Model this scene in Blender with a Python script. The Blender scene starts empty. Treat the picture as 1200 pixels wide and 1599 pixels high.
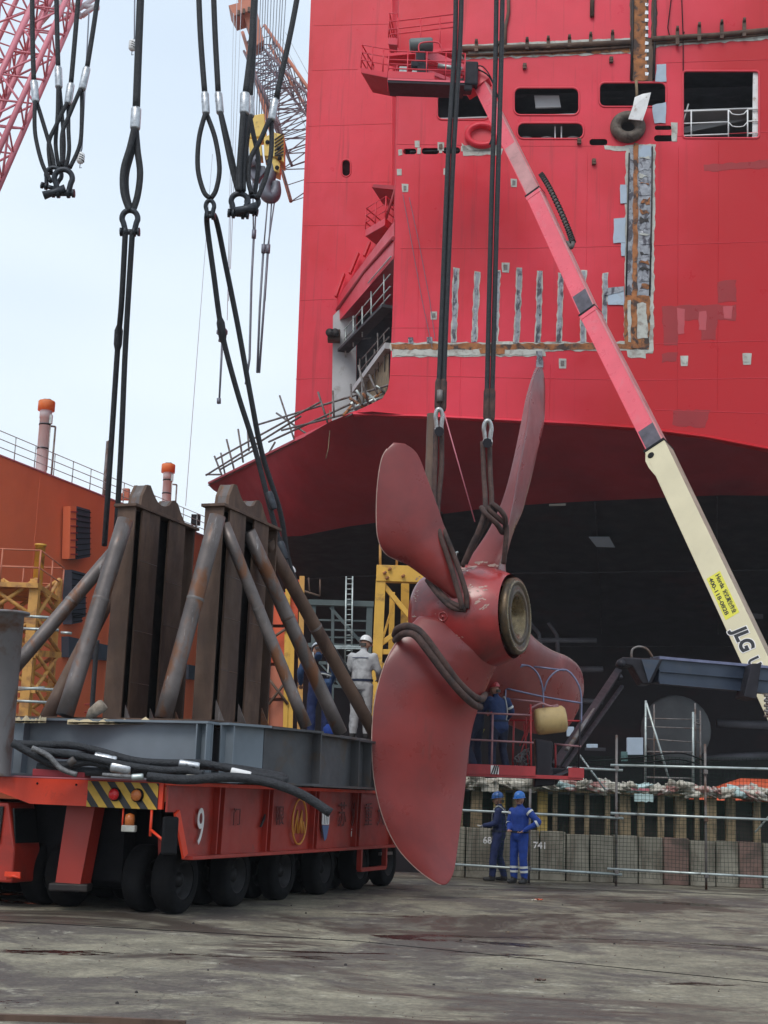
import bpy, math, random
from mathutils import Vector as V, Matrix, noise
from mathutils.geometry import intersect_line_plane
R = math.radians
random.seed(7)
sc = bpy.context.scene
C = sc.collection
# ------------------------------------------------------------------ camera
F, CX, CY, EYE = 2200.0, 600.0, 799.5, 1.6
PITCH, ROLL = math.atan(442.5/2200), 0.037
fw = V((0, math.cos(PITCH), math.sin(PITCH)))
r0, u0 = V((1, 0, 0)), V((0, -math.sin(PITCH), math.cos(PITCH)))
rt = r0*math.cos(ROLL) + u0*math.sin(ROLL)
up = -r0*math.sin(ROLL) + u0*math.cos(ROLL)
EYEP = V((0, 0, EYE))
cd = bpy.data.cameras.new('camera'); cam = bpy.data.objects.new('camera', cd); C.objects.link(cam)
cd.sensor_fit = 'HORIZONTAL'; cd.sensor_width = 36; cd.lens = 36*F/1200; cd.clip_start = .1; cd.clip_end = 6000
m = Matrix((rt, up, -fw)).transposed().to_4x4(); m.translation = EYEP
cam.matrix_world = m
sc.camera = cam
# ------------------------------------------------------------------ world, sun, exposure
w = bpy.data.worlds.new('World'); sc.world = w; w.use_nodes = True
nt = w.node_tree; nt.nodes.clear()
SUN_EL, SUN_AZ = 50, 205          # elevation; direction the light comes from, degrees clockwise from +Y
sky = nt.nodes.new('ShaderNodeTexSky'); sky.sky_type = 'NISHITA'; sky.sun_disc = False
sky.sun_elevation = R(SUN_EL); sky.sun_rotation = R(SUN_AZ); sky.dust_density = 4; sky.air_density = 1
tc = nt.nodes.new('ShaderNodeTexCoord'); mp = nt.nodes.new('ShaderNodeMapping'); mp.inputs['Scale'].default_value = (1, 1, 3)
nz = nt.nodes.new('ShaderNodeTexNoise'); nz.inputs['Scale'].default_value = 1.6; nz.inputs['Detail'].default_value = 3
nt.links.new(tc.outputs['Generated'], mp.inputs[0]); nt.links.new(mp.outputs[0], nz.inputs['Vector'])
cr = nt.nodes.new('ShaderNodeValToRGB')
cr.color_ramp.elements[0].position = .3; cr.color_ramp.elements[0].color = (7.3, 8.7, 10.4, 1)
cr.color_ramp.elements[1].position = .7; cr.color_ramp.elements[1].color = (9.6, 10.7, 11.6, 1)
nt.links.new(nz.outputs['Fac'], cr.inputs[0])
mx = nt.nodes.new('ShaderNodeMix'); mx.data_type = 'RGBA'; mx.inputs[0].default_value = .86
nt.links.new(sky.outputs[0], mx.inputs[6]); nt.links.new(cr.outputs[0], mx.inputs[7])
bg = nt.nodes.new('ShaderNodeBackground'); bg.inputs['Strength'].default_value = .1
out = nt.nodes.new('ShaderNodeOutputWorld')
nt.links.new(mx.outputs[2], bg.inputs[0]); nt.links.new(bg.outputs[0], out.inputs[0])
sl = bpy.data.lights.new('sun', 'SUN'); sl.energy = 1.5; sl.angle = R(25); sl.color = (1, .96, .9)
so = bpy.data.objects.new('sun', sl); C.objects.link(so)
sd = V((math.sin(R(SUN_AZ))*math.cos(R(SUN_EL)), math.cos(R(SUN_AZ))*math.cos(R(SUN_EL)), math.sin(R(SUN_EL))))
so.rotation_euler = sd.to_track_quat('Z', 'Y').to_euler(); so.location = sd*50
sc.view_settings.view_transform = 'Standard'; sc.view_settings.look = 'None'
sc.view_settings.exposure = 0.08; sc.view_settings.gamma = 1; sc.view_settings.use_curve_mapping = False
# ------------------------------------------------------------------ measuring helpers (survey of the photograph)
def ray(x, y): return fw*F + rt*(x-CX) - up*(y-CY)
def P(x, y, Y):
    d = ray(x, y); return EYEP + d*(Y/d.y)
def PH(x, y, z):
    d = ray(x, y); return EYEP + d*((z-EYE)/d.z)
def PP(x, y, p0, n, off=0.0):
    d = ray(x, y); q = EYEP + d*((p0-EYEP).dot(n)/d.dot(n)); return q + n*off
def px(n, Y): return n*Y/F
def rnd(a, b): return random.uniform(a, b)
# ------------------------------------------------------------------ mesh builder
class MB:
    def __init__(s): s.v, s.f, s.s = [], [], []
    def add(s, vs, fs, smooth=False):
        o = len(s.v); s.v += [V(q) for q in vs]; s.f += [tuple(i+o for i in f) for f in fs]; s.s += [smooth]*len(fs); return s
    def box(s, c, size, ax=None):
        c = V(c); X, Y, Z = ax or (V((1,0,0)), V((0,1,0)), V((0,0,1)))
        a, b, d = size[0]/2, size[1]/2, size[2]/2
        vs = [c+X*i*a+Y*j*b+Z*k*d for k in (-1,1) for j in (-1,1) for i in (-1,1)]
        return s.add(vs, [(0,2,3,1),(4,5,7,6),(0,1,5,4),(1,3,7,5),(3,2,6,7),(2,0,4,6)])
    def beam(s, a, b, w, h, upv=(0,0,1)):
        a, b = V(a), V(b); d = (b-a); L = d.length; d.normalize()
        u = V(upv); x = d.cross(u)
        if x.length < 1e-3: x = d.cross(V((1,0,0)))
        x.normalize(); u = x.cross(d)
        return s.box((a+b)/2, (w, L, h), (x, d, u))
    def ibeam(s, a, b, w, h, tw=.02, tf=.025, upv=(0,0,1)):
        a, b = V(a), V(b); d = (b-a).normalized(); x = d.cross(V(upv)).normalized(); u = x.cross(d)
        s.beam(a+u*(h/2-tf/2), b+u*(h/2-tf/2), w, tf, upv); s.beam(a-u*(h/2-tf/2), b-u*(h/2-tf/2), w, tf, upv)
        return s.beam(a, b, tw, h-2*tf, upv)
    def tube(s, pts, r, n=8, cap=True, closed=False, flat=1.0):
        pts = [V(q) for q in pts]; N = len(pts)
        rs = r if isinstance(r, (list, tuple)) else [r]*N
        T = []
        for i in range(N):
            a = pts[i-1] if (i or closed) else pts[0]; b = pts[(i+1) % N] if (i < N-1 or closed) else pts[-1]
            t = (b-a); T.append(t.normalized() if t.length else V((0,0,1)))
        nrm = T[0].cross(V((0,0,1)))
        if nrm.length < .05: nrm = T[0].cross(V((1,0,0)))
        nrm.normalize(); vs = []
        for i in range(N):
            if i:
                nrm = nrm - T[i]*nrm.dot(T[i]); nrm.normalize()
            bn = T[i].cross(nrm)
            for k in range(n):
                a = 2*math.pi*k/n; vs.append(pts[i]+(nrm*math.cos(a)+bn*math.sin(a)*flat)*rs[i])
        fs = [(i*n+k, i*n+(k+1) % n, ((i+1) % N)*n+(k+1) % n, ((i+1) % N)*n+k) for i in range(N if closed else N-1) for k in range(n)]
        s.add(vs, fs, True)
        if cap and not closed:
            o = len(s.v)-len(vs); s.f += [tuple(o+k for k in reversed(range(n))), tuple(o+(N-1)*n+k for k in range(n))]; s.s += [False, False]
        return s
    def prism(s, poly, vec):
        poly = [V(q) for q in poly]; n = len(poly); vec = V(vec)
        return s.add(poly+[q+vec for q in poly], [tuple(reversed(range(n))), tuple(range(n, 2*n))]+[(i, (i+1) % n, n+(i+1) % n, n+i) for i in range(n)])
    def grid(s, rows, smooth=True, closed=False):
        m_ = len(rows[0]); vs = [q for r in rows for q in r]
        fs = [(i*m_+j, i*m_+(j+1) % m_, (i+1)*m_+(j+1) % m_, (i+1)*m_+j) for i in range(len(rows)-1) for j in range(m_ if closed else m_-1)]
        return s.add(vs, fs, smooth)
    def lathe(s, c, ax, prof, n=24, smooth=True):
        c, ax = V(c), V(ax).normalized(); x = ax.cross(V((0,0,1)))
        if x.length < .05: x = V((1,0,0))
        x.normalize(); y = ax.cross(x)
        rows = [[c+ax*t+(x*math.cos(2*math.pi*k/n)+y*math.sin(2*math.pi*k/n))*max(rr, 1e-4) for k in range(n)] for t, rr in prof]
        return s.grid(rows, smooth, True)
def root_of(o):
    while o.parent: o = o.parent
    return o
def obj(name, mb, mat, parent=None, label=None, kind=None, bevel=0, fix=True):
    """link a builder (world coordinates) as ONE mesh object under parent"""
    me = bpy.data.meshes.new(name)
    off = root_of(parent).location if parent else V((0,0,0))
    me.from_pydata([tuple(q-off) for q in mb.v], [], mb.f)
    me.polygons.foreach_set('use_smooth', mb.s)
    if fix:
        import bmesh
        bm = bmesh.new(); bm.from_mesh(me); bmesh.ops.recalc_face_normals(bm, faces=bm.faces); bm.to_mesh(me); bm.free()
    me.materials.append(mat); me.update()
    o = bpy.data.objects.new(name, me); C.objects.link(o)
    if parent: o.parent = parent
    if label: o['label'] = label
    if kind: o['kind'] = kind
    if bevel:
        b = o.modifiers.new('edge_round', 'BEVEL'); b.width = bevel; b.segments = 2; b.limit_method = 'ANGLE'; b.angle_limit = R(40)
    return o
def thing(name, loc, label, cat, group=None):
    o = bpy.data.objects.new(name, None); C.objects.link(o); o.location = V(loc); o.empty_display_size = .3
    o['label'] = label; o['category'] = cat
    if group: o['group'] = group
    return o
def tag(o, label, cat, group=None):
    o['label'] = label; o['category'] = cat
    if group: o['group'] = group
    return o
def copytree(src, loc, rotz=0, label=None, group=None):
    r = src.copy(); C.objects.link(r); r.location = loc; r.rotation_euler = (0, 0, rotz)
    if label: r['label'] = label
    if group: r['group'] = group
    for ch in list(src.children):
        c = ch.copy(); C.objects.link(c); c.parent = r
        for g in ch.children:
            d = g.copy(); C.objects.link(d); d.parent = c
    return r
def holed(name, outline, holes, origin, ux, uz, thick, mat, parent, label=None, kind=None):
    """flat plate with real holes; outline / holes given as world points in the plane (origin, ux, uz)"""
    cu = bpy.data.curves.new('plate', 'CURVE'); cu.dimensions = '2D'; cu.fill_mode = 'BOTH'; cu.extrude = thick/2
    for lp in [outline]+holes:
        sp = cu.splines.new('POLY'); sp.points.add(len(lp)-1); sp.use_cyclic_u = True
        for i, q in enumerate(lp):
            dlt = V(q)-origin; sp.points[i].co = (dlt.dot(ux), dlt.dot(uz), 0, 1)
    tmp = bpy.data.objects.new('plate', cu); C.objects.link(tmp)
    me = bpy.data.meshes.new_from_object(tmp)
    bpy.data.objects.remove(tmp)
    nrm = ux.cross(uz); mt = Matrix((ux, uz, nrm)).transposed().to_4x4()
    off = root_of(parent).location if parent else V((0,0,0))
    mt.translation = origin-off; me.transform(mt); me.name = name
    me.polygons.foreach_set('use_smooth', [False]*len(me.polygons))
    me.materials.clear(); me.materials.append(mat)
    o = bpy.data.objects.new(name, me); C.objects.link(o)
    if parent: o.parent = parent
    if label: o['label'] = label
    if kind: o['kind'] = kind
    return o
def text(name, s_, origin, ux, uy, size, mat, parent, label=None, shear=0, sx=1, thick=.004, bold=0, fit=0):
    """flat lettering on a surface: ux along the line, uy up the letters"""
    cu = bpy.data.curves.new('lettering', 'FONT'); cu.body = s_; cu.size = size; cu.extrude = thick; cu.shear = shear; cu.align_x = 'LEFT'; cu.offset = bold
    tmp = bpy.data.objects.new('lettering', cu); C.objects.link(tmp)
    me = bpy.data.meshes.new_from_object(tmp); bpy.data.objects.remove(tmp)
    ux, uy = V(ux).normalized(), V(uy).normalized(); nn = ux.cross(uy)
    if fit: sx = fit/max(v.co.x for v in me.vertices)
    mt = Matrix((ux*sx, uy, nn)).transposed().to_4x4(); mt.translation = V(origin)-root_of(parent).location
    me.transform(mt); me.materials.clear(); me.materials.append(mat); me.name = name
    o = bpy.data.objects.new(name, me); C.objects.link(o); o.parent = parent
    if label: o['label'] = label
    return o
# ------------------------------------------------------------------ materials
MATS = {}
def M(name, col, rough=.6, metal=0, var=.25, scale=2.0, col2=None, sc2=1.0, thr=(.5, .62), st=(1, 1, 1), bump=.0, bsc=20, rough2=None, coat=0, col3=None, sc3=6, thr3=(.6, .68), st3=(1, 1, 1)):
    if name in MATS: return MATS[name]
    mt = bpy.data.materials.new(name); mt.use_nodes = True; MATS[name] = mt
    n = mt.node_tree; N, L = n.nodes, n.links
    b = N['Principled BSDF']; b.inputs['Metallic'].default_value = metal
    if name == 'hull_red_paint': b.inputs['Specular IOR Level'].default_value = .35
    if name in ('tyre_rubber', 'wheel_rim', 'underframe_black', 'dark_jib_steel', 'dark_green_net'): b.inputs['Specular IOR Level'].default_value = .15
    tcn = N.new('ShaderNodeTexCoord')
    def noi(scl, stv, det=5, ro=.6, dist=0):
        mpn = N.new('ShaderNodeMapping'); mpn.inputs['Scale'].default_value = stv; L.new(tcn.outputs['Object'], mpn.inputs[0])
        q = N.new('ShaderNodeTexNoise'); q.inputs['Scale'].default_value = scl; q.inputs['Detail'].default_value = det; q.inputs['Roughness'].default_value = ro
        q.inputs['Distortion'].default_value = dist
        L.new(mpn.outputs[0], q.inputs['Vector']); return q.outputs['Fac']
    def ramp(src, a, b_, ca=(0,0,0,1), cb=(1,1,1,1)):
        q = N.new('ShaderNodeValToRGB'); e = q.color_ramp.elements; e[0].position = a; e[1].position = b_; e[0].color = ca; e[1].color = cb
        L.new(src, q.inputs[0]); return q.outputs[0]
    def mix(f, a, c):
        q = N.new('ShaderNodeMix'); q.data_type = 'RGBA'; L.new(f, q.inputs[0])
        for i, vv in ((6, a), (7, c)):
            if isinstance(vv, tuple): q.inputs[i].default_value = (*vv, 1)
            else: L.new(vv, q.inputs[i])
        return q.outputs[2]
    d1 = tuple(max(0, c*(1-var)) for c in col); d2 = tuple(min(1, c*(1+var*.8)) for c in col)
    base = mix(ramp(noi(scale, (1,1,1)), .3, .7), d1, d2)
    fac2 = None
    if col2: fac2 = ramp(noi(sc2, st, 8, .62, .4), *thr); base = mix(fac2, base, col2)
    if col3: f3 = ramp(noi(sc3, st3, 8, .7), *thr3); base = mix(f3, base, col3)
    L.new(base, b.inputs['Base Color'])
    b.inputs['Roughness'].default_value = rough
    if fac2 is not None and rough2 is not None:
        q = N.new('ShaderNodeMapRange'); L.new(fac2, q.inputs[0]); q.inputs[3].default_value = rough; q.inputs[4].default_value = rough2; L.new(q.outputs[0], b.inputs['Roughness'])
    elif var > 0:
        q = N.new('ShaderNodeMapRange'); L.new(noi(scale*3, (1,1,1)), q.inputs[0]); q.inputs[1].default_value = .3; q.inputs[2].default_value = .7
        q.inputs[3].default_value = max(.03, rough-.1); q.inputs[4].default_value = min(1, rough+.12); L.new(q.outputs[0], b.inputs['Roughness'])
    if coat: b.inputs['Coat Weight'].default_value = coat; b.inputs['Coat Roughness'].default_value = .15
    if bump:
        q = N.new('ShaderNodeBump'); q.inputs['Strength'].default_value = bump; q.inputs['Distance'].default_value = .02
        L.new(noi(bsc, (1,1,1), 6), q.inputs['Height']); L.new(q.outputs[0], b.inputs['Normal'])
    return mt
RUST = (.085, .038, .022)
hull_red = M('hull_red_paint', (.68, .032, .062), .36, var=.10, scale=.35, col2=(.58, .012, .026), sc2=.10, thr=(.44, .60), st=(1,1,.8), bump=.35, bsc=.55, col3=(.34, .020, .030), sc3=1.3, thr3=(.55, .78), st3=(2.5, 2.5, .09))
def add_fresh_and_glare(mt):
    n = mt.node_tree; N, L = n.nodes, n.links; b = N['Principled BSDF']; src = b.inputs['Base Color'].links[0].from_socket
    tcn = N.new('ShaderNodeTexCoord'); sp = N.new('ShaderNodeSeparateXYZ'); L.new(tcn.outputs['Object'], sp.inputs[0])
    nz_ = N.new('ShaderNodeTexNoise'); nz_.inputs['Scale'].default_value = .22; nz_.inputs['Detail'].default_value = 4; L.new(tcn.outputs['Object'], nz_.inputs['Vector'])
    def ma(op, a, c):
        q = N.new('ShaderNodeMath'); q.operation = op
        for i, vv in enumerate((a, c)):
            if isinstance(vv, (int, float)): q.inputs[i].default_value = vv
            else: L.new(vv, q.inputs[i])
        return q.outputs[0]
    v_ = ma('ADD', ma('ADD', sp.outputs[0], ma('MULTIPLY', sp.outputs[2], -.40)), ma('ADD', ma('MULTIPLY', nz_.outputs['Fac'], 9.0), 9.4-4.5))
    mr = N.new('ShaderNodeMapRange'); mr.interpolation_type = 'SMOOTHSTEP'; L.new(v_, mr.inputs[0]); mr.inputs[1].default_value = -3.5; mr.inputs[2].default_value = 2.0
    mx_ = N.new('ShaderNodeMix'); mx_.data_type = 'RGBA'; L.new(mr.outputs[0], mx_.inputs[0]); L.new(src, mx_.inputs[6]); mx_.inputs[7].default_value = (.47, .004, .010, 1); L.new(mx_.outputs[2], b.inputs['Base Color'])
add_fresh_and_glare(hull_red)      # newly sprayed saturated paint at lower right; paler upper left also carries painted-in glare
hull_trim = M('hull_bright_trim', (.60, .028, .05), .4, var=.08, scale=.5)
boot_red = M('boot_topping_maroon', (.30, .018, .029), .6, var=.18, scale=.3, col2=(.20, .014, .026), sc2=.25, thr=(.48, .7), st=(1,1,2), bump=.05, bsc=2)
hull_black = M('bottom_paint_black', (.020, .016, .021), .6, var=.25, scale=.4, col2=(.05, .02, .024), sc2=.3, thr=(.55, .75), st=(1,1,2))
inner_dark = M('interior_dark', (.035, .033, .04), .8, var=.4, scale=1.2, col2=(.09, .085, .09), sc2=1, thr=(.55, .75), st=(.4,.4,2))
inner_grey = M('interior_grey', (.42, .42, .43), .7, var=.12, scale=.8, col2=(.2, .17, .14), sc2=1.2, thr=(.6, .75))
white_paint = M('white_paint', (.7, .7, .7), .5, var=.12, scale=4, col2=(.3, .2, .14), sc2=5, thr=(.6, .75))
primer = M('pale_primer', (.46, .47, .43), .7, var=.2, scale=2, col2=(.28, .25, .22), sc2=3, thr=(.5, .65), bump=.2, bsc=8)
primer_blue = M('blue_grey_primer', (.36, .44, .53), .65, var=.1, scale=2, col2=(.3, .3, .3), sc2=2, thr=(.6, .75))
bare_steel = M('ground_bare_steel', (.26, .27, .30), .5, .35, var=.35, scale=4, col2=(.06, .055, .07), sc2=3.5, thr=(.5, .58), st=(1,1,.6), bump=.4, bsc=8, col3=(.6, .6, .62), sc3=5, thr3=(.62, .7))
rust_band = M('rust_band', (.32, .125, .045), .85, var=.45, scale=3, col2=(.06, .04, .035), sc2=2.5, thr=(.5, .6), bump=.5, bsc=8)
brown_steel = M('brown_mill_steel', (.115, .068, .046), .7, .1, var=.35, scale=1.2, col2=(.065, .036, .026), sc2=1.8, thr=(.45, .6), st=(1,1,.35), bump=.12, bsc=10, col3=(.16, .15, .14), sc3=2.2, thr3=(.66, .76), st3=(3,3,.6))
pipe_steel = M('weathered_pipe_steel', (.14, .12, .115), .5, .5, var=.4, scale=2, col2=(.17, .075, .038), sc2=2.4, thr=(.52, .62), st=(1,1,.5), bump=.15, bsc=14, col3=(.3, .29, .29), sc3=3, thr3=(.62, .7), st3=(5,5,.8))
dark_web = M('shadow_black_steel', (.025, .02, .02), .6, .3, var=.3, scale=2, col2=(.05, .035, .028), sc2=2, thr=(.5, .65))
grey_steel = M('grey_primed_beam', (.155, .185, .215), .5, .1, var=.15, scale=1.3, col2=(.13, .12, .115), sc2=1.5, thr=(.58, .75), bump=.06, bsc=12)
dgrey_steel = M('dark_grey_beam', (.06, .06, .065), .55, .2, var=.3, scale=1.3, col2=(.075, .05, .035), sc2=1.8, thr=(.5, .65), bump=.06, bsc=12)
truck_red = M('trailer_red_paint', (.35, .027, .015), .42, var=.14, scale=1.2, col2=(.15, .02, .014), sc2=1.3, thr=(.5, .75), st=(1,1,1.2), bump=.04, bsc=16, col3=(.09, .055, .04), sc3=5, thr3=(.64, .76))
truck_bright = M('trailer_bright_red', (.78, .055, .016), .4, var=.1, scale=2, col2=(.25, .03, .02), sc2=3, thr=(.6, .8), bump=.03)
truck_dark = M('underframe_black', (.010, .010, .012), .6, var=.4, scale=3)
tyre_m = M('tyre_rubber', (.007, .007, .008), .9, var=.35, scale=5, col2=(.014, .013, .012), sc2=4, thr=(.55, .7), bump=.3, bsc=20)
rim_m = M('wheel_rim', (.025, .024, .025), .5, .5, var=.3, scale=8)
haz_y = M('hazard_yellow', (.62, .38, .05), .5, var=.15, scale=6, col2=(.3, .2, .08), sc2=7, thr=(.6, .75))
haz_k = M('hazard_black', (.03, .028, .03), .5, var=.3, scale=6)
lamp_red = M('lamp_red', (.55, .01, .015), .25, var=.05); lamp_or = M('lamp_orange', (.55, .16, .04), .25, var=.05)
rope_m = M('black_wire_rope', (.020, .022, .027), .6, .2, var=.4, scale=14, bump=.9, bsc=40)
rope_g = M('grey_wire_rope', (.16, .16, .165), .5, .4, var=.5, scale=20, bump=.9, bsc=40)
sling_m = M('brown_round_sling', (.075, .042, .036), .85, var=.35, scale=6, bump=.6, bsc=30, col2=(.035, .025, .025), sc2=4, thr=(.5, .65))
ferr_m = M('ferrule_aluminium', (.52, .54, .57), .35, .7, var=.3, scale=14, col2=(.12, .12, .13), sc2=9, thr=(.55, .65), bump=.2, bsc=25)
shack_m = M('dark_shackle_steel', (.045, .05, .06), .45, .6, var=.4, scale=10)
shack_s = M('galvanised_shackle', (.5, .5, .5), .35, .8, var=.3, scale=12, col2=(.1, .09, .09), sc2=12, thr=(.58, .66))
prop_m = M('propeller_red_primer', (.26, .030, .027), .33, var=.22, scale=.7, col2=(.15, .018, .018), sc2=.55, thr=(.40, .62), bump=.10, bsc=5, col3=(.13, .035, .03), sc3=2.0, thr3=(.62, .74), st3=(1,1,.25), coat=.2)
prop_hub = M('propeller_hub_paint', (.30, .024, .024), .34, var=.15, scale=1, col2=(.15, .018, .018), sc2=1.3, thr=(.45, .65), bump=.07, bsc=6, col3=(.60, .48, .42), sc3=3.5, thr3=(.68, .71), coat=.45)
chip_glint_m = M('chipped_paint_and_edge_glint', (.42, .28, .24), .7, var=.3, scale=8)
bronze_m = M('dirty_bronze', (.10, .066, .035), .45, .5, var=.5, scale=5, col2=(.055, .04, .028), sc2=4, thr=(.45, .6), bump=.25, bsc=14)
bronze_b = M('polished_bronze', (.20, .15, .085), .3, .8, var=.4, scale=6, col2=(.08, .06, .04), sc2=6, thr=(.55, .65))
boom_red = M('boom_red_paint', (.74, .11, .15), .32, var=.1, scale=1.2, col2=(.66, .17, .20), sc2=1.4, thr=(.55, .75))
boom_red2 = M('boom_red_side', (.52, .26, .26), .4, .1, var=.2, scale=1.5, col2=(.28, .16, .16), sc2=2, thr=(.55, .7))
boom_grey = M('boom_grease_grey', (.10, .09, .11), .4, .3, var=.4, scale=4)
boom_cream = M('boom_cream_paint', (.62, .56, .38), .45, var=.08, scale=1, col2=(.5, .44, .32), sc2=2, thr=(.6, .8))
sticker_y = M('yellow_sticker', (.66, .62, .06), .5, var=.08); letter_k = M('black_lettering', (.012, .012, .015), .5, var=.1)
letter_w = M('white_lettering', (.75, .73, .72), .5, var=.1); letter_gold = M('gold_emblem', (.62, .26, .04), .45, var=.1)
letter_ghost = M('worn_dark_lettering', (.12, .016, .014), .6, var=.4, scale=10)
jib_blue = M('dark_blue_boom', (.034, .048, .078), .42, var=.2, scale=1.4, col2=(.06, .065, .075), sc2=2, thr=(.55, .75), bump=.05)
jib_dark = M('dark_jib_steel', (.032, .030, .036), .42, .3, var=.3, scale=3)
basket_red = M('basket_red_paint', (.36, .025, .03), .45, var=.2, scale=4, col2=(.2, .05, .04), sc2=4, thr=(.6, .75))
basket_pipe = M('basket_rail_faded', (.32, .16, .17), .45, .2, var=.3, scale=4)
rail_blue = M('rail_blue_grey', (.17, .18, .28), .4, .4, var=.3, scale=4)
galv = M('galvanised_tube', (.42, .47, .46), .4, .6, var=.25, scale=4, col2=(.16, .17, .16), sc2=5, thr=(.55, .7))
galv_d = M('dull_scaffold_tube', (.17, .155, .15), .55, .4, var=.35, scale=4, col2=(.10, .05, .03), sc2=3, thr=(.5, .65))
net_m = M('dark_green_net', (.012, .032, .022), .8, var=.3, scale=5)
conc_b = M('block_concrete', (.25, .23, .185), .85, var=.25, scale=2.2, col2=(.13, .11, .085), sc2=1.7, thr=(.45, .62), st=(1.5,1.5,.6), bump=.25, bsc=14, col3=(.30, .28, .24), sc3=4, thr3=(.62, .72), st3=(2,2,.5))
conc_r = M('block_concrete_reddish', (.20, .12, .10), .85, var=.25, scale=2.2, col2=(.08, .06, .05), sc2=1.7, thr=(.45, .62), bump=.25, bsc=14)
wood_m = M('weathered_timber', (.23, .17, .10), .85, var=.3, scale=4, col2=(.08, .06, .04), sc2=3, thr=(.48, .65), st=(4,4,.6), bump=.3, bsc=16)
wood_y = M('yellow_timber', (.34, .24, .07), .8, var=.3, scale=4, col2=(.12, .08, .04), sc2=3, thr=(.5, .65), st=(4,4,.6))
rag_w = M('pale_rag_sack', (.52, .49, .42), .9, var=.3, scale=5, col2=(.2, .17, .14), sc2=5, thr=(.52, .66), bump=.5, bsc=18)
rag_r = M('reddish_rag_sack', (.34, .16, .14), .9, var=.3, scale=5, col2=(.55, .52, .48), sc2=5, thr=(.5, .6), bump=.5, bsc=18)
rag_b = M('pale_blue_rag', (.42, .55, .55), .9, var=.2, scale=5, bump=.5, bsc=18)
orange_hull = M('orange_hull_paint', (.74, .17, .07), .55, var=.1, scale=.3, col2=(.62, .13, .055), sc2=.25, thr=(.5, .7), st=(1,1,.4), col3=(.2, .045, .025), sc3=.9, thr3=(.66, .8), st3=(2,2,.12))
orange_v = M('vent_orange', (.62, .17, .04), .5, var=.1, scale=2); vent_grey = M('vent_grey', (.54, .62, .66), .6, 0, var=.12, scale=1)
louvre_m = M('louvre_blue_grey', (.06, .08, .11), .5, .2, var=.2, scale=1)
yellow_m = M('tower_yellow_paint', (.62, .35, .05), .5, var=.15, scale=1.5, col2=(.2, .09, .03), sc2=1.8, thr=(.56, .7), bump=.05)
yellow_far = M('faded_orange_yellow', (.56, .29, .07), .6, var=.2, scale=1.5, col2=(.22, .09, .04), sc2=2, thr=(.5, .68))
green_st = M('green_grey_frame', (.075, .095, .095), .6, .2, var=.25, scale=1.5)
crane_pink = M('crane_red_hazed', (.56, .17, .21), .5, var=.12, scale=.6)  # crane red paled towards pink, distance haze mixed into the colour
crane_or = M('crane_orange', (.46, .15, .085), .55, var=.15, scale=.6); crane_dk = M('crane_dark_lattice', (.16, .09, .10), .6, var=.3, scale=.8)
crane_w = M('crane_white', (.6, .58, .6), .5, var=.1)
hook_y = M('hook_block_yellow', (.72, .54, .13), .5, var=.12, scale=1.5, col2=(.3, .2, .07), sc2=2.5, thr=(.58, .7)); hook_g = M('hook_grey', (.13, .14, .17), .5, .4, var=.2)
cable_far = M('far_wire', (.16, .17, .21), .5, .3, var=.1)
tan_m = M('tan_drum_cover', (.42, .30, .13), .55, var=.2, scale=3, col2=(.25, .17, .08), sc2=4, thr=(.55, .7))
canvas_m = M('cream_canvas', (.52, .42, .26), .9, var=.2, scale=5, bump=.4, bsc=12)
orange_tarp = M('orange_tarpaulin', (.62, .10, .035), .5, var=.15, scale=2, bump=.2, bsc=6)

WORDS = 'first second third fourth fifth sixth seventh eighth ninth tenth eleventh twelfth thirteenth fourteenth fifteenth sixteenth seventeenth eighteenth nineteenth twentieth'.split()
def nth(i):
    if i < 20: return WORDS[i]
    t, u = divmod(i+1, 10); tens = {2:'twenty', 3:'thirty', 4:'forty', 5:'fifty', 6:'sixty'}
    return (tens[t]+'-'+WORDS[u-1]) if u else {3:'thirtieth', 4:'fortieth', 5:'fiftieth', 6:'sixtieth'}[t]
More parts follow.
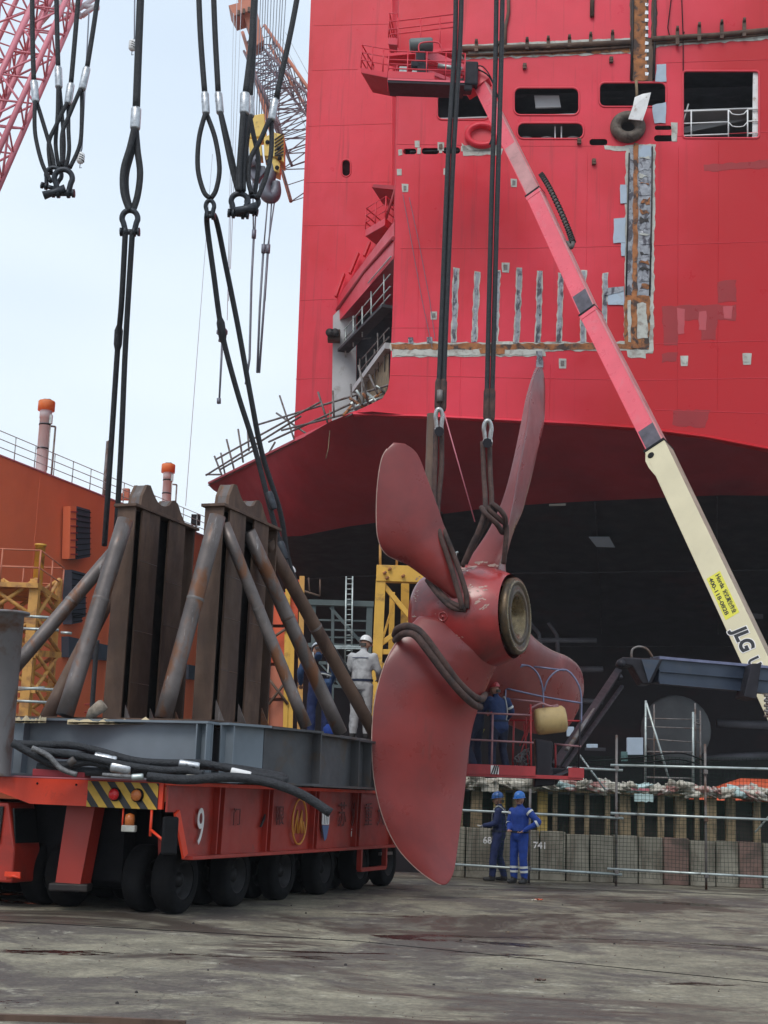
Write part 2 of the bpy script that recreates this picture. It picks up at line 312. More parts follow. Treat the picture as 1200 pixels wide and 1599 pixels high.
# ------------------------------------------------------------------ ground with the dock pit cut out of it
def ground_mat():
    mt = bpy.data.materials.new('wet_concrete_ground'); mt.use_nodes = True; n = mt.node_tree; N, L = n.nodes, n.links; b = N['Principled BSDF']
    tcn = N.new('ShaderNodeTexCoord')
    def noi(scl, st, det=6, ro=.6, dist=0):
        mpn = N.new('ShaderNodeMapping'); mpn.inputs['Scale'].default_value = st; L.new(tcn.outputs['Object'], mpn.inputs[0])
        q = N.new('ShaderNodeTexNoise'); q.inputs['Scale'].default_value = scl; q.inputs['Detail'].default_value = det; q.inputs['Roughness'].default_value = ro; q.inputs['Distortion'].default_value = dist
        L.new(mpn.outputs[0], q.inputs['Vector']); return q.outputs['Fac']
    def ramp(s, a, c, ca=0, cb=1):
        q = N.new('ShaderNodeValToRGB'); e = q.color_ramp.elements; e[0].position = a; e[1].position = c; e[0].color = (ca,)*3+(1,); e[1].color = (cb,)*3+(1,); L.new(s, q.inputs[0]); return q.outputs[0]
    def mix(f, a, c, k=None):
        q = N.new('ShaderNodeMix'); q.data_type = 'RGBA'
        if k: q.blend_type = k
        if isinstance(f, float): q.inputs[0].default_value = f
        else: L.new(f, q.inputs[0])
        for i, vv in ((6, a), (7, c)):
            if isinstance(vv, tuple): q.inputs[i].default_value = (*vv, 1)
            else: L.new(vv, q.inputs[i])
        return q.outputs[2]
    c = mix(ramp(noi(1.3, (1,1,1), 9, .75), .36, .62), (.15, .134, .10), (.36, .325, .235))
    c = mix(ramp(noi(.5, (1,1.0,1), 8, .7, .6), .47, .57), c, (.12, .10, .085))          # brown grey staining
    c = mix(ramp(noi(1.9, (.9,1.1,1), 10, .78, .4), .56, .66), c, (.46, .43, .34))           # scoured pale patches
    fine = ramp(noi(16, (1,1,1), 10, .85), .38, .62, .38, 1.0); c = mix(.9, c, fine, 'MULTIPLY')
    wn = noi(.22, (.7,1.1,1), 11, .74, 1.0)
    wet = ramp(wn, .50, .565)
    c = mix(wet, c, (.070, .056, .045))                                                 # damp reddish mud
    pud = ramp(noi(.30, (.6,1.6,1), 9, .66, 1.0), .60, .618)
    c = mix(pud, c, (.028, .02, .018))
    vo = N.new('ShaderNodeTexVoronoi'); vo.feature = 'DISTANCE_TO_EDGE'; vo.inputs['Scale'].default_value = .33
    wv = N.new('ShaderNodeTexNoise'); wv.inputs['Scale'].default_value = 1.2; wv.inputs['Detail'].default_value = 7; L.new(tcn.outputs['Object'], wv.inputs['Vector'])
    va = N.new('ShaderNodeVectorMath'); va.operation = 'MULTIPLY_ADD'; L.new(wv.outputs['Color'], va.inputs[0]); va.inputs[1].default_value = (1.3,1.3,0); L.new(tcn.outputs['Object'], va.inputs[2]); L.new(va.outputs[0], vo.inputs['Vector'])
    crk = ramp(vo.outputs['Distance'], .0, .0035, .55, 0); c = mix(crk, c, (.03, .025, .02))   # hairline cracks
    L.new(c, b.inputs['Base Color'])
    q = N.new('ShaderNodeMapRange'); L.new(wet, q.inputs[0]); q.inputs[3].default_value = .8; q.inputs[4].default_value = .42
    q2 = N.new('ShaderNodeMix'); q2.data_type = 'FLOAT'; L.new(pud, q2.inputs[0]); L.new(q.outputs[0], q2.inputs[2]); q2.inputs[3].default_value = .08
    L.new(q2.outputs[0], b.inputs['Roughness'])
    bp = N.new('ShaderNodeBump'); bp.inputs['Strength'].default_value = .6; bp.inputs['Distance'].default_value = .02
    L.new(noi(5, (1,1,1), 9, .7), bp.inputs['Height']); L.new(bp.outputs[0], b.inputs['Normal'])
    return mt
gm = ground_mat()
PX0, PX1, PY0, PY1 = -70.0, 75.0, 31.2, 260.0
xs = [-400, PX0, PX1, 400]; ys = [-150, PY0, PY1, 650]
g = MB()
for i in range(3):
    for j in range(3):
        if i == 1 and j == 1: continue
        g.add([(xs[i], ys[j], 0), (xs[i+1], ys[j], 0), (xs[i+1], ys[j+1], 0), (xs[i], ys[j+1], 0)], [(0,1,2,3)])
obj('ground', g, gm, kind='structure')
g = MB(); D = -9.0
g.add([(PX0, PY0, D), (PX1, PY0, D), (PX1, PY1, D), (PX0, PY1, D)], [(0,1,2,3)])
obj('dock_floor', g, M('dock_floor_concrete', (.16,.14,.12), .8, var=.3, scale=.4, col2=(.06,.05,.045), sc2=.3), kind='structure')
g = MB()
cs = [(PX0, PY0), (PX1, PY0), (PX1, PY1), (PX0, PY1)]
for i in range(4):
    a, b = cs[i], cs[(i+1) % 4]; g.add([(a[0], a[1], D), (b[0], b[1], D), (b[0], b[1], -.004), (a[0], a[1], -.004)], [(0,1,2,3)])
obj('dock_wall', g, conc_b, kind='structure')
# steel rail / slab joints in the ground
g = MB(); a, b = PH(-40, 1436, .003), PH(560, 1470, .003); g.beam(a, b, .035, .004); obj('slab_joint', g, truck_dark, kind='structure')
g = MB(); a, b = PH(560, 1470, .003), PH(1300, 1545, .003); g.beam(a, b, .02, .004); obj('slab_joint', g, truck_dark, kind='structure')
g = MB(); g.beam(PH(-60, 1587, .02), PH(190, 1594, .02), .06, .04); g.beam(PH(190, 1594.5, .02), PH(290, 1599, .02), .05, .04)
obj('crane_rail', g, brown_steel, kind='structure')
g = MB(); g.beam(PH(690, 1382, .003), PH(1300, 1402, .003), .05, .004); obj('slab_joint', g, truck_dark, kind='structure')

def smooth0(p, k=6):
    o_ = []
    for i in range(len(p)-1):
        p0, p1, p2, p3 = p[max(i-1,0)], p[i], p[i+1], p[min(i+2,len(p)-1)]
        for j in range(k):
            t = j/k; o_.append(.5*((2*p1)+(p2-p0)*t+(2*p0-5*p1+4*p2-p3)*t*t+(3*p1-p0-3*p2+p3)*t**3))
    o_.append(p[-1]); return o_
# ------------------------------------------------------------------ the big red ship
A0 = V((.35, 52, 0)); A1 = V((13.7, 50, 0)); aux = (A1-A0).normalized(); anr = V((0,0,1)).cross(aux)   # plane of the transom, normal away
if anr.y > 0: anr = -anr            # towards the viewer
UZ = V((0,0,1))
def A(x, y, off=0.0): return PP(x, y, A0, anr, off)
B0 = V((0, 59.5, 0)); bnr = anr.copy(); bux = aux.copy()
def Bp(x, y, off=0.0): return PP(x, y, B0, bnr, off)
ship = thing('red_ship', (10, 60, 0), 'huge red ship in the dry dock with maroon boot topping and black bottom', 'ship')
def rrect(x0, y0, x1, y1, r, fn=A, n=4, skew=0):
    q = []
    for cx_, cy_, a0 in ((x1-r, y0+r, -90), (x1-r, y1-r, 0), (x0+r, y1-r, 90), (x0+r, y0+r, 180)):
        for k in range(n+1):
            a = R(a0+90*k/n); q.append(fn(cx_+r*math.cos(a), cy_+r*math.sin(a)+skew*(cx_-x0)))
    return q
def ell(cx_, cy_, rx, ry, fn=A, n=28, rot=0): return [fn(cx_+rx*math.cos(2*math.pi*k/n)*math.cos(rot)-ry*math.sin(2*math.pi*k/n)*math.sin(rot), cy_+rx*math.cos(2*math.pi*k/n)*math.sin(rot)+ry*math.sin(2*math.pi*k/n)*math.cos(rot)) for k in range(n)]
outl = [A(627, -160), A(617, 330), A(616, 398), A(613, 500), A(609, 590), A(606, 608), A(598, 622), A(578, 632), A(550, 645), A(610, 648), A(700, 651), A(800, 656), A(900, 661), A(1000, 668), A(1100, 681), A(1200, 700), A(1300, 724), A(1500, 770), A(1700, 800), A(1700, -160)]
holes = [rrect(683, 147, 764, 187, 8), rrect(803, 137, 905, 180, 10), rrect(936, 129, 1041, 167, 9), rrect(808, 192, 912, 217, 10), rrect(1067, 111, 1186, 216, 5),
         ell(754, 213, 22, 14), ell(981, 200, 13, 10),
         rrect(630, 232, 651, 241, 4.3), rrect(659, 231, 686, 241, 4.6), rrect(692, 230, 719, 240, 4.6), rrect(921, 217, 949, 227, 4.6), rrect(1022, 211, 1052, 221, 4.6), rrect(1023, 196, 1049, 203, 3.3)]
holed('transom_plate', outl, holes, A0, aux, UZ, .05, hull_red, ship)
# coaming rims round the larger openings
for i, (x0, y0, x1, y1, r) in enumerate([(683,147,764,187,8), (803,137,905,180,10), (936,129,1041,167,9), (808,192,912,217,10), (1067,111,1186,216,5)]):
    g = MB(); g.tube([q+anr*.02 for q in rrect(x0, y0, x1, y1, r)], .045, 6, closed=True); obj('opening_rim', g, hull_trim, ship)
# interior behind the transom
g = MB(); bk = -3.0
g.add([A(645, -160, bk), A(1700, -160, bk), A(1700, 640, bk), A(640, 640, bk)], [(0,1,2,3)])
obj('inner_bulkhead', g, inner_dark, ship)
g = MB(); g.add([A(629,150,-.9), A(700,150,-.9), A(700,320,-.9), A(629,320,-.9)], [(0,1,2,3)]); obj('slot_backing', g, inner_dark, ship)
for yy in (98, 186, 236):
    g = MB(); q = A(640, yy, -.06), A(1300, yy-4, -.06), A(1300, yy-4, -2.9), A(650, yy, -2.9)
    zz = q[0].z; g.prism([V((c.x, c.y, zz)) for c in q], (0,0,.05)); obj('inner_deck', g, inner_grey if yy == 186 else inner_dark, ship)
# pale things seen inside openings
g = MB(); g.prism([A(834,139,-.5), A(873,139,-.5), A(876,157,-.5), A(836,158,-.5)], -anr*.1); obj('inner_panel', g, inner_grey, ship)
for cx_ in (820, 853, 894):
    g = MB(); c = A(cx_, 216, -.9); g.lathe(c, UZ, [(0,.0),(0,.30),(.08,.30),(.12,.2),(.3,.2),(.34,.3),(.40,.3),(.42,.0)], 16); obj('mooring_bollard', g, inner_grey, ship)
for cx_ in (867, 877):
    g = MB(); g.beam(A(cx_, 192, -.3), A(cx_, 217, -.3), .05, .05); obj('inner_stanchion', g, white_paint, ship)
g = MB(); g.beam(A(1181, 112, -.1), A(1180, 215, -.1), .2, .12, anr); obj('white_pillar', g, white_paint, ship)
g = MB(); g.beam(A(1066,186,-1), A(1190,160,-1), .1, .25); obj('inner_girder', g, inner_grey, ship)
# railing of the large opening
g = MB()
for y0_, y1_ in ((174, 169), (193, 188), (212, 207)): 
    g.tube([A(1067,y0_,.02), A(1138, y0_-2.5,.02)], .028, 6)
    if y0_ < 210: g.tube([A(1138+k*6, y0_-2.5+(6.5 if 0<k<5 else 0)-(abs(k-2.5)-1.5)*1.2*(0<k<5), .02) for k in range(6)], .022, 6)
    g.tube([A(1168, y0_-3.5,.02), A(1186, y0_-4,.02)], .028, 6)
for xx in (1080, 1138, 1168): g.tube([A(xx, 172,.02), A(xx, 214,.02)], .03, 6)
for xx in (1066, 1066): g.tube([A(1067, 192,.02), A(1076,160,-.1)], .03, 6)
obj('opening_railing', g, white_paint, ship)
# fairleads
def fairlead(cx_, cy_, rx, ry, w_, mat, lab):
    g = MB(); n = 32; m_ = 12; rows = []
    for k in range(n):
        a = 2*math.pi*k/n; c = A(cx_+rx*math.cos(a), cy_+ry*math.sin(a), .1); cen = A(cx_, cy_, .1); o_ = (c-cen).normalized()
        rows.append([c+o_*w_*math.cos(2*math.pi*j/m_)+anr*w_*1.25*math.sin(2*math.pi*j/m_) for j in range(m_)])
    rows.append(rows[0]); g.grid(rows, True, True); obj('fairlead', g, mat, ship, label=lab)
patch_later = True
fairlead(754, 213, 23, 16, .13, hull_red, 'red painted oval fairlead')
fairlead(981, 200, 19, 16, .22, M('rusty_fairlead', (.13,.105,.085), .7, .2, var=.4, scale=4, col2=(.05,.03,.025), sc2=3, thr=(.5,.65)), 'rusty brown round fairlead')
# patches of ground off paint, pipes and weld marks on the transom
def jag(pts, amp, step=7):
    o_ = []
    for i in range(len(pts)):
        a, b = V((*pts[i], 0)), V((*pts[(i+1) % len(pts)], 0)); n = max(1, int((b-a).length/step))
        for k in range(n):
            q = a.lerp(b, k/n); o_.append((q.x+rnd(-amp, amp), q.y+rnd(-amp, amp)))
    return o_
def patch(name, pts, mat, off, amp=1.0, th=.012, fn=A, lab=None, step=7):
    o_ = [fn(x, y, off) for x, y in jag(pts, amp, step)]
    return holed(name, o_, [], (A0+anr*off if fn is A else B0+bnr*off), aux, UZ, th, mat, ship, lab)
def strip(x0, y0, x1, y1, w_, grow=3.2, mat=bare_steel, amp=1.0):
    d = V((x1-x0, y1-y0, 0)).normalized(); n = V((-d.y, d.x, 0))
    for ww, mm, off, nm in ((w_+grow, primer, .035, 'primer_edge'), (w_, mat, .052, 'ground_strip')):
        h = ww/2; e = grow/2 if nm == 'primer_edge' else 0
        patch(nm, [(x0+n.x*h-d.x*e, y0+n.y*h-d.y*e), (x1+n.x*h+d.x*e, y1+n.y*h+d.y*e), (x1-n.x*h+d.x*e, y1-n.y*h+d.y*e), (x0-n.x*h-d.x*e, y0-n.y*h-d.y*e)], mm, off, amp)
for (xa, ya, xb, yb) in ((713,420,709,535), (746,426,741,533), (778,424,774,533), (812,420,807,537), (844,424,840,535), (877,428,873,535), (912,424,911,535), (946,428,943,535)):
    strip(xa, ya, xb, yb, 6)
strip(612, 542, 1010, 541, 9, 5, rust_band, 1.6); strip(615, 551, 850, 550, 9, 4, primer, 1.4)
for (x_, y_) in ((642,536), (672,534)): patch('primer_tab', [(x_-4,y_-8), (x_+4,y_-8), (x_+4,y_+2), (x_-4,y_+2)], bare_steel, .058)
patch('bare_patch', [(750,545), (790,544), (788,553), (752,553)], rust_band, .072, 1.5)
patch('bare_patch', [(838,548), (848,548), (849,575), (838,575)], bare_steel, .072, 1)
patch('primer_edge', [(978,228), (1024,226), (1021,552), (1008,553), (1008,559), (980,558), (980,548), (975,545), (975,462)], primer, .034, 1.4)
patch('ground_strip', [(984,232), (1019,231), (1017,462), (978,462)], bare_steel, .052, 1.5)
patch('rusty_patch', [(976,462), (1016,462), (1014,545), (976,545)], rust_band, .056, 1.5)
patch('primer_patch', [(995,474), (1010,474), (1012,530), (996,530)], primer, .074, 2)
patch('primer_patch', [(981,470), (986,470), (986,535), (981,535)], primer, .074, 1)
patch('ground_strip', [(990,225), (997,225), (995,545), (987,545)], rust_band, .09, 1.2)
rg = random.Random(3)
for k in range(16):     # ragged rungs of ground steel across the strip
    yy = 246+k*13.4; dy = rg.uniform(-3,3); w1 = rg.uniform(2,7); patch('weld_patch', [(998+rg.uniform(0,5),yy+dy), (1015-rg.uniform(0,4),yy+dy+rg.uniform(-4,4)), (1015,yy+w1+dy), (999,yy+w1+dy+rg.uniform(-2,3))], rg.choice((primer, dark_web, rust_band, rust_band, bare_steel)), .074, 1.9, step=4)
g = MB(); g.tube([A(1019,230,.09), A(1018,330,.09), A(1015,462,.09)], .03, 6); obj('weld_bead', g, dark_web, ship)
g = MB(); g.tube([A(983,240,.09), A(981,330,.09), A(978,462,.09)], .03, 6); obj('weld_bead', g, dark_web, ship)
for q in ([(969,289),(979,289),(979,318),(969,318)], [(959,342),(977,341),(977,380),(958,380)], [(970,380),(978,380),(977,400),(971,400)], [(1026,101),(1041,101),(1041,128),(1024,128)], [(1019,165),(1041,160),(1040,193),(1022,193)], [(950,455),(975,453),(975,477),(950,477)], [(998,228),(1018,228),(1018,246),(998,246)]):
    patch('blue_grey_patch', q, primer_blue, .066, .7)
patch('ground_strip', [(944,452),(975,448),(975,456),(944,462)], bare_steel, .085, .8)
for (x_, y_, s_) in ((803,286,5), (633,294,5), (624,269,4), (697,268,4), (678,493,5), (790,418,6), (879,568,6), (1069,564,6), (1167,561,7), (652,225,4), (689,229,5)):
    patch('primer_square', [(x_-s_,y_-s_*1.3), (x_+s_,y_-s_*1.3), (x_+s_*.9,y_+s_*1.3), (x_-s_*.9,y_+s_*1.3)], primer, .036, .5)
    if s_ > 4: patch('test_square', [(x_-s_*.5,y_-s_*.7), (x_+s_*.5,y_-s_*.7), (x_+s_*.5,y_+s_*.7), (x_-s_*.5,y_+s_*.7)], galv_d if x_ < 900 else primer, .052, .4)
patch('primer_edge', [(627,232), (655,227), (700,229), (722,226), (735,222), (780,236), (772,243), (725,240), (627,243)], primer, .030, 1)  if False else None
for (x0_, x1_, y_) in ((622, 629, 238), (652, 658, 236), (687, 691, 235), (720, 778, 232)):
    patch('primer_tab', [(x0_, y_-4), (x1_, y_-5), (x1_, y_+4), (x0_, y_+5)], primer, .036, .8)
patch('primer_edge', [(943,228), (1000,229), (1000,236), (985,237), (945,234)], primer, .033, 1)
patch('primer_edge', [(1048,192), (1058,192), (1058,221), (1050,221)], primer, .036, .7)
g = MB(); g.tube([A(722,79,.16), A(860,75,.16), A(985,69,.16)], .11, 8); g.tube([A(722,88,.12), A(860,83,.12), A(985,75,.12)], .05, 6); obj('rusty_pipe', g, brown_steel, ship)
g = MB(); g.tube([A(1018,64,.16), A(1120,58,.16), A(1210,49,.16)], .11, 8); g.tube([A(1018,70,.1), A(1120,63,.1), A(1210,54,.1)], .04, 6); obj('rusty_pipe', g, brown_steel, ship)
strip(722, 83, 984, 74, 15, 5, rust_band, 1.5); strip(722, 73, 984, 62, 4, 1, primer, .8); strip(1020, 67, 1200, 54, 10, 5, primer, 1.3)
for x_, y_ in ((745,75),(780,78),(824,72),(857,70),(890,68),(923,64),(957,61),(1058,60),(1092,54),(1127,50),(1162,47)):
    h_ = 6 if x_ < 1000 else 11
    g = MB(); g.beam(A(x_, y_-h_, .2), A(x_, y_+h_+3, .2), .14, .1, anr); g.tube([A(x_-2, y_-h_, .25), A(x_+2, y_-h_, .25)], .1, 8); obj('pipe_bracket', g, brown_steel, ship)
patch('rusty_patch', [(987,-30),(1011,-30),(1009,70),(1012,126),(991,128),(989,60)], rust_band, .056, 1.3)
patch('primer_edge', [(983,-30),(1028,-30),(1025,70),(1020,128),(986,130),(985,60)], brown_steel, .036, 1.3)
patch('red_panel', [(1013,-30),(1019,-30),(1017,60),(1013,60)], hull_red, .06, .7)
for k in range(11):
    patch('weld_rung', [(1008,-6+k*12), (1013,-6+k*12), (1013,-1+k*12), (1008,-1+k*12)], ferr_m, .07, .6)
for x_ in (988, 1023): 
    g = MB(); g.tube([A(x_+1,-30,.1), A(x_,60,.1), A(x_-2,126,.1)], .055, 6); obj('weld_bead', g, dark_web, ship)
g = MB(); g.tube([A(926,-30,.1), A(925,28,.1)], .09, 7); obj('hanging_pipe', g, brown_steel, ship)
g = MB(); g.tube([A(794,-30,.1), A(795,20,.12), A(790,45,.12), A(789,84,.1)], .07, 7); obj('hanging_pipe', g, brown_steel, ship)
g = MB(); g.tube([A(994,128,.12), A(995,160,.25)], .06, 6); obj('hanging_pipe', g, wood_m, ship)
for pts in ([(1051,-20),(1043,45),(1047,62),(1062,65),(1069,52)], [(1064,-20),(1067,60),(1067,112)], [(640,310),(655,380),(672,470),(680,530)], [(630,305),(640,360),(660,470),(676,545)]):
    g = MB(); g.tube([A(x, y, .12) for x, y in pts], .022 if pts[0][0] > 900 else .012, 5, cap=False); obj('hose', g, truck_dark if pts[0][0] > 900 else cable_far, ship)
for (x_, y_) in ((820,105),(955,95),(928,254),(905,222)):
    g = MB(); g.box(A(x_, y_, .1), (.14,.14,.22)); g.tube([A(x_-3,y_,.15), A(x_+3,y_,.15)], .04, 6); obj('lug', g, brown_steel, ship)
repaint_d = M('repaint_deep_red', (.30, .006, .010), .35, var=.1, scale=1, bump=.03); repaint_l = M('repaint_faded', (.46, .06, .075), .5, var=.15, scale=1)
for pts in ([(1035,478),(1150,476),(1150,500),(1120,500),(1118,530),(1095,530),(1094,500),(1060,500),(1058,540),(1036,540)], [(1120,440),(1150,438),(1150,470),(1122,472)], [(1034,552),(1058,550),(1058,564),(1034,566)], [(1053,640),(1110,640),(1100,668),(1050,664)], [(1100,258),(1200,250),(1200,262),(1100,268)]):
    patch('repaint_patch', pts, repaint_d, .030, 1.5, .006)
for pts in ([(1058,482),(1070,482),(1069,522),(1059,522)], [(1092,486),(1104,486),(1103,516),(1092,516)], [(1130,478),(1144,478),(1143,498),(1131,498)]):
    patch('repaint_patch', pts, repaint_l, .036, 1, .006)
patch('primer_edge', [(727,196),(780,193),(782,236),(770,242),(735,242),(724,226)], hull_trim, .031, 1.5)
patch('primer_edge', [(722,224),(735,236),(785,232),(784,242),(724,243)], primer, .036, 1.5)
# horizontal and vertical plate seams
for pts, fn in (([(626,388),(800,388),(1000,384),(1200,377)], A), ([(612,512),(700,512)], A), ([(1023,537),(1200,532)], A), ([(610,586),(800,590),(1000,594),(1200,590)], A), ([(1023,640),(1200,646)], A), ([(620,225),(800,228),(930,228)], A), ([(1054,213),(1200,206)], A), ([(1038,98),(1200,93)], A),
                ([(483,197),(612,193)], Bp), ([(477,285),(612,284)], Bp), ([(473,352),(575,352)], Bp), ([(470,469),(525,467)], Bp), ([(462,592),(525,590)], Bp), ([(487,110),(560,108)], Bp), ([(490,40),(620,37)], Bp)):
    g = MB(); g.tube([fn(x, y, .026) for x, y in pts], .014, 4, cap=False); obj('plate_seam', g, hull_trim, ship)
for x_, y0_, y1_ in ((655,240,530),(770,240,410),(918,240,415),(1123,222,640),(720,555,650),(860,570,655),(1060,230,655)):
    g = MB(); g.tube([A(x_, y0_, .026), A(x_-2, y1_, .026)], .009, 4, cap=False); obj('plate_seam', g, hull_red, ship)
g = MB(); sq = [(1003,158),(1016,156),(1010,180),(1003,199),(981,197),(988,178),(991,163)]
g.prism([A(x, y, .55+.02*(i % 3)) for i, (x, y) in enumerate(sq)], anr*.05); rg_ = obj('rag', g, white_paint, None); tag(rg_, 'crumpled white sheet hanging from a rusty fairlead on the hull', 'sheet')
# the wall behind (left) with its porthole, the strip joining it to the transom
bo = [Bp(492,-160), Bp(640,-160), Bp(640,700), Bp(459,700)]
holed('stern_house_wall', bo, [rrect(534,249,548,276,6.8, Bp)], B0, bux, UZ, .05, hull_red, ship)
g = MB(); g.tube([q+bnr*.02 for q in rrect(534,249,548,276,6.8, Bp)], .04, 6, closed=True); obj('porthole_rim', g, hull_trim, ship)
g = MB(); g.add([Bp(520,230,-.8), Bp(560,230,-.8), Bp(560,300,-.8), Bp(520,300,-.8)], [(0,1,2,3)]); obj('porthole_glass', g, inner_dark, ship)
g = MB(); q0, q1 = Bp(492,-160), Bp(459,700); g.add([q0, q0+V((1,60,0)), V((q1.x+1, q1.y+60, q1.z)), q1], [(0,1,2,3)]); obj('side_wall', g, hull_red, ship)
g = MB(); g.add([A(627,-160), A(617,330), A(616,400), Bp(613,400), Bp(613,330), Bp(613,-160)], [(0,1,4,5), (1,2,3,4)]); obj('corner_plate', g, hull_trim, ship)
# sloping roof edge over the mooring deck opening
def S(x, y, t): return P(x, y, 52+7.5*t)          # t: 0 transom .. 1 back wall
rf = MB(); rf.add([S(616,345,0), S(527,464,1), S(528,503,1), S(615,403,0)], [(0,1,2,3)])
rf.add([S(615,403,0), S(528,503,1), Bp(640,470,.1), A(640,395,-.1)], [(0,1,2,3)])
obj('roof_edge', rf, hull_trim, ship)
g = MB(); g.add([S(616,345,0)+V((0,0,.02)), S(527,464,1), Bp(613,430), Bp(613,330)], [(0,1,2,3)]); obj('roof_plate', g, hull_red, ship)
g = MB(); g.tube([S(616,372,0)-V((.03,0,0)), S(572,424,.5)-V((.05,0,0)), S(528,484,1)-V((.03,0,0))], .09, 8); obj('roof_moulding', g, boot_red, ship)
for a, b in (((540,432),(527,468)), ((562,400),(549,432)), ((580,383),(571,405))):
    g = MB(); g.beam(Bp(*a,.4), Bp(*b,.4), .1, .3, bnr); obj('deck_fin', g, hull_trim, ship)
# inside of the mooring deck seen through the opening
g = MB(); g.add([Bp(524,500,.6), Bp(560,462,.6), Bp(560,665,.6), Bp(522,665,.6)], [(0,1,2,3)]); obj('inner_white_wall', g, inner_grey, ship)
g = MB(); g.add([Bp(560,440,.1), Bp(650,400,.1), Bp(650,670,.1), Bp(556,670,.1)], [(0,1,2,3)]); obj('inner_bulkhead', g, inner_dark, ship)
g = MB(); g.beam(S(606,478,.12), S(536,548,.95), .5, .12); obj('inner_gangway', g, inner_dark, ship)
g = MB(); g.beam(S(608,540,.1), S(556,610,.8), .35, .25); obj('inner_ramp_beam', g, inner_grey, ship)
g = MB(); g.add([S(607,545,.15), S(560,615,.8), Bp(560,655,.5), A(607,625,-.2)], [(0,1,2,3)]); obj('inner_brown_plate', g, wood_m, ship)
def rails(lines, r, mat, par, name='guard_rail'):
    g = MB()
    for l in lines: g.tube(l, r, 5)
    return obj(name, g, mat, par)
rails([[S(610,428,.1), S(538,515,.95)], [S(610,447,.1), S(538,530,.95)], [S(610,460,.1), S(540,541,.95)], [S(611,400,.02), S(575,442,.4)]] + [[S(x, y, t), S(x, y+48, t)] for x, y, t in ((600,428,.2),(580,455,.4),(566,478,.55),(552,493,.75),(540,510,.92))], .03, galv, ship)
rails([[S(608,512,.1), S(566,560,.7)], [S(608,526,.1), S(562,580,.7)], [S(545,532,.9), S(580,528,.9)]] + [[S(x, y, t), S(x+1, y+60, t)] for x, y, t in ((600,520,.2),(585,545,.4),(572,553,.6),(562,560,.7),(590,520,.3))], .03, galv_d, ship)
# lower hull: lofted underside running back and down into the dock
row00 = None
row0 = [P(430,800,112), P(325,757,65.2), P(382,725,61.3), P(460,690,56.6), A(550,645), A(650,649), A(800,656), A(1000,668), A(1200,700), A(1500,770), A(1700,800)]
row1 = [P(470,860,112), P(345,772,66), P(385,800,64.5), P(440,838,62), P(545,822,60), P(650,808,58.5), P(800,790,57), P(1000,779,55.5), P(1200,774,54), P(1500,800,53), P(1700,820,53)]
kn0 = [A(552,644), A(610,646), A(650,647), A(700,649), A(800,654), A(900,659), A(1000,666), A(1100,679), A(1200,698), A(1300,722), A(1500,768), A(1700,798)]
kn = [[q_+anr*(.02+.10*math.sin(t*math.pi/2)) - V((0,0,.10*t)) for q_ in kn0] for t in (0,.3,.6,1)]
kn += [[q_-anr*(.5*t-.12*(1-t))-V((0,0,.10+.05*t)) for q_ in kn0] for t in (.3,.7,1)]
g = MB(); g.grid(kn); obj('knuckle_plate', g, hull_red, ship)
rowm = [a.lerp(b, .5)+V((0,.25,-.30)) for a, b in zip(row0, row1)]; rowm[0] = P(450,830,112); rowm[1] = P(333,765,65.6)
row2 = [P(480,900,112), P(420,850,72), P(430,862,71), P(450,885,69), P(545,880,67), P(650,880,66), P(800,880,64.5), P(1000,880,63), P(1200,880,62), P(1500,890,61), P(1700,900,61)]
row3 = [P(490,1000,112), P(440,980,79), P(450,985,78), P(465,990,77), P(545,990,76), P(650,990,75), P(800,990,74), P(1000,990,73), P(1200,990,72), P(1500,1000,72), P(1700,1000,72)]
row4 = [P(490,1120,112), P(450,1110,82), P(462,1110,81), P(475,1110,80), P(545,1110,80), P(650,1110,79), P(800,1110,78), P(1000,1110,77), P(1200,1110,76.5), P(1500,1110,76), P(1700,1110,76)]
row5 = [V((q.x, q.y+.6, D)) for q in row4]
def densify(rows, k=3):
    o_ = []
    for r in rows:
        rr = []
        for i in range(len(r)-1):
            p0, p1, p2, p3 = r[max(i-1,0)], r[i], r[i+1], r[min(i+2,len(r)-1)]
            for j in range(k):
                t = j/k
                if i < 2: rr.append(p1.lerp(p2, t)); continue
                rr.append(.5*((2*p1)+(p2-p0)*t+(2*p0-5*p1+4*p2-p3)*t*t+(3*p1-p0-3*p2+p3)*t**3))
        rr.append(r[-1]); o_.append(rr)
    return o_
g = MB(); g.grid(densify([row0, rowm, row1])); obj('boot_topping_shell', g, boot_red, ship)
g = MB(); g.grid(densify([row1, row2, row3, row4, row5])); obj('bottom_shell', g, hull_black, ship)
# deck and deck edge plate
g = MB(); g.prism([A(550,645)-V((0,0,.05)), P(460,690,56.6)-V((0,0,.05)), P(325,757,65.2)-V((0,0,.05)), P(520,720,80), Bp(640,655,-.2)], (0,0,.04)); obj('mooring_deck', g, galv_d, ship)
g = MB(); g.beam(P(556,648,52.3)+V((0,0,.1)), P(462,690,56.4)+V((0,0,.1)), .08, .14); obj('deck_edge_bar', g, hull_trim, ship)
g = MB(); g.beam(P(462,690,56.4)+V((0,0,.08)), P(326,757,65)+V((0,0,.08)), .08, .1); obj('deck_edge_bar', g, boot_red, ship)
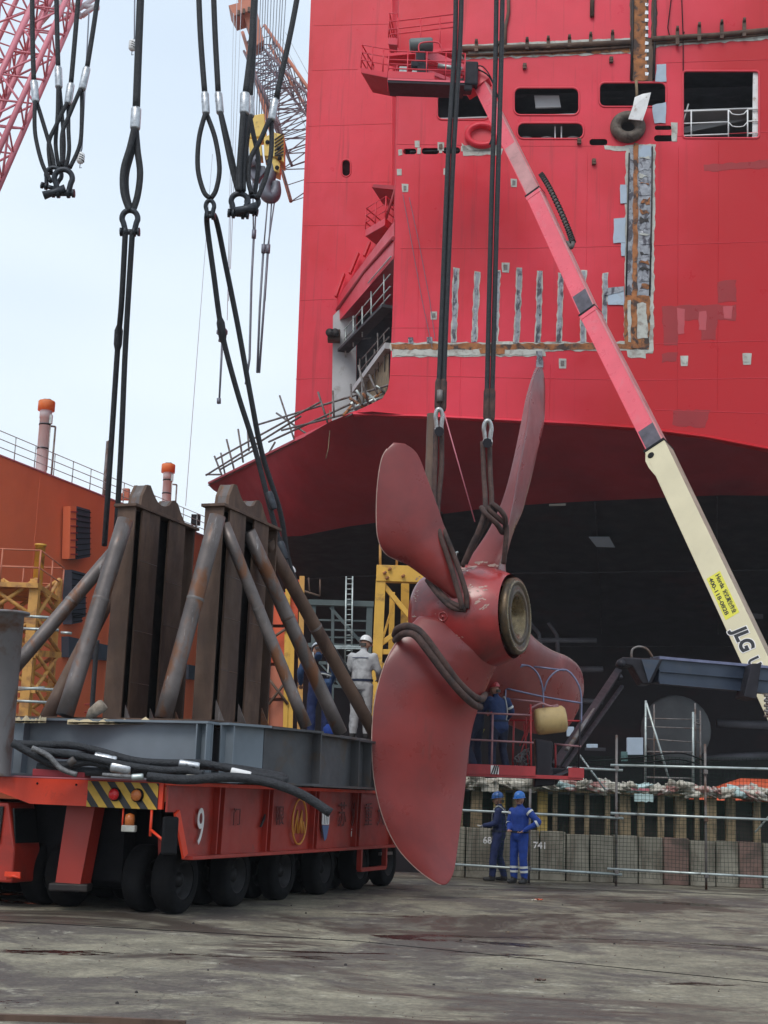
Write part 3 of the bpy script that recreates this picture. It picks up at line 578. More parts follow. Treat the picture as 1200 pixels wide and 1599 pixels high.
# scaffold tubes leaning over the deck edge
sc_l = [((322,742,65.2),(470,650,57)), ((338,717,65),(500,628,55)), ((400,664,61),(608,601,52.6)), ((440,672,58),(612,628,52.2)), ((404,720,60.5),(570,640,53.5)), ((344,733,65),(402,700,62)), ((420,690,59.5),(560,625,53.5)),
        ((335,712,65.3),(352,756,65)), ((345,707,64.8),(353,748,64.8)), ((354,686,64.5),(368,742,64)), ((372,670,63.8),(380,722,63.5)), ((437,618,60),(461,690,58)), ((432,645,60),(480,678,58)), ((497,612,56.5),(512,660,56)), ((520,610,54),(522,652,54)), ((560,570,53),(575,628,53)), ((577,585,53),(590,615,52.6)), ((430,690,60),(415,716,60)), ((322,741,65.6),(346,741,64)), ((386,660,63),(389,704,62.6)), ((548,600,54),(550,640,53.4)), ((566,592,53.5),(566,632,53))]
for a, b in sc_l:
    g = MB(); g.tube([P(*a), P(*b)], .045, 6); t_ = obj('scaffold_tube', g, galv_d, ship)
g = MB(); g.tube([P(515,640,54), P(516,665,54), P(513,700,54), P(509,716,54)], .02, 5); obj('hanging_rope', g, wood_m, ship)
rg = random.Random(5)
for k in range(12):
    x_ = 545+k*5.2; g = MB(); c = P(x_, 640-k*2+rg.uniform(-8,3), 53.2); d = V((rg.uniform(-1,1), rg.uniform(-1,1), rg.uniform(-.4,.9))).normalized()*.45
    g.tube([c-d, c+d*.2, c+d], .06, 5); obj('deck_clutter', g, galv if k % 3 else rust_band, ship)
g = MB(); g.box(Bp(528,536,1.0), (.55,.5,.5)); obj('winch_box', g, brown_steel, ship, bevel=.03)
for k in range(2): g = MB(); g.lathe(Bp(524+k*8,535,1.3), anr, [(0,.0),(0,.18),(.15,.18),(.15,0)], 14); obj('winch_drum', g, dark_web, ship)
# balconies on the corner
def balcony(p_out, p_in, w_, fn_floor, mat=hull_trim):
    pass
def platform(pl, depthv, th, posts, h, name, lab, mids=2):
    """pl: two floor points along the front edge; depthv: vector to the back"""
    a, b = pl; g = MB(); g.prism([a, b, b+depthv, a+depthv], (0,0,-th)); f = obj(name, g, hull_trim, ship, lab); g = MB(); g.prism([a.lerp(b,.04)-V((0,0,th+.004)), b.lerp(a,.04)-V((0,0,th+.004)), b.lerp(a,.04)+depthv*.96-V((0,0,th+.004)), a.lerp(b,.04)+depthv*.96-V((0,0,th+.004))], (0,0,-.02)); obj('platform_underside', g, boot_red, f)
    g = MB(); pts = [a+depthv, a, b, b+depthv]
    for k in range(mids+1): g.tube([q+V((0,0,h*(k+1)/(mids+1))) for q in pts], .03, 6)
    for t in posts: 
        q = a.lerp(b, t); g.tube([q, q+V((0,0,h))], .03, 6)
    for t in (.5, 1): q = a+depthv*t; g.tube([q, q+V((0,0,h))], .03, 6)
    obj('platform_railing', g, hull_trim, f)
platform((P(564,105,54.5), P(616,115,53.4)), V((.5,1.7,0)), .22, (0,.33,.66,1), 1.05, 'wing_balcony', 'red balcony with railing low on the wing corner')
platform((P(607,58,55), P(632,60,54)), V((.5,3.6,0)), .3, (0,.5,1), 1.15, 'wing_balcony', 'upper small red balcony with railing')
platform((P(571,358,56), P(602,340,54.2)), V((1.4,2.8,0)), .3, (0,.5,1), .95, 'ladder_platform', 'small red landing with white railing')
g = MB(); g.prism([P(581,292,55), P(617,296,54), P(618,283,54)+V((0,.4,0)), P(584,281,55)+V((0,.4,0))], V((.5,2,.1))); obj('canopy', g, boot_red, ship)
g = MB(); g.tube([P(617,296,54), P(600,352,54.5)], .06, 6); obj('canopy_strut', g, boot_red, ship)
g = MB()
for y_ in (42, 54, 62): g.tube([A(612,y_+4,.6), A(714,y_-8,.6)], .028, 6)
for x_ in (625, 660, 690, 712): g.tube([A(x_,40,.6), A(x_,86,.6)], .028, 6)
obj('walkway_railing', g, hull_trim, ship)
g = MB(); g.prism([A(610,100,.1), A(722,90,.1), A(722,93,1.0), A(610,103,1.0)], (0,0,-.12)); obj('walkway', g, hull_red, ship)
patch('grey_hatch', [(730,72),(784,69),(784,84),(732,86)], primer, .07, .6)
patch('pale_mark', [(770,708),(798,706),(797,732),(771,733)], M('faded_hull_patch', (.2,.19,.2), .6, var=.2), -3.5, .6) if False else None
g = MB(); g.prism([P(775,712,54.2), P(796,707,54.2), P(796,728,54.9), P(775,733,54.9)], (0,.03,0)); obj('anode_plate', g, M('faded_hull_patch', (.2,.17,.17), .6, var=.3), ship)
g = MB(); g.prism([P(920,839,59), P(952,839,59), P(961,855,60), P(932,854,60)], (0,.03,.03)); obj('anode_plate', g, primer_blue, ship)
g = MB(); g.prism([P(858,788,55.8), P(884,787,55.8), P(884,789.5,55.9), P(858,790.5,55.9)], (0,.03,.03)); obj('anode_plate', g, primer, ship)
for pts in ([(470,905,68.3),(560,900,66.5),(700,897,65.3),(850,895,64),(1000,893,63),(1200,890,62)], [(480,1010,76.2),(640,1010,75),(800,1010,74),(1000,1010,73),(1200,1010,72)], [(690,800,58),(700,880,65.3),(705,990,74.4)], [(930,785,55.8),(935,880,63.3),(940,990,73.2)], [(1120,777,54.5),(1120,880,62.2),(1122,990,72.3)]):
    g = MB(); g.tube(smooth0([P(x, y, Y-.25) for x, y, Y in pts]), .035, 5); obj('plate_seam', g, M('bottom_seam', (.03,.024,.03), .6, var=.2), ship)
# gear under the stern: rudder boss disc, rails, plates
def U(x, y, Y=70): return P(x, y, Y)
g = MB(); c = U(1056,1140,66); g.lathe(c, V((-.15,-1,0)), [(-1.6,1.55),(.0,1.6),(.12,1.5),(.2,1.1),(.24,0)], 28); obj('shaft_boss', g, M('boss_grey', (.11,.115,.12), .6, var=.25, scale=.8), ship)
for pts, r_ in (([(800,1000),(932,1000)], .12), ([(905,1045),(942,1045)], .14), ([(905,1094),(942,1096)], .12), ([(828,972),(842,990),(846,1020)], .1), ([(857,972),(870,992),(872,1026)], .1), ([(1120,1130),(1200,1133)], .2), ([(1060,1185),(1200,1180)], .18)):
    g = MB(); g.tube([U(x, y, 68) for x, y in pts], r_, 8); obj('underwater_fitting', g, M('fitting_grey', (.10, .095, .11), .6, var=.3, scale=1.2), ship)
for x_, y_, w_, h_ in ((1180,885,10,14), (1180,930,10,10), (1180,962,12,8), (930,1170,16,5)):
    g = MB(); g.box(U(x_, y_, 69), (px(w_*2,69), .1, px(h_,69))); obj('underwater_plate', g, M('fitting_grey', (0,0,0)), ship)

# ------------------------------------------------------------------ the orange hull on the left
oship = thing('orange_ship', (-14, 68, 0), 'tall orange hull with louvre boxes lying beyond the yellow tower', 'ship')
O0, O1 = P(0, 712, 60), P(318, 838, 77)
od = (O1-O0); od.z = 0; od.normalize(); onr = V((od.y, -od.x, 0)); ztop = O0.z
def O(x, y, off=0.0): return PP(x, y, O0, onr, off)
def Oz(t, z): 
    q = O0+od*t; return V((q.x, q.y, z))
zend = (O1.z+ztop)/2
g = MB(); rows = []
for i in range(14):
    t = -30+i*5.2; zt = ztop-(.0 if t < 0 else min(t, 20)*(ztop-O1.z)/20.6)
    rows.append([Oz(t, D), Oz(t, 4), Oz(t, zt)])
g.grid(rows, False); obj('shell_plate', g, orange_hull, oship)
g = MB(); g.add([Oz(-30, ztop), Oz(0, ztop), Oz(20.6, O1.z), Oz(38, O1.z), Oz(38, O1.z)-onr*20, Oz(20.6, O1.z)-onr*20, Oz(0, ztop)-onr*20, Oz(-30, ztop)-onr*20], [(0,1,6,7), (1,2,5,6), (2,3,4,5)]); obj('weather_deck', g, orange_hull, oship)
g = MB(); e = [Oz(38, D), Oz(38, O1.z), Oz(38, O1.z)-onr*20, Oz(38, D)-onr*20]; g.add(e, [(0,1,2,3)]); obj('end_plate', g, orange_hull, oship)
def ztp(t): return ztop-(.0 if t < 0 else min(t, 20)*(ztop-O1.z)/20.6)
g = MB()
for h_ in (.38, .74, 1.1): g.tube([Oz(-20, ztp(-20)+h_), Oz(0, ztp(0)+h_), Oz(20.6, ztp(20.6)+h_), Oz(37, ztp(37)+h_)], .022, 5)
obj('deck_railing', g, galv, oship)
for k in range(38):
    t = -20+k*1.5; g = MB(); g.tube([Oz(t, ztp(t)), Oz(t, ztp(t)+1.1)], .025, 5); obj('railing_post', g, galv, oship)
g = MB(); g.beam(Oz(-20, ztp(-20)+.03), Oz(0, ztop+.03), .1, .06); g.beam(Oz(0, ztop+.03), Oz(20.6, O1.z+.03), .1, .06); obj('deck_edge_bar', g, crane_pink, oship)
def louvre(x0, y0, x1, y1, y0b, y1b):
    q = [O(x0, y0, .5), O(x1, y0b, .5), O(x1, y1b, .5), O(x0, y1, .5)]
    g = MB(); g.prism(q, -onr*.5); l = obj('louvre_box', g, louvre_m, oship)
    n = max(3, int((y1-y0)/9))
    for k in range(n):
        a = q[0].lerp(q[3], (k+.5)/n); b = q[1].lerp(q[2], (k+.5)/n); g = MB(); g.beam(a+onr*.03, b+onr*.03, .05, .04); obj('louvre_slat', g, truck_dark, l)
louvre(106, 791, 127, 874, 797, 870); louvre(98, 890, 120, 968, 896, 963); louvre(98, 955, 114, 975, 956, 972)
g = MB(); g.prism([O(96,791,.5), O(104,791,.55), O(102,873,.55), O(94,873,.5)], -onr*.4); obj('louvre_frame', g, orange_hull, oship)
for k in range(7): g = MB(); g.beam(O(95,800+k*11,.56), O(104,800+k*11,.6), .06, .05); obj('frame_rib', g, boot_red, oship)
g = MB(); g.prism([O(96,994,.4), O(168,1010,.4), O(166,1032,.4), O(96,1026,.4)], -onr*.5); obj('fender_step', g, louvre_m, oship)
g = MB(); g.prism([O(285,1038,.4), O(305,1042,.4), O(304,1062,.4), O(284,1060,.4)], -onr*.5); obj('fender_step', g, louvre_m, oship)
for y_ in (1100, 1112, 1124): 
    g = MB(); g.tube([O(110,y_,.8), O(160,y_-2,.8)], .04, 5); obj('side_rail', g, truck_red, oship)
for t in (3.0, 9.5): g = MB(); g.tube([Oz(t, D+2), Oz(t, ztp(t)-.1)], .012, 4); obj('plate_seam', g, orange_hull, oship)
def vent(x, ytop, ycap, ybase, Y, wcap, wpipe, lab):
    c = P(x, ybase, Y); top = P(x, ycap, Y).z; tt = P(x, ytop, Y).z
    v = thing('mushroom_vent', c, lab, 'vent', 'mushroom vents on the orange hull')
    r = px(wpipe, Y)/2; R2 = px(wcap, Y)/2
    g = MB(); g.lathe(V((c.x,c.y,c.z-1.5)), UZ, [(0,r),(1.5+top-c.z-.4,r),(1.5+top-c.z-.4,r*1.08),(1.5+top-c.z,r*1.08)], 20); obj('vent_pipe', g, vent_grey, v)
    for k in (.35, .75):
        g = MB(); g.lathe(V((c.x,c.y,c.z+(top-c.z)*k)), UZ, [(0,r*1.0),(0,r*1.07),(.07,r*1.07),(.07,r)], 20); obj('pipe_band', g, truck_dark, v)
    g = MB(); g.lathe(V((c.x,c.y,top)), UZ, [(0,r),(0,R2),((tt-top)*.9,R2),(tt-top,R2*.93),(tt-top,0)], 22); obj('vent_cap', g, orange_v, v)
    g = MB(); g.tube([V((c.x-.3,c.y,tt)), V((c.x-.15,c.y,tt+.1)), V((c.x+.15,c.y,tt+.1)), V((c.x+.3,c.y,tt))], .03, 6); obj('handwheel', g, galv_d, v)
    g = MB(); g.box(V((c.x+r*1.1, c.y-.1, c.z+(top-c.z)*.85)), (.12,.2,.45)); g.tube([V((c.x+r*1.1,c.y-.1,c.z)), V((c.x+r*1.1,c.y-.1,c.z+(top-c.z)*.85))], .025, 5); obj('vent_valve', g, galv, v)
vent(64, 626, 641, 735, 68, 27, 18, 'taller nearer mushroom vent with orange cap at far left')
vent(259, 725, 738, 790, 84, 22, 14, 'smaller farther mushroom vent with orange cap between the steel stands')
for x_, yt, yb, Y, nm in ((80,666,745,68,'thin'), (160,689,800,70,'tall'), (274,757,790,82,'short')):
    g = MB(); b = P(x_, yb, Y); t_ = P(x_+2, yt, Y); t_.x = b.x; g.tube([b-V((0,0,1)), t_], .05 if nm != 'tall' else .09, 6); g.tube([t_, t_+V((-.25 if nm != 'tall' else .15, 0, .02))], .05, 6)
    tag(obj('vent_pole', g, galv_d), {'thin':'thin pole beside the tall vent at far left', 'tall':'dark pole standing by the ropes above the orange hull', 'short':'short thin pole right of the smaller vent'}[nm], 'pole')
g = MB(); g.box(P(306,812,79), (.5,.4,.6)); g.tube([P(306,812,79), P(306,838,79)], .05, 6); tag(obj('floodlight', g, truck_dark, bevel=.04), 'black box floodlight on the orange hull railing between stands', 'floodlight')
g = MB(); g.box(P(197,772,71), (.35,.3,.6)); g.box(P(190,776,71), (.25,.3,.35)); tag(obj('deck_box', g, crane_or, bevel=.03), 'small orange fitting on deck behind left stand top', 'deck box')

# ------------------------------------------------------------------ damp hazy air
HZ = 0.0003
g = MB(); g.box((0, 250, 30), (820, 820, 82)); hz_o = obj('haze', g, M('haze_air', (1,1,1)), kind='stuff')
hm = hz_o.data.materials[0]; hn = hm.node_tree; hn.nodes.clear(); ho = hn.nodes.new('ShaderNodeOutputMaterial'); hv = hn.nodes.new('ShaderNodeVolumePrincipled')
hv.inputs['Color'].default_value = (.86, .93, 1, 1); hv.inputs['Density'].default_value = HZ; hv.inputs['Anisotropy'].default_value = .0
hn.links.new(hv.outputs[0], ho.inputs['Volume'])
# ------------------------------------------------------------------ the self-propelled trailer
TC = P(270, 1222, 17.84); TC.z = 0; td = P(592, 1238, 24.75)-P(270, 1222, 17.84); td.z = 0; td.normalize(); tn = V((td.y, -td.x, 0))
def T(s, o, z): return TC+td*s-tn*o+V((0,0,z))       # s along the side, o inwards (to the left), z up
DK = 1.665
tr = thing('transporter_trailer', T(4.5, 3, 0), 'low red multi axle transporter trailer carrying the rusty steel stands', 'trailer')
L_ = 9.4; Wd = 6.2
g = MB(); g.prism([T(.0,.05,DK), T(L_,.05,DK), T(L_,Wd,DK), T(0,Wd,DK)], (0,0,-.06)); obj('deck_plate', g, truck_red, tr)
# side girder: web panel + flanges + stiffeners
g = MB(); g.prism([T(.5,.04,.75), T(.18,.04,1.30), T(-.02,.04,1.30), T(-.02,.04,DK-.03), T(L_,.04,DK-.03), T(L_,.04,.75)], -tn*.03); obj('side_panel', g, truck_red, tr)
g = MB(); g.beam(T(-.03,.02,DK-.015), T(L_,.02,DK-.015), .16, .05); obj('top_flange', g, truck_bright, tr, bevel=.006)
g = MB(); g.beam(T(.5,.0,.735), T(L_,.0,.735), .16, .045); obj('bottom_flange', g, truck_red, tr, bevel=.006)
for s_ in (1.35, 2.9, 4.6, 6.4, 8.2):
    for ds in (-.13, .02) if s_ < 5 else (-.13, .02):
        g = MB(); g.prism([T(s_+ds,.045,DK-.04), T(s_+ds,-.05,DK-.04), T(s_+ds,-.035,.76), T(s_+ds,.045,.76)], td*.03); obj('stiffener', g, truck_red, tr)
g = MB(); g.prism([T(.52,.03,.76), T(.2,.03,1.29), T(.22,.03,1.29), T(.22,.03,.76)], tn*.04) if False else g.beam(T(.48,.02,.76), T(.19,.02,1.30), .12, .03, tn); obj('end_flange', g, truck_bright, tr)
# lettering and marks
def side_text(s_, st, zt, size, name, mat, sx=1.0, lab=None, bold=0): return text(name, st, T(s_, .005, zt), td, (0,0,1), size, mat, tr, lab, sx=sx, bold=bold)
side_text(.72, '9', .90, .66, 'number_nine', letter_w, .62, 'white painted number 9')
cc = T(3.98, 0, 1.17); ex, ez = td, V((0,0,1))
g = MB(); g.tube([cc+ex*.26*math.cos(a*math.pi/18)+ez*.33*math.sin(a*math.pi/18)+tn*.012 for a in range(36)], .016, 6, closed=True)
for dx in (-.1, .06): g.tube([cc+ex*(dx-.08)-ez*.17+tn*.012, cc+ex*(dx+.0)+ez*.16+tn*.012, cc+ex*(dx+.04)-ez*.17+tn*.012], .016, 5)
g.tube([cc+ex*.1-ez*.17+tn*.012, cc+ex*.02+ez*.05+tn*.012], .016, 5); g.tube([cc+ex*.19-ez*.17+tn*.012, cc+ex*.14-ez*.0+tn*.012], .016, 5)
obj('round_emblem', g, letter_gold, tr)
cc = T(5.0, 0, 1.17)
g = MB(); g.prism([cc+ex*a+ez*b+tn*.008 for a, b in ((-.14,-.05),(.14,-.05),(.14,.14),(.16,.22),(-.16,.2))], tn*.01); obj('logo_top', g, letter_w, tr)
g = MB(); g.prism([cc+ex*a+ez*b+tn*.008 for a, b in ((-.14,-.06),(.14,-.06),(.06,-.26),(-.02,-.3))], tn*.01); obj('logo_point', g, M('logo_blue', (.08,.13,.26), .5, var=.1), tr)
for k in range(3): g = MB(); g.beam(cc+ex*(-.07+k*.07)+tn*.02-ez*.04, cc+ex*(-.07+k*.07)+tn*.02+ez*.15, .012, .004, tn); obj('logo_bar', g, jib_dark, tr)
for s_, ch in ((5.55,'苏'), (6.15,'州'), (6.75,'重'), (7.35,'大')): side_text(s_, ch, 1.12, .42, 'side_lettering', letter_ghost, .9)
side_text(1.75, '门', 1.15, .25, 'side_lettering', letter_ghost); side_text(3.15, '限', 1.15, .3, 'side_lettering', letter_ghost)
side_text(6.15, 'i', .92, .2, 'small_mark', letter_w)
g = MB(); g.prism([T(2.62,.01,1.1), T(2.66,.01,1.1), T(2.86,.01,1.32), T(2.82,.01,1.34)], tn*.02); obj('drain_slot', g, letter_k, tr)
# front overhang
g = MB(); g.prism([T(.0,.1,DK-.01), T(.0,Wd,DK-.01), T(.0,Wd,1.48), T(.0,2.55,1.48), T(.0,2.02,1.33), T(.0,.1,1.33)], -td*.05); fr = obj('front_beam', g, truck_bright, tr)
g = MB(); g.beam(T(-.0,.0,DK+.005), T(-.0,Wd,DK+.005), .1, .02); obj('front_edge', g, crane_pink, tr)
hz = T(-.055, .14, 0); hx = -tn
g = MB(); w_ = 1.0; g.prism([T(-.056,.16,1.325), T(-.056,1.17,1.325), T(-.056,1.17,DK-.02), T(-.056,.16,DK-.02)], -td*.008); pl = obj('hazard_plate', g, haz_k, tr)
H_ = DK-.02-1.325
for k in range(-1, 5):
    a0 = .16+k*.235; sk = .27
    poly = [(a0, DK-.02), (a0+.12, DK-.02), (a0+.12-sk, 1.325), (a0-sk, 1.325)]
    # stripes lean: upper end towards the left of the picture (larger o)
    poly = [(a0+sk, DK-.02), (a0+.12+sk, DK-.02), (a0+.12, 1.325), (a0, 1.325)]
    def clip(pp):
        o_ = []
        for lim, sgn in ((.16, 1), (1.17, -1)):
            src = pp if not o_ else o_; res = []
            for i in range(len(src)):
                p_, q_ = src[i-1], src[i]; a_in, b_in = sgn*(p_[0]-lim) >= 0, sgn*(q_[0]-lim) >= 0
                if a_in != b_in: t = (lim-p_[0])/(q_[0]-p_[0]); res.append((lim, p_[1]+(q_[1]-p_[1])*t))
                if b_in: res.append(q_)
            o_ = res
            if not o_: return []
        return o_
    pp = clip(poly)
    if len(pp) > 2: g = MB(); g.prism([T(-.066, a, b) for a, b in pp], -td*.005); obj('hazard_stripe', g, haz_y, pl)
for o_, mm in ((.76, lamp_red), (.44, lamp_or)):
    g = MB(); g.lathe(T(-.07,o_,1.49), -td, [(0,.085),(.03,.085),(.04,.07),(.05,0)], 20); l = obj('marker_lamp', g, truck_dark, tr)
    g = MB(); g.lathe(T(-.09,o_,1.49), -td, [(0,.072),(.035,.07),(.05,.05),(.055,0)], 20); obj('lens', g, mm, l)
for o_ in (1.35, 1.93): g = MB(); g.lathe(T(-.05,o_,1.59), -td, [(0,.014),(.01,.014),(.012,0)], 8); obj('bolt', g, truck_dark, tr)
g = MB(); g.lathe(T(-.02,.56,1.12), UZ, [(0,.0),(0,.06),(.08,.062),(.13,.055),(.15,.0)], 14); bz = obj('beacon', g, lamp_or, tr)
g = MB(); g.box(T(-.02,.56,1.08), (.17,.17,.08)); obj('beacon_base', g, primer, bz, bevel=.01)
g = MB(); g.tube([T(-.02,.66,1.33), T(-.02,.66,1.07)], .012, 6); obj('beacon_bracket', g, truck_bright, bz)
g = MB(); g.tube([T(-.05,.24,1.32), T(-.05,.24,1.0)], .018, 6); g.tube([T(-.05,.24,1.08), T(-.12,-.02,.94)], .018, 6); ml = obj('mirror_arm', g, truck_bright, tr)
g = MB(); g.box(T(-.1,-.06,1.02), (.20,.06,.46), (V((.94,.34,0)), V((-.34,.94,0)), UZ)); obj('mirror', g, truck_dark, ml, bevel=.03)
# red jack leg, cab, wheels
g = MB(); g.prism([T(.35,1.30,1.33), T(.35,1.72,1.33), T(.30,1.77,.35), T(.30,1.40,.35)][::-1] , td*.25); lg = obj('jack_leg', g, truck_red, tr)
g = MB(); g.box(T(.4,1.6,.3), (.5,.35,.1)); obj('jack_foot', g, dark_web, lg, bevel=.02)
g = MB(); g.prism([T(.1,2.45,1.33), T(.1,3.8,1.33), T(.1,3.8,.32), T(.1,2.30,.32), T(.1,2.30,.75)], td*.6); cb = obj('driver_cab', g, truck_red, tr, bevel=.03)
g = MB(); g.prism([T(.09,2.50,1.28), T(.09,3.3,1.28), T(.09,3.3,.80), T(.09,2.52,.80)], -td*.02); obj('cab_window', g, M('dark_glass', (.01,.011,.012), .12, var=.1), cb)
g = MB(); g.prism([T(.14,2.40,1.26), T(.64,2.40,1.26), T(.64,2.31,.82), T(.14,2.33,.82)], tn*.02); obj('cab_window', g, M('dark_glass', (0,0,0)), cb)
g = MB(); g.tube([T(.0,2.30,.38), T(-.02,2.2,.42), T(-.0,2.1,.40)], .02, 6); g.box(T(.0,2.22,.44),(.2,.05,.06)); obj('cab_step', g, truck_bright, cb)
g = MB(); g.box(T(5.35,3.1,1.0), (Wd-.5, L_-2, .28), (tn, td, UZ)); obj('underframe', g, truck_dark, tr)
for s_ in (1.75, 3.4, 5.0, 6.6, 8.15):
    for o_ in (1.45, 3.2, 4.8): g = MB(); g.box(T(s_, o_, .78), (1.1, .62, 1.1), (tn, td, UZ)); obj('light_block', g, truck_dark, tr, bevel=.03)  # added dark boxes that stop light passing under the trailer
g = MB(); g.box(T(.95, 3.6, .85), (5.0, .3, .95), (tn, td, UZ)); obj('front_light_block', g, truck_dark, tr)  # added dark bar keeping the space behind the front beam in shade
def wheel(s_, o_):
    c = T(s_, o_, .43)
    g = MB(); g.lathe(c+tn*.14, -tn, [(0,.25),(-.01,.30),(.0,.38),(.03,.42),(.08,.43),(.2,.43),(.25,.42),(.28,.38),(.28,.25)], 30); t_ = obj('wheel', g, tyre_m, tr)
    g = MB(); g.lathe(c+tn*.13, -tn, [(0,.25),(.0,.235),(.1,.2),(.13,.10),(.05,.09),(.04,.0)], 24); obj('rim', g, rim_m, t_)
for s_ in (1.0, 2.6, 4.2, 5.8, 7.4, 8.8):
    for o_ in (.42, .85, 2.0, 2.4, 3.9, 4.3, 5.4): wheel(s_, o_)
    for o_ in (.55, 2.2, 4.1): g = MB(); g.prism([T(s_-.18,o_-.06,.95), T(s_+.18,o_-.06,.95), T(s_+.1,o_-.06,.42), T(s_-.1,o_-.06,.42)], -tn*.12); obj('axle_arm', g, truck_red if o_ < 1 else truck_dark, tr)
g = MB()
for a, b in (((6.55,.72),(6.55,.38)), ((6.55,.38),(7.75,.38)), ((7.75,.38),(7.75,.72))): g.beam(T(a[0],-.01,a[1]), T(b[0],-.01,b[1]), .06, .08, tn)
obj('hanging_frame', g, truck_red, tr)
g = MB(); g.beam(T(7.8,.1,.6), T(8.4,.1,.6), .05,.05); obj('tie_rod', g, galv_d, tr)

# ------------------------------------------------------------------ grey beam cradle on the deck
cr_ = thing('steel_cradle', T(3, 2, DK), 'grey welded I beam cradle lying on the red trailer deck under the stands', 'steel frame')
def ib(a, b, w_, mat, h=.76, stiff=(), side=1):
    z0 = (a.z+b.z)/2; g = MB(); g.ibeam(a, b, w_, h, .02, .03); o = obj('beam', g, mat, cr_)
    d = (b-a).normalized(); n_ = V((d.y, -d.x, 0))*side
    for t in stiff:
        q = a+d*t; g = MB(); g.box(q+n_*(w_/4), (.018, w_/2-.01, h-.07), (d, n_, UZ)); obj('stiffener_plate', g, mat, o)
zc = DK+.02+.38
ZF = T(.45, -.0, 0)
ib(T(.50,-.26,zc), T(.50,3.75,zc), .30, grey_steel, stiff=(.02, .16, 2.75), side=-1)
ib(T(.68,-.28,zc), T(1.5,-.50,zc+.01), .30, grey_steel, stiff=(.1,)); ib(T(1.52,-.50,zc), T(2.75,-.72,zc+.01), .30, dgrey_steel, stiff=(1.2,))
ib(T(2.84,-.55,zc), T(4.6,-.55,zc), .30, dgrey_steel, stiff=(1.74,))
ib(T(4.7,-.40,zc), T(6.6,-.40,zc), .30, dgrey_steel, stiff=(.8,))
ib(T(1.9,.1,zc-.01), T(1.9,3.4,zc-.01), .28, grey_steel); ib(T(3.2,-.3,zc-.01), T(3.2,3.4,zc-.01), .28, dgrey_steel)
ib(T(4.2,1.1,zc-.01), T(4.2,3.4,zc-.01), .30, dgrey_steel)
ib(T(6.75,-.4,zc), T(6.75,3.4,zc), .30, dgrey_steel)
ib(T(.66,1.9,zc), T(6.3,1.9,zc), .30, grey_steel); ib(T(.66,3.3,zc), T(6.3,3.3,zc), .30, grey_steel)
g = MB(); g.prism([T(.7,-.1,DK+.82), T(2.6,-.45,DK+.82), T(2.6,3.6,DK+.82), T(.7,3.6,DK+.82)], (0,0,-.02)); obj('cover_plate', g, brown_steel, cr_)
g = MB(); g.prism([T(2.7,-.45,DK+.81), T(6.5,-.5,DK+.81), T(6.5,3.4,DK+.81), T(2.7,3.4,DK+.81)], (0,0,-.03)); obj('cover_plate', g, galv_d, cr_)
# low grey beam piece at far left and big post
g = MB(); g.ibeam(T(-.1,2.30,DK+.22), T(-.1,4.2,DK+.22), .25, .42); g.box(T(-.1,2.62,DK+.22), (.02,.24,.36), (tn, td, UZ)); obj('low_beam', g, grey_steel, cr_)
pc = P(-2, 1170, 18.0)
lp_ = thing('round_post', V((pc.x, pc.y, DK)), 'short thick grey and rusty steel post with flanged top at left edge', 'post')
zt = P(0, 955, 18.0).z
g = MB(); g.lathe(V((pc.x-.03, pc.y, DK)), UZ, [(0,.2),(zt-DK-.03,.2),(zt-DK-.03,.27),(zt-DK,.27),(zt-DK,0)], 24); obj('post_shaft', g, M('post_grey_rust', (.19,.18,.185), .6, var=.15, col2=(.13,.065,.04), sc2=1.2, thr=(.52,.6), bump=.1, bsc=10), lp_)
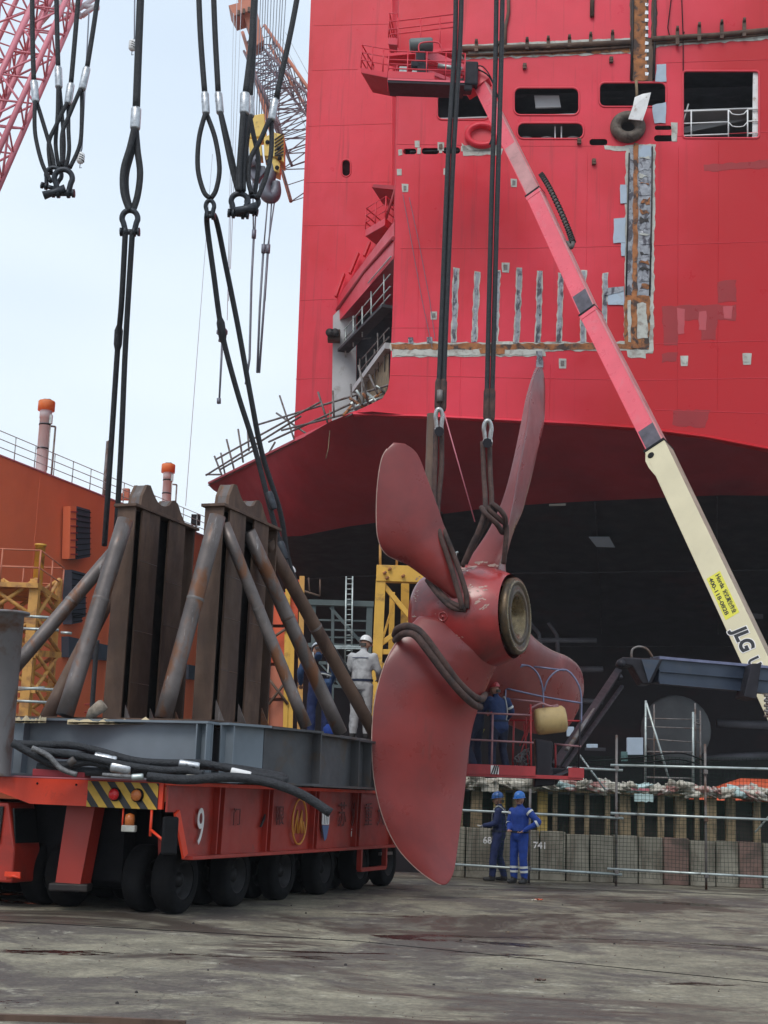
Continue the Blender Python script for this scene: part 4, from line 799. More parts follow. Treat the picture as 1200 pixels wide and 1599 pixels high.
# ------------------------------------------------------------------ the two stands
def stand(x_b, x_t, y_b, y_t, Y, label, pipes, right):
    base = P(x_b, y_b, Y); top = P(x_t, y_t, Y); H = top.z-base.z; b0 = V((base.x+.0, base.y, base.z))
    st = thing('propeller_stand', b0, label, 'steel stand', None)
    def Sx(s, o, z): return b0+td*s-tn*o+V((0,0,z))
    Ln = 1.85; th = .27
    for s0, cw in ((.17,.52), (.98,.50)):
        g = MB(); g.box(Sx(s0+cw/2, -.0, H/2), (.03, cw, H), (tn, td, UZ)); c = obj('column', g, brown_steel, st)
        g = MB(); g.box(Sx(s0+cw/2, th, H/2), (.03, cw, H), (tn, td, UZ)); obj('column_flange', g, brown_steel, c)
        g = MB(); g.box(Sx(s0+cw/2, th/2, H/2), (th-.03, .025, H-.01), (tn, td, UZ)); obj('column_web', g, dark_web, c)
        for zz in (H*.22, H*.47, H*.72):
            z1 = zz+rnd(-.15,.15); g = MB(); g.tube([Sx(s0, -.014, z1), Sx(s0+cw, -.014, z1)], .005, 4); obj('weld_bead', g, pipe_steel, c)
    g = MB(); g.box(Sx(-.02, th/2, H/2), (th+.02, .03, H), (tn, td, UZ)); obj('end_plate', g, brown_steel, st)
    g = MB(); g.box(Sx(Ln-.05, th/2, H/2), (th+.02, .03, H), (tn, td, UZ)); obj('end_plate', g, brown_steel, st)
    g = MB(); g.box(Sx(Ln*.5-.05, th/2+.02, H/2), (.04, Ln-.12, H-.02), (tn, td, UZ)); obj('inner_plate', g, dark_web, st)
    g = MB(); g.box(Sx(Ln/2-.03, th/2, H+.0), (th+.10, Ln+.12, .045), (tn, td, UZ)); obj('cap_plate', g, brown_steel, st, bevel=.006)
    # saddle plates with a half-round notch
    prof = [(.10,0), (.12,.20), (.22,.42), (.30,.43), (.42,.27), (.50,.20), (.60,.16), (.70,.17), (.80,.22), (.88,.33), (.94,.35), (1.03,.31), (1.10,.20), (1.16,.12), (1.26,0)]
    for o_ in (.02, .20):
        g = MB(); g.prism([Sx(.05+s*1.18, o_, H+.022+z*.85) for s, z in prof], -tn*.045); obj('saddle_plate', g, brown_steel, st)
    g = MB(); mid = [Sx(.05+s*1.18, .20, H+.015+z*.85) for s, z in prof]; g.grid([[q for q in mid], [q+tn*.15 for q in mid]], False); obj('saddle_lining', g, pipe_steel, st)
    for s_ in (.02, .72, 1.5):
        g = MB(); g.prism([Sx(s_, -.04, 0), Sx(s_, -.19, 0), Sx(s_, -.04, .30)], td*.02); obj('gusset', g, pipe_steel, st)
    for (xa, ya, Ya), (xb, yb, Yb), r_, mm in pipes:
        a, b = P(xa, ya, Ya), P(xb, yb, Yb); b.z = max(b.z, DK+.83) if Yb > 18.4 else b.z
        g = MB(); n_ = 6; g.tube([a.lerp(b, k/n_) for k in range(n_+1)], r_, 18); p_ = obj('brace_pipe', g, mm, st)
        q = a.lerp(b, .42); d = (b-a).normalized(); g = MB(); g.lathe(q, d, [(-.02,r_), (0,r_*1.05), (.02,r_)], 18); obj('pipe_weld', g, galv_d, p_)
    return st
stand(188, 198, 1134, 789, 20.0, 'left rusty steel stand with notched saddle top on the trailer', [
    ((196,812,19.7),(100,1130,19.1), .118, pipe_steel), ((178,862,20.1),(16,1050,19.7), .10, pipe_steel), ((172,930,21.4),(72,1128,20.6), .115, brown_steel)], False)
stand(330, 341, 1128, 789, 19.5, 'right rusty steel stand with three slanting pipes on its right side', [
    ((340,806,19.2),(254,1132,18.9), .118, pipe_steel),
    ((350,818,19.6),(478,1146,19.9), .085, pipe_steel), ((388,830,20.3),(532,1150,21.4), .105, pipe_steel), ((418,845,21.2),(590,1160,23.2), .105, brown_steel)], True)
# canvas and spilled rags along the cradle top
for x0, x1, y_, Y, lab in ((105,235,1129,18.55,'crumpled cream canvas strip on top of the grey front beam'), (20,72,1127,18.7,'small cream canvas scrap by the flanged post')):
    g = MB(); n = 16; rows = []
    for j in range(4):
        rows.append([P(x0+(x1-x0)*k/n, y_+1, Y+.1*j)+V((0,0,.02+abs(noise.noise(V((k*.5,j*.8,x0))))*.11*(j not in (0,3)))) for k in range(n+1)])
    g.grid(rows); bt = [[q-V((0,0,.03)) for q in r] for r in rows]; g.grid(bt); tag(obj('canvas_strip', g, canvas_m), lab, 'canvas')
g = MB(); g.tube([P(137,1128,19.2), P(146,1112,19.1), P(158,1103,19.0), P(163,1099,19.0)], [.05,.08,.09,.07], 10); tag(obj('rolled_mat', g, M('mat_fabric', (.3,.25,.2), .9, var=.5, scale=9)), 'short curled pale mat stub standing beside the left pipe brace', 'mat')
# ------------------------------------------------------------------ black sling ropes heaped on the deck
def px_rope(pts, r, mat, name, lab, Y0, grp=None, ferr=()):
    t_ = thing(name, P(*pts[0][:2], Y0), lab, 'rope sling', grp)
    w_ = [P(x, y, Y0+(d if d else 0)) for x, y, *dd in pts for d in ([dd[0]] if dd else [0])]
    g = MB(); g.tube(smooth(w_), r, 9); obj('rope', g, mat, t_)
    for (xa, ya, xb, yb, rr, mm) in ferr:
        a, b = P(xa, ya, Y0-.03), P(xb, yb, Y0-.03); d = (b-a).normalized(); Lf = (b-a).length
        g = MB(); g.lathe(a, d, [(0,0),(0,rr*.9),(.02,rr),(Lf-.02,rr),(Lf,rr*.9),(Lf,0)], 16); obj('ferrule', g, mm, t_)
    return t_
def smooth(p, k=5):
    o_ = []
    for i in range(len(p)-1):
        p0, p1, p2, p3 = p[max(i-1,0)], p[i], p[i+1], p[min(i+2,len(p)-1)]
        for j in range(k):
            t = j/k; o_.append(.5*((2*p1)+(p2-p0)*t+(2*p0-5*p1+4*p2-p3)*t*t+(3*p1-p0-3*p2+p3)*t**3))
    o_.append(p[-1]); return o_
GRP = 'black rope slings heaped on the trailer deck'
Y_ = 17.7
px_rope([(20,1162),(60,1163),(110,1164),(150,1172),(210,1188),(260,1192),(320,1193),(380,1206),(448,1217)], .05, rope_m, 'rope_sling', 'uppermost black sling of the heap with pale ferrule in its middle', Y_+.15, GRP, [(148,1181,182,1189,.062,ferr_m), (280,1192,312,1197,.05,ferr_m)])
px_rope([(20,1160),(48,1176),(90,1195),(140,1190),(170,1196),(240,1205),(310,1212),(345,1213),(400,1211),(450,1220)], .05, rope_m, 'rope_sling', 'black sling with second pale ferrule lower in the heap', Y_, GRP, [(174,1196,205,1202,.075,ferr_m), (361,1204,392,1211,.045,white_paint)])
px_rope([(60,1172),(100,1177),(148,1185),(200,1196),(255,1203),(290,1203),(316,1210)], .046, rope_m, 'rope_sling', 'short black sling end lying mid heap', Y_-.05, GRP)
px_rope([(50,1168),(75,1180),(95,1200),(120,1210)], .034, rope_g, 'wire_rope', 'bare grey twisted wire rope on the left of the heap', Y_-.12, GRP, [(107,1193,117,1186,.05,dgrey_steel)])
px_rope([(160,1210),(190,1212),(220,1214)], .026, rope_g, 'wire_rope', 'short bare grey wire rope end near the hazard stripes', Y_-.1, GRP, [(206,1214,224,1213,.04,galv)])
px_rope([(58,1198),(120,1204),(170,1206),(230,1208),(300,1214)], .055, rope_m, 'rope_sling', 'thick black sling at the bottom of the heap', Y_+.1, GRP)
px_rope([(40,1165),(70,1176),(110,1180),(160,1180),(215,1192),(262,1200)], .05, rope_m, 'rope_sling', 'black sling crossing the left part of the heap', Y_+.22, GRP)
px_rope([(230,1213),(290,1218),(360,1214),(420,1222),(470,1240),(517,1270)], .058, rope_m, 'rope_sling', 'long black sling hanging over the trailer side girder', 17.35, GRP, [])
px_rope([(310,1196),(350,1198),(400,1205),(440,1213),(446,1222)], .05, rope_m, 'rope_sling', 'black sling end at the right of the heap', Y_+.3, GRP)
for x0, x1, y0, Y, lab in ((258,290,1216,17.5,'pale bent steel lug block beside the hazard stripes'), (291,326,1216,17.5,'pale flat fitting block on the trailer edge')):
    g = MB(); g.box(P((x0+x1)/2, y0, Y), (px(x1-x0,Y), .15, .09)); tag(obj('deck_fitting', g, primer, bevel=.02), lab, 'fitting')
g = MB(); g.box(P(97,1208,17.95), (px(80,17.9), .4, .09)); g.box(P(185,1208,18.0), (px(110,17.9), .4, .07)); tag(obj('red_bearer', g, boot_red, bevel=.01), 'dark red timber bearer under the heap of slings', 'bearer')
# ------------------------------------------------------------------ the ship propeller
HC = P(735, 965, 24.0); ax = V((.905, -.425, .02)).normalized()
pr = thing('ship_propeller', HC-V((0,0,4.4)), 'huge red painted four blade ship propeller hanging in slings', 'propeller')
def hubrad(s):
    if s < -.7: return .779*math.sqrt(max(0, 1-((-.7-s)/.32)**2))
    return .90-(.247 if s < 0 else .33)*s*s
g = MB(); g.lathe(HC, ax, [(s, hubrad(s)) for s in [-1.02,-1.018,-1.01,-1.0,-.98,-.95,-.91,-.86,-.8,-.74]+[-.7+.073*k for k in range(21)]], 110); hub = obj('hub', g, prop_hub, pr)
g = MB(); g.lathe(HC, ax, [(.75,.62),(.765,.65),(.86,.65),(.885,.63),(.885,.54),(.87,.53),(.87,.48),(.885,.47),(.885,.40),(.86,.38),(.84,.32)], 56); obj('flange_ring', g, bronze_m, hub)
g = MB(); g.lathe(HC, ax, [(.865,.385),(.84,.315),(.3,.28),(.3,.0)], 40); obj('bore', g, bronze_b, hub)
g = MB(); g.lathe(HC, ax, [(.88,.565),(.892,.575),(.892,.605),(.88,.615)], 56); obj('ring_lip', g, bronze_b, hub)
yv = ax.cross(V((0,0,1))).normalized(); zv = yv.cross(ax)
def hubpt(x, y, off=.0):
    """point where the sight line meets the hub skin"""
    d = ray(x, y).normalized(); best = None
    t = 21.0
    while t < 25.5:
        q = EYEP+d*t; rel = q-HC; s = rel.dot(ax); rr = (rel-ax*s).length
        rad = hubrad(s) if -1.02 < s < .76 else -1
        if rr < rad+off:
            lo, hi = t-.01, t
            for _ in range(9):
                mt_ = (lo+hi)/2; q = EYEP+d*mt_; rel = q-HC; s = rel.dot(ax); rr = (rel-ax*s).length
                if rr < hubrad(s)+off: hi = mt_
                else: lo = mt_
            return EYEP+d*hi
        t += .01
    return EYEP+d*23.4
g = MB(); q = hubpt(692, 963); n_ = ((q-HC)-ax*(q-HC).dot(ax)).normalized(); g.lathe(q, n_, [(-.1,.085),(.012,.085),(.014,.065),(-.02,.055),(-.02,.02),(.03,.02),(.03,0)], 20); obj('plug', g, prop_hub, hub)
def blade(rows, thick, n=22, name='blade'):
    """rows: ((xL,yL,zL),(xR,yR,zR),camber) seen outline of each section, depth in metres"""
    g = MB(); sec = []
    pts3 = [(P(*a), P(*b), c, th) for (a, b, c), th in zip(rows, thick)]
    dens = []
    for i in range(len(pts3)-1):
        for j in range(5):
            t = j/5; o_ = []
            for k in range(2):
                p0, p1, p2, p3 = pts3[max(i-1,0)][k], pts3[i][k], pts3[i+1][k], pts3[min(i+2,len(pts3)-1)][k]
                o_.append(.5*((2*p1)+(p2-p0)*t+(2*p0-5*p1+4*p2-p3)*t*t+(3*p1-p0-3*p2+p3)*t**3))
            dens.append((o_[0], o_[1], pts3[i][2]*(1-t)+pts3[i+1][2]*t, pts3[i][3]*(1-t)+pts3[i+1][3]*t))
    dens.append(pts3[-1])
    lit_edge = [a for a, b, *_ in dens[6:-1]]
    mids = [(a+b)/2 for a, b, *_ in dens]
    for i, (a, b, c, th) in enumerate(dens):
        ch = b-a; sp = mids[min(i+1,len(mids)-1)]-mids[max(i-1,0)]; nn = ch.cross(sp).normalized()
        if nn.dot(EYEP-a) < 0: nn = -nn
        top, bot = [], []
        for k in range(n+1):
            t = k/n; t_ = .5-.5*math.cos(math.pi*t)
            q = a.lerp(b, t_)+nn*c*math.sin(math.pi*t_)*ch.length
            h = th*max(.0, math.sin(math.pi*t_))**.6*.5+.006
            top.append(q+nn*h); bot.append(q-nn*h)
        sec.append(top+bot[::-1])
    g.grid(sec, True, True)
    m_ = len(sec[0]); o0 = 0; g.f += [tuple(reversed(range(m_))), tuple(range((len(sec)-1)*m_, len(sec)*m_))]; g.s += [False, False]
    bo = obj(name, g, prop_m, pr)
    if pts3[0][0].z > 4 or len(rows) > 10: g = MB(); g.tube(lit_edge if len(rows) > 10 else [a for a, b, *_ in dens[3:30]], .010, 6); obj('edge_glint', g, chip_glint_m, bo)  # pale tube paints the light caught along the blade's left edge
    return bo
blade([((615,691,22.75),(633,693,22.75),0), ((598,712,22.7),(652,709,22.8),.02), ((590,755,22.7),(668,748,22.85),.05), ((588,805,22.75),(684,792,22.9),.07), ((591,842,22.8),(696,828,23.0),.08),
       ((604,866,22.9),(705,856,23.05),.08), ((634,881,23.0),(713,885,23.1),.06), ((668,905,23.1),(719,908,23.15),.04), ((698,927,23.2),(724,930,23.2),.02), ((712,940,23.25),(728,942,23.28),0)],
      [.02,.03,.05,.07,.08,.10,.12,.12,.10,.06])
# upper right blade seen nearly edge-on: ridge between a lit and a shaded face
def edge_blade(rows):
    g = MB(); sec = []
    dn = []
    for i in range(len(rows)-1):
        for j in range(5):
            t = j/5; dn.append([sum(w_*v for w_, v in zip((.5*(-t+2*t*t-t**3), .5*(2-5*t*t+3*t**3), .5*(t+4*t*t-3*t**3), .5*(-t*t+t**3)), vs)) for vs in zip(rows[max(i-1,0)], rows[i], rows[i+1], rows[min(i+2,len(rows)-1)])])
    dn.append(list(rows[-1]))
    for (y0, xl, xm, xr, zl, zm, zr) in dn:
        l, m2, r2 = P(xl, y0, zl), P(xm, y0, zm), P(xr, y0, zr)
        bk = (l+r2)/2+V((.1, .25, 0)); s_ = []
        for a, b, n_ in ((l, m2, 6), (m2, r2, 8), (r2, bk, 4), (bk, l, 4)):
            for k in range(n_):
                s_.append(a.lerp(b, k/n_))
        # round slightly
        c = sum(s_, V((0,0,0)))/len(s_); sec.append([q for q in s_])
    g.grid(sec, True, True); m_ = len(sec[0]); g.f += [tuple(reversed(range(m_))), tuple(range((len(sec)-1)*m_, len(sec)*m_))]; g.s += [False, False]
    return obj('blade', g, prop_m, pr)
eb = edge_blade([(573,839,842,846,25.0,24.95,25.05), (576,836,840,848,24.98,24.9,25.15), (592,830,833,851,24.9,24.8,25.3), (620,822,828,852,24.75,24.6,25.4), (660,814,823,850,24.6,24.4,25.3), (700,806,816,841,24.45,24.25,25.15), (740,797,808,832,24.3,24.1,25.0), (775,787,803,823,24.2,24.0,24.8),
            (800,777,798,816,24.15,23.9,24.6), (830,762,792,803,24.1,23.8,24.4), (860,742,786,794,24.05,23.75,24.2), (885,724,778,790,24.0,23.7,24.1), (915,712,765,795,24.0,23.75,24.1)])
em = eb.modifiers.new('edge_round', 'BEVEL'); em.width = .02; em.segments = 2; em.limit_method = 'ANGLE'; em.angle_limit = R(30)
blade([((655,962,23.35),(792,1000,23.9),0), ((634,985,23.2),(778,1035,23.9),.08), ((616,1008,23.1),(764,1066,23.9),.10), ((600,1040,23.0),(750,1098,23.85),.10), ((586,1092,22.95),(738,1138,23.8),.08), ((581,1150,22.95),(731,1185,23.75),.07),
       ((584,1215,23.0),(726,1237,23.7),.05), ((598,1276,23.05),(719,1290,23.6),.03), ((621,1324,23.15),(713,1338,23.5),.02), ((652,1358,23.25),(708,1364,23.4),.01), ((680,1378,23.3),(700,1379,23.35),0), ((690,1382,23.32),(694,1382,23.33),0)],
      [.5,.42,.32,.22,.15,.11,.09,.07,.05,.03,.02,.01])
blade([((790,955,24.3),(720,1060,24.5),0), ((815,975,25.2),(748,1090,25.3),.02), ((838,1000,25.9),(775,1118,25.9),.03), ((862,1016,26.6),(803,1136,26.5),.03), ((886,1026,27.3),(835,1146,27.1),.03), ((903,1040,27.9),(866,1145,27.6),.02), ((911,1058,28.2),(890,1132,28.0),.01), ((912,1080,28.3),(905,1105,28.25),0)],
      [.4,.3,.2,.14,.1,.07,.04,.02])
# chipped pale marks on hub
def chips(cx_, cy_, w_, h_, n, rot=0, s=5, name='paint_chip'):
    g = MB(); rg = random.Random(int(cx_*7+cy_))
    for k in range(n):
        u_, v_ = rg.uniform(-w_, w_), rg.uniform(-h_, h_); x, y = cx_+u_*math.cos(rot)-v_*math.sin(rot), cy_+u_*math.sin(rot)+v_*math.cos(rot); a0 = rg.uniform(0, 6); ps = []
        for j in range(7):
            a = a0+2*math.pi*j/7; rr = s*rg.uniform(.25, .8); ps.append(hubpt(x+rr*math.cos(a)*1.5*math.cos(rot)-rr*.7*math.sin(a)*math.sin(rot), y+rr*math.cos(a)*1.5*math.sin(rot)+rr*.7*math.sin(a)*math.cos(rot), .003))
        if max((p_-ps[0]).length for p_ in ps) < .3: g.add(ps, [tuple(range(7))])
    o = obj(name, g, chip_glint_m, hub, kind='stuff')
chips(733, 885, 20, 4, 22, -.25, 4); chips(752, 925, 8, 14, 10, 0, 3); chips(705, 990, 22, 2, 10, .35, 2.4); chips(757, 948, 8, 2, 10, -.6, 3); chips(655, 900, 3, 8, 8, .3, 2.2); chips(765, 880, 12, 4, 8, 0, 4); chips(665, 970, 24, 2, 12, .4, 2.6); chips(745, 940, 5, 2, 6, -.3, 3); chips(735, 918, 4, 8, 5, 0, 2.6); chips(650, 930, 3, 10, 8, .3, 2.4); chips(672, 905, 18, 2, 8, .7, 2.2)
# brown round slings
def sling(name, lab, strands, Ys, r, mat=sling_m, grp=None, cat='sling'):
    t_ = thing(name, P(strands[0][0][0], strands[0][0][1], Ys), lab, cat, grp)
    for st_ in strands:
        w_ = [P(x, y, d[0] if d else Ys) for x, y, *d in st_]
        g = MB(); g.tube(smooth(w_), r, 10); obj('strand', g, mat, t_)
    return t_
sling('round_sling', 'brown round sling from the left silver shackle down to the upper left blade root', [
    [(681,668,23.5),(680,720,23.4),(678,790,23.2),(686,830,22.95),(703,880,22.95),(719,935,22.95),(722,950,23.0)],
    [(690,668,23.5),(690,730,23.4),(684,800,23.3),(694,830,23.0),(712,875,23.0),(728,925,23.0),(729,950,23.05)],
    [(722,948,23.0),(700,938,23.15),(682,918,23.25),(668,898,23.4),(660,885,23.7)],
    [(728,952,23.05),(705,948,23.1),(684,928,23.15),(667,905,23.3)]], 23.4, .044)
sling('round_sling', 'brown round sling choked round the edge on blade beneath the right shackle', [
    [(754,690,23.5),(756,740,23.4),(758,792,23.2),(749,825,23.2),(735,855,23.3),(722,885,23.4)],
    [(765,690,23.5),(766,740,23.4),(768,785,23.3),(760,815,23.3),(744,845,23.35),(727,880,23.5)],
    [(757,788,23.25),(768,800,23.2),(782,812,23.3),(791,822,23.4),(790,850,23.45),(787,880,23.6)],
    [(768,786,23.2),(782,797,23.2),(790,812,23.3),(786,832,23.5),(776,818,23.2),(760,803,23.1),(752,792,23.2)]], 23.4, .044)
def on_b3(x, y):  # distance of the front of the big blade, bulging with its camber
    return 22.78+max(0, (x-620))*.0042
sling('round_sling', 'doubled brown sling wrapped diagonally across the big lower blade', [
    [(617,992,23.2),(622,982,22.9),(640,978,22.7),(660,990,22.66),(690,1030,22.7),(715,1064,22.84),(738,1086,23.1),(752,1092,23.5),(757,1085,23.9)],
    [(618,1000,23.2),(630,990,22.8),(648,992,22.64),(668,1016,22.62),(695,1052,22.72),(720,1082,22.86),(740,1100,23.15),(750,1104,23.5)],
    ], 22.8, .060)
# ------------------------------------------------------------------ wire slings and shackles
def shackle(cx_, cy_, Y, h, w_, r, rot=0, mat=shack_m, lab='', grp='shackles on the hanging slings', pin=True):
    c = P(cx_, cy_, Y); t_ = thing('shackle', c, lab, 'shackle', grp)
    ux_ = rt*math.cos(rot)-up*math.sin(rot); uy_ = rt*math.sin(rot)+up*math.cos(rot)
    H2, W2 = px(h, Y)/2, px(w_, Y)/2
    pts = [c-ux_*W2*.55-uy_*H2]+[c+ux_*W2*math.sin(a)*1.0+uy_*(H2*.25+H2*.75*math.cos(a)) for a in [R(v) for v in range(-125, 126, 25)]]+[c+ux_*W2*.55-uy_*H2]
    g = MB(); g.tube(smooth(pts,3), r, 10); obj('bow', g, mat, t_)
    if pin:
        g = MB(); g.tube([c-ux_*W2*1.05-uy_*H2, c+ux_*W2*1.05-uy_*H2], r*1.0, 10)
        for sg in (-1, 1): g.tube([c+ux_*W2*sg*.98-uy_*H2, c+ux_*W2*sg*1.25-uy_*H2], r*1.6, 8)
        for sg in (-1, 1): g.tube([c+ux_*W2*sg*.40-uy_*H2, c+ux_*W2*sg*.72-uy_*H2], r*1.7, 10)
        obj('pin', g, mat, t_)
    return t_
def wire_sling(lab, rope, ferr, loops, Y, r=.04, fr=.062, grp='wire slings hanging from the crane hook', mat=rope_m):
    t_ = thing('wire_sling', P(*rope[-1], Y), lab, 'wire sling', grp)
    g = MB(); g.tube(smooth([P(x, y, Y) for x, y in rope]), r, 9); obj('rope', g, mat, t_)
    if ferr:
        a, b = P(*ferr[0], Y), P(*ferr[1], Y); d = (b-a).normalized(); L2 = (b-a).length
        g = MB(); g.lathe(a, d, [(0,0),(0,fr*.82),(.03,fr),(L2-.03,fr),(L2,fr*.85),(L2,0)], 16); obj('ferrule', g, ferr_m, t_)
    for k, lp in enumerate(loops):
        g = MB(); g.tube(smooth([P(x, y, Y+(d[0] if d else (.04 if k else -.04))) for x, y, *d in lp]), r*.85, 9); obj('eye_strand', g, mat, t_)
    return t_
Yg = 21.0
wire_sling('first wire sling from the left, hanging against the pink crane boom', [(50,-60),(51,60),(53,126)], [(53,126),(56,160)], [[(55,158),(54,185),(56,215),(66,255),(80,284)], [(57,158),(67,190),(80,235),(85,262)]], Yg)
wire_sling('second wire sling of the left cluster', [(87,-60),(89,30),(91,105)], [(91,104),(92,137)], [[(91,136),(90,180),(87,225),(92,262)], [(93,136),(97,180),(100,225),(98,262)]], Yg+.2)
wire_sling('third wire sling of the left cluster, its ferrule leaning', [(127,-60),(118,50),(111,130)], [(111,130),(106,163)], [[(105,160),(88,195),(76,225),(80,272)], [(107,162),(107,200),(108,235),(103,262)]], Yg+.1)
wire_sling('fourth wire sling of the left cluster, leaning far right', [(160,-60),(148,30),(136,106)], [(136,105),(128,140)], [[(126,138),(108,180),(97,210),(97,258)], [(128,138),(128,180),(125,225),(109,262)]], Yg-.1)
shackle(83, 277, Yg, 34, 26, .035, .25, lab='left one of the two dark shackles at far left'); shackle(99, 283, Yg-.1, 40, 30, .045, .0, lab='right one of the two dark shackles at far left')
g = MB(); g.tube([P(68,305,Yg-.1), P(84,300,Yg-.1), P(102,294,Yg-.1)], [.07,.05,.07], 10); tag(obj('shackle_pin', g, shack_m), 'thick dark pin across the two far left shackles', 'pin')
wire_sling('thick double wire sling rising alone in the pale sky', [(222,-60),(218,40),(213,170)], [(213,168),(211,202)], [[(210,200),(203,230),(193,265),(193,300),(203,330)], [(212,200),(215,235),(219,270),(215,305),(207,330)], [(211,202),(206,235),(197,270),(197,300),(203,326)]], 20.6, .062, .082)
shackle(203, 345, 20.6, 36, 26, .045, 0, lab='dark shackle under the lone thick sling')
wire_sling('thin wire sling with a wide open loop left of the yellow hook', [(309,-60),(313,50),(320,145)], [(320,144),(322,178)], [[(321,176),(311,215),(309,262),(318,298),(328,309)], [(322,176),(336,215),(343,262),(338,295),(330,309)]], 20.6, .046)
shackle(328, 325, 20.6, 26, 14, .035, 0, lab='small dark link under the wide open loop')
wire_sling('wire sling slanting to the shackle group from the upper left', [(332,-60),(336,50),(341,144)], [(341,144),(344,177)], [[(344,175),(352,215),(362,262),(372,300)], [(345,175),(355,215),(366,262),(375,296)]], 20.7, .046)
wire_sling('wire sling straight above the yellow hook block', [(400,-60),(394,60),(384,146)], [(383,145),(382,178)], [[(380,176),(377,220),(374,265),(374,298)], [(384,176),(382,220),(380,270),(380,298)]], 20.5, .055, .08)
wire_sling('wire sling close behind the straight one above the hook', [(398,-60),(396,70),(391,150)], [(391,150),(392,182)], [[(390,180),(396,210),(404,250),(400,290),(396,306)], [(392,182),(385,230),(388,280),(396,308)]], 20.9, .046)
wire_sling('rightmost wire sling leaning in from the red hull edge', [(474,-60),(456,40),(431,156)], [(430,154),(424,188)], [[(421,186),(405,222),(391,248),(388,280),(393,302)], [(424,188),(424,235),(416,275),(402,310)]], 20.6, .046)
shackle(374, 318, 20.6, 34, 28, .045, .1, lab='dark bow shackle hanging left of the hook cables'); shackle(394, 318, 20.8, 26, 20, .04, .2, lab='dark shackle right beside the bow shackle')
g = MB(); g.tube([P(368,331,20.55), P(385,326,20.55), P(402,322,20.55)], [.08,.06,.075], 10); tag(obj('shackle_pin', g, shack_m), 'thick dark pin under the shackle group below the hook block', 'pin')
def longrope(lab, pts, r, Ys, mat=rope_m, lumps=()):
    t_ = thing('hanging_rope', P(pts[0][0], pts[0][1], Ys[0]), lab, 'rope'); n = len(pts)
    g = MB(); w_ = [P(x, y, Ys[0]+(Ys[1]-Ys[0])*i/(n-1)) for i, (x, y) in enumerate(pts)]; g.tube(smooth(w_, 8), r, 9); obj('rope', g, mat, t_)
    for i, f in lumps:
        q = w_[i].lerp(w_[i+1], f); d = (w_[i+1]-w_[i]).normalized(); g = MB(); g.lathe(q-d*.2, d, [(0,r*.9),(.08,r*1.5),(.3,r*1.45),(.4,r*.9)], 10); obj('splice', g, mat, t_)
    return t_
longrope('left one of the two long black ropes dropping behind the left stand', [(196,358),(190,470),(184,540),(176,660),(168,780),(163,852)], .045, (20.6,22.3), lumps=[(2,-.1)])
longrope('right one of the two long black ropes dropping behind the left stand', [(207,358),(200,470),(195,560),(190,680),(184,790),(178,880)], .045, (20.6,22.3))
longrope('black rope passing down to the ground between the stand pipes', [(152,1000),(147,1060),(143,1122)], .04, (22.4,22.4))
longrope('left long black rope slanting down from the link towards the right stand', [(329,333),(323,345),(334,430),(347,520),(370,610),(398,700),(432,830),(462,920),(520,1020),(575,1110)], .045, (20.6,23.6), lumps=[(2,.95)])
longrope('right long black rope slanting down beside the right stand', [(329,333),(338,344),(352,410),(372,510),(392,620),(410,710),(438,800),(455,890),(500,980),(568,1085)], .045, (20.7,23.8), lumps=[])
for k, (x, y) in enumerate(((420,768),(438,846))):
    g = MB(); g.lathe(P(x,y,22.4), V((.35,0,-1)), [(0,.05),(.06,.065),(.24,.065),(.3,.05)], 10); tag(obj('rope_clamp', g, shack_m), ['upper','lower'][k]+' dark clamp on the ropes beside the right stand', 'clamp')
# lines from the main crane to the propeller
for lab, pts, r in (('left rope of the left pair holding the propeller', [(712,-60),(711,60),(700,250),(690,500),(684,640)], .045), ('right rope of the left pair holding the propeller', [(722,-60),(719,60),(708,250),(697,500),(692,640)], .045),
                    ('left rope of the right pair holding the propeller', [(776,-60),(774,100),(767,350),(760,655)], .044), ('right rope of the right pair holding the propeller', [(786,-60),(783,100),(776,350),(768,655)], .044)):
    t_ = thing('hoist_rope', P(pts[0][0], pts[0][1], 23.5), lab, 'rope'); g = MB(); g.tube(smooth([P(x, y, 23.5) for x, y in pts], 8), r, 9); obj('rope', g, rope_m, t_)
    g = MB(); q = P(*pts[-1], 23.5); g.lathe(q, UZ, [(-.02,r),(.05,r*1.35),(.5,r*1.35),(.55,r)], 10); obj('rope_sleeve', g, sling_m, t_)
g = MB(); q = P(687,618,23.42); g.lathe(q-V((0,0,.1)), UZ, [(0,0),(0,.05),(.2,.05),(.2,0)], 8); tag(obj('rope_tag', g, galv_d), 'small tag on the left propeller ropes just above the shackle', 'tag')
shackle(686, 656, 23.42, 36, 11, .038, 0, shack_s, 'left silver shackle above the propeller'); shackle(762, 674, 23.42, 36, 12, .038, 0, shack_s, 'right silver shackle above the propeller')
for x, y, lab in ((686,674,'dark bolt disc of the left silver shackle'), (761,692,'dark bolt disc of the right silver shackle')):
    g = MB(); g.lathe(P(x,y,23.30), -fw, [(-.1,0),(-.1,.055),(.03,.055),(.03,.085),(.10,.085),(.10,0)], 8, False); tag(obj('shackle_bolt', g, jib_dark), lab, 'bolt')
g = MB(); g.tube([P(694,645,24.5), P(742,815,24.5)], .012, 5); tag(obj('tag_line', g, crane_pink), 'thin reddish tag line slanting between the two propeller ropes', 'line')
g = MB(); g.tube([P(713,862,23.8), P(711,905,23.8)], .015, 6); g.tube([P(711,864,23.8), P(716,862,23.8)], .02, 6); tag(obj('thin_rod', g, galv), 'thin pale rod standing on the hub beside the sling', 'rod')

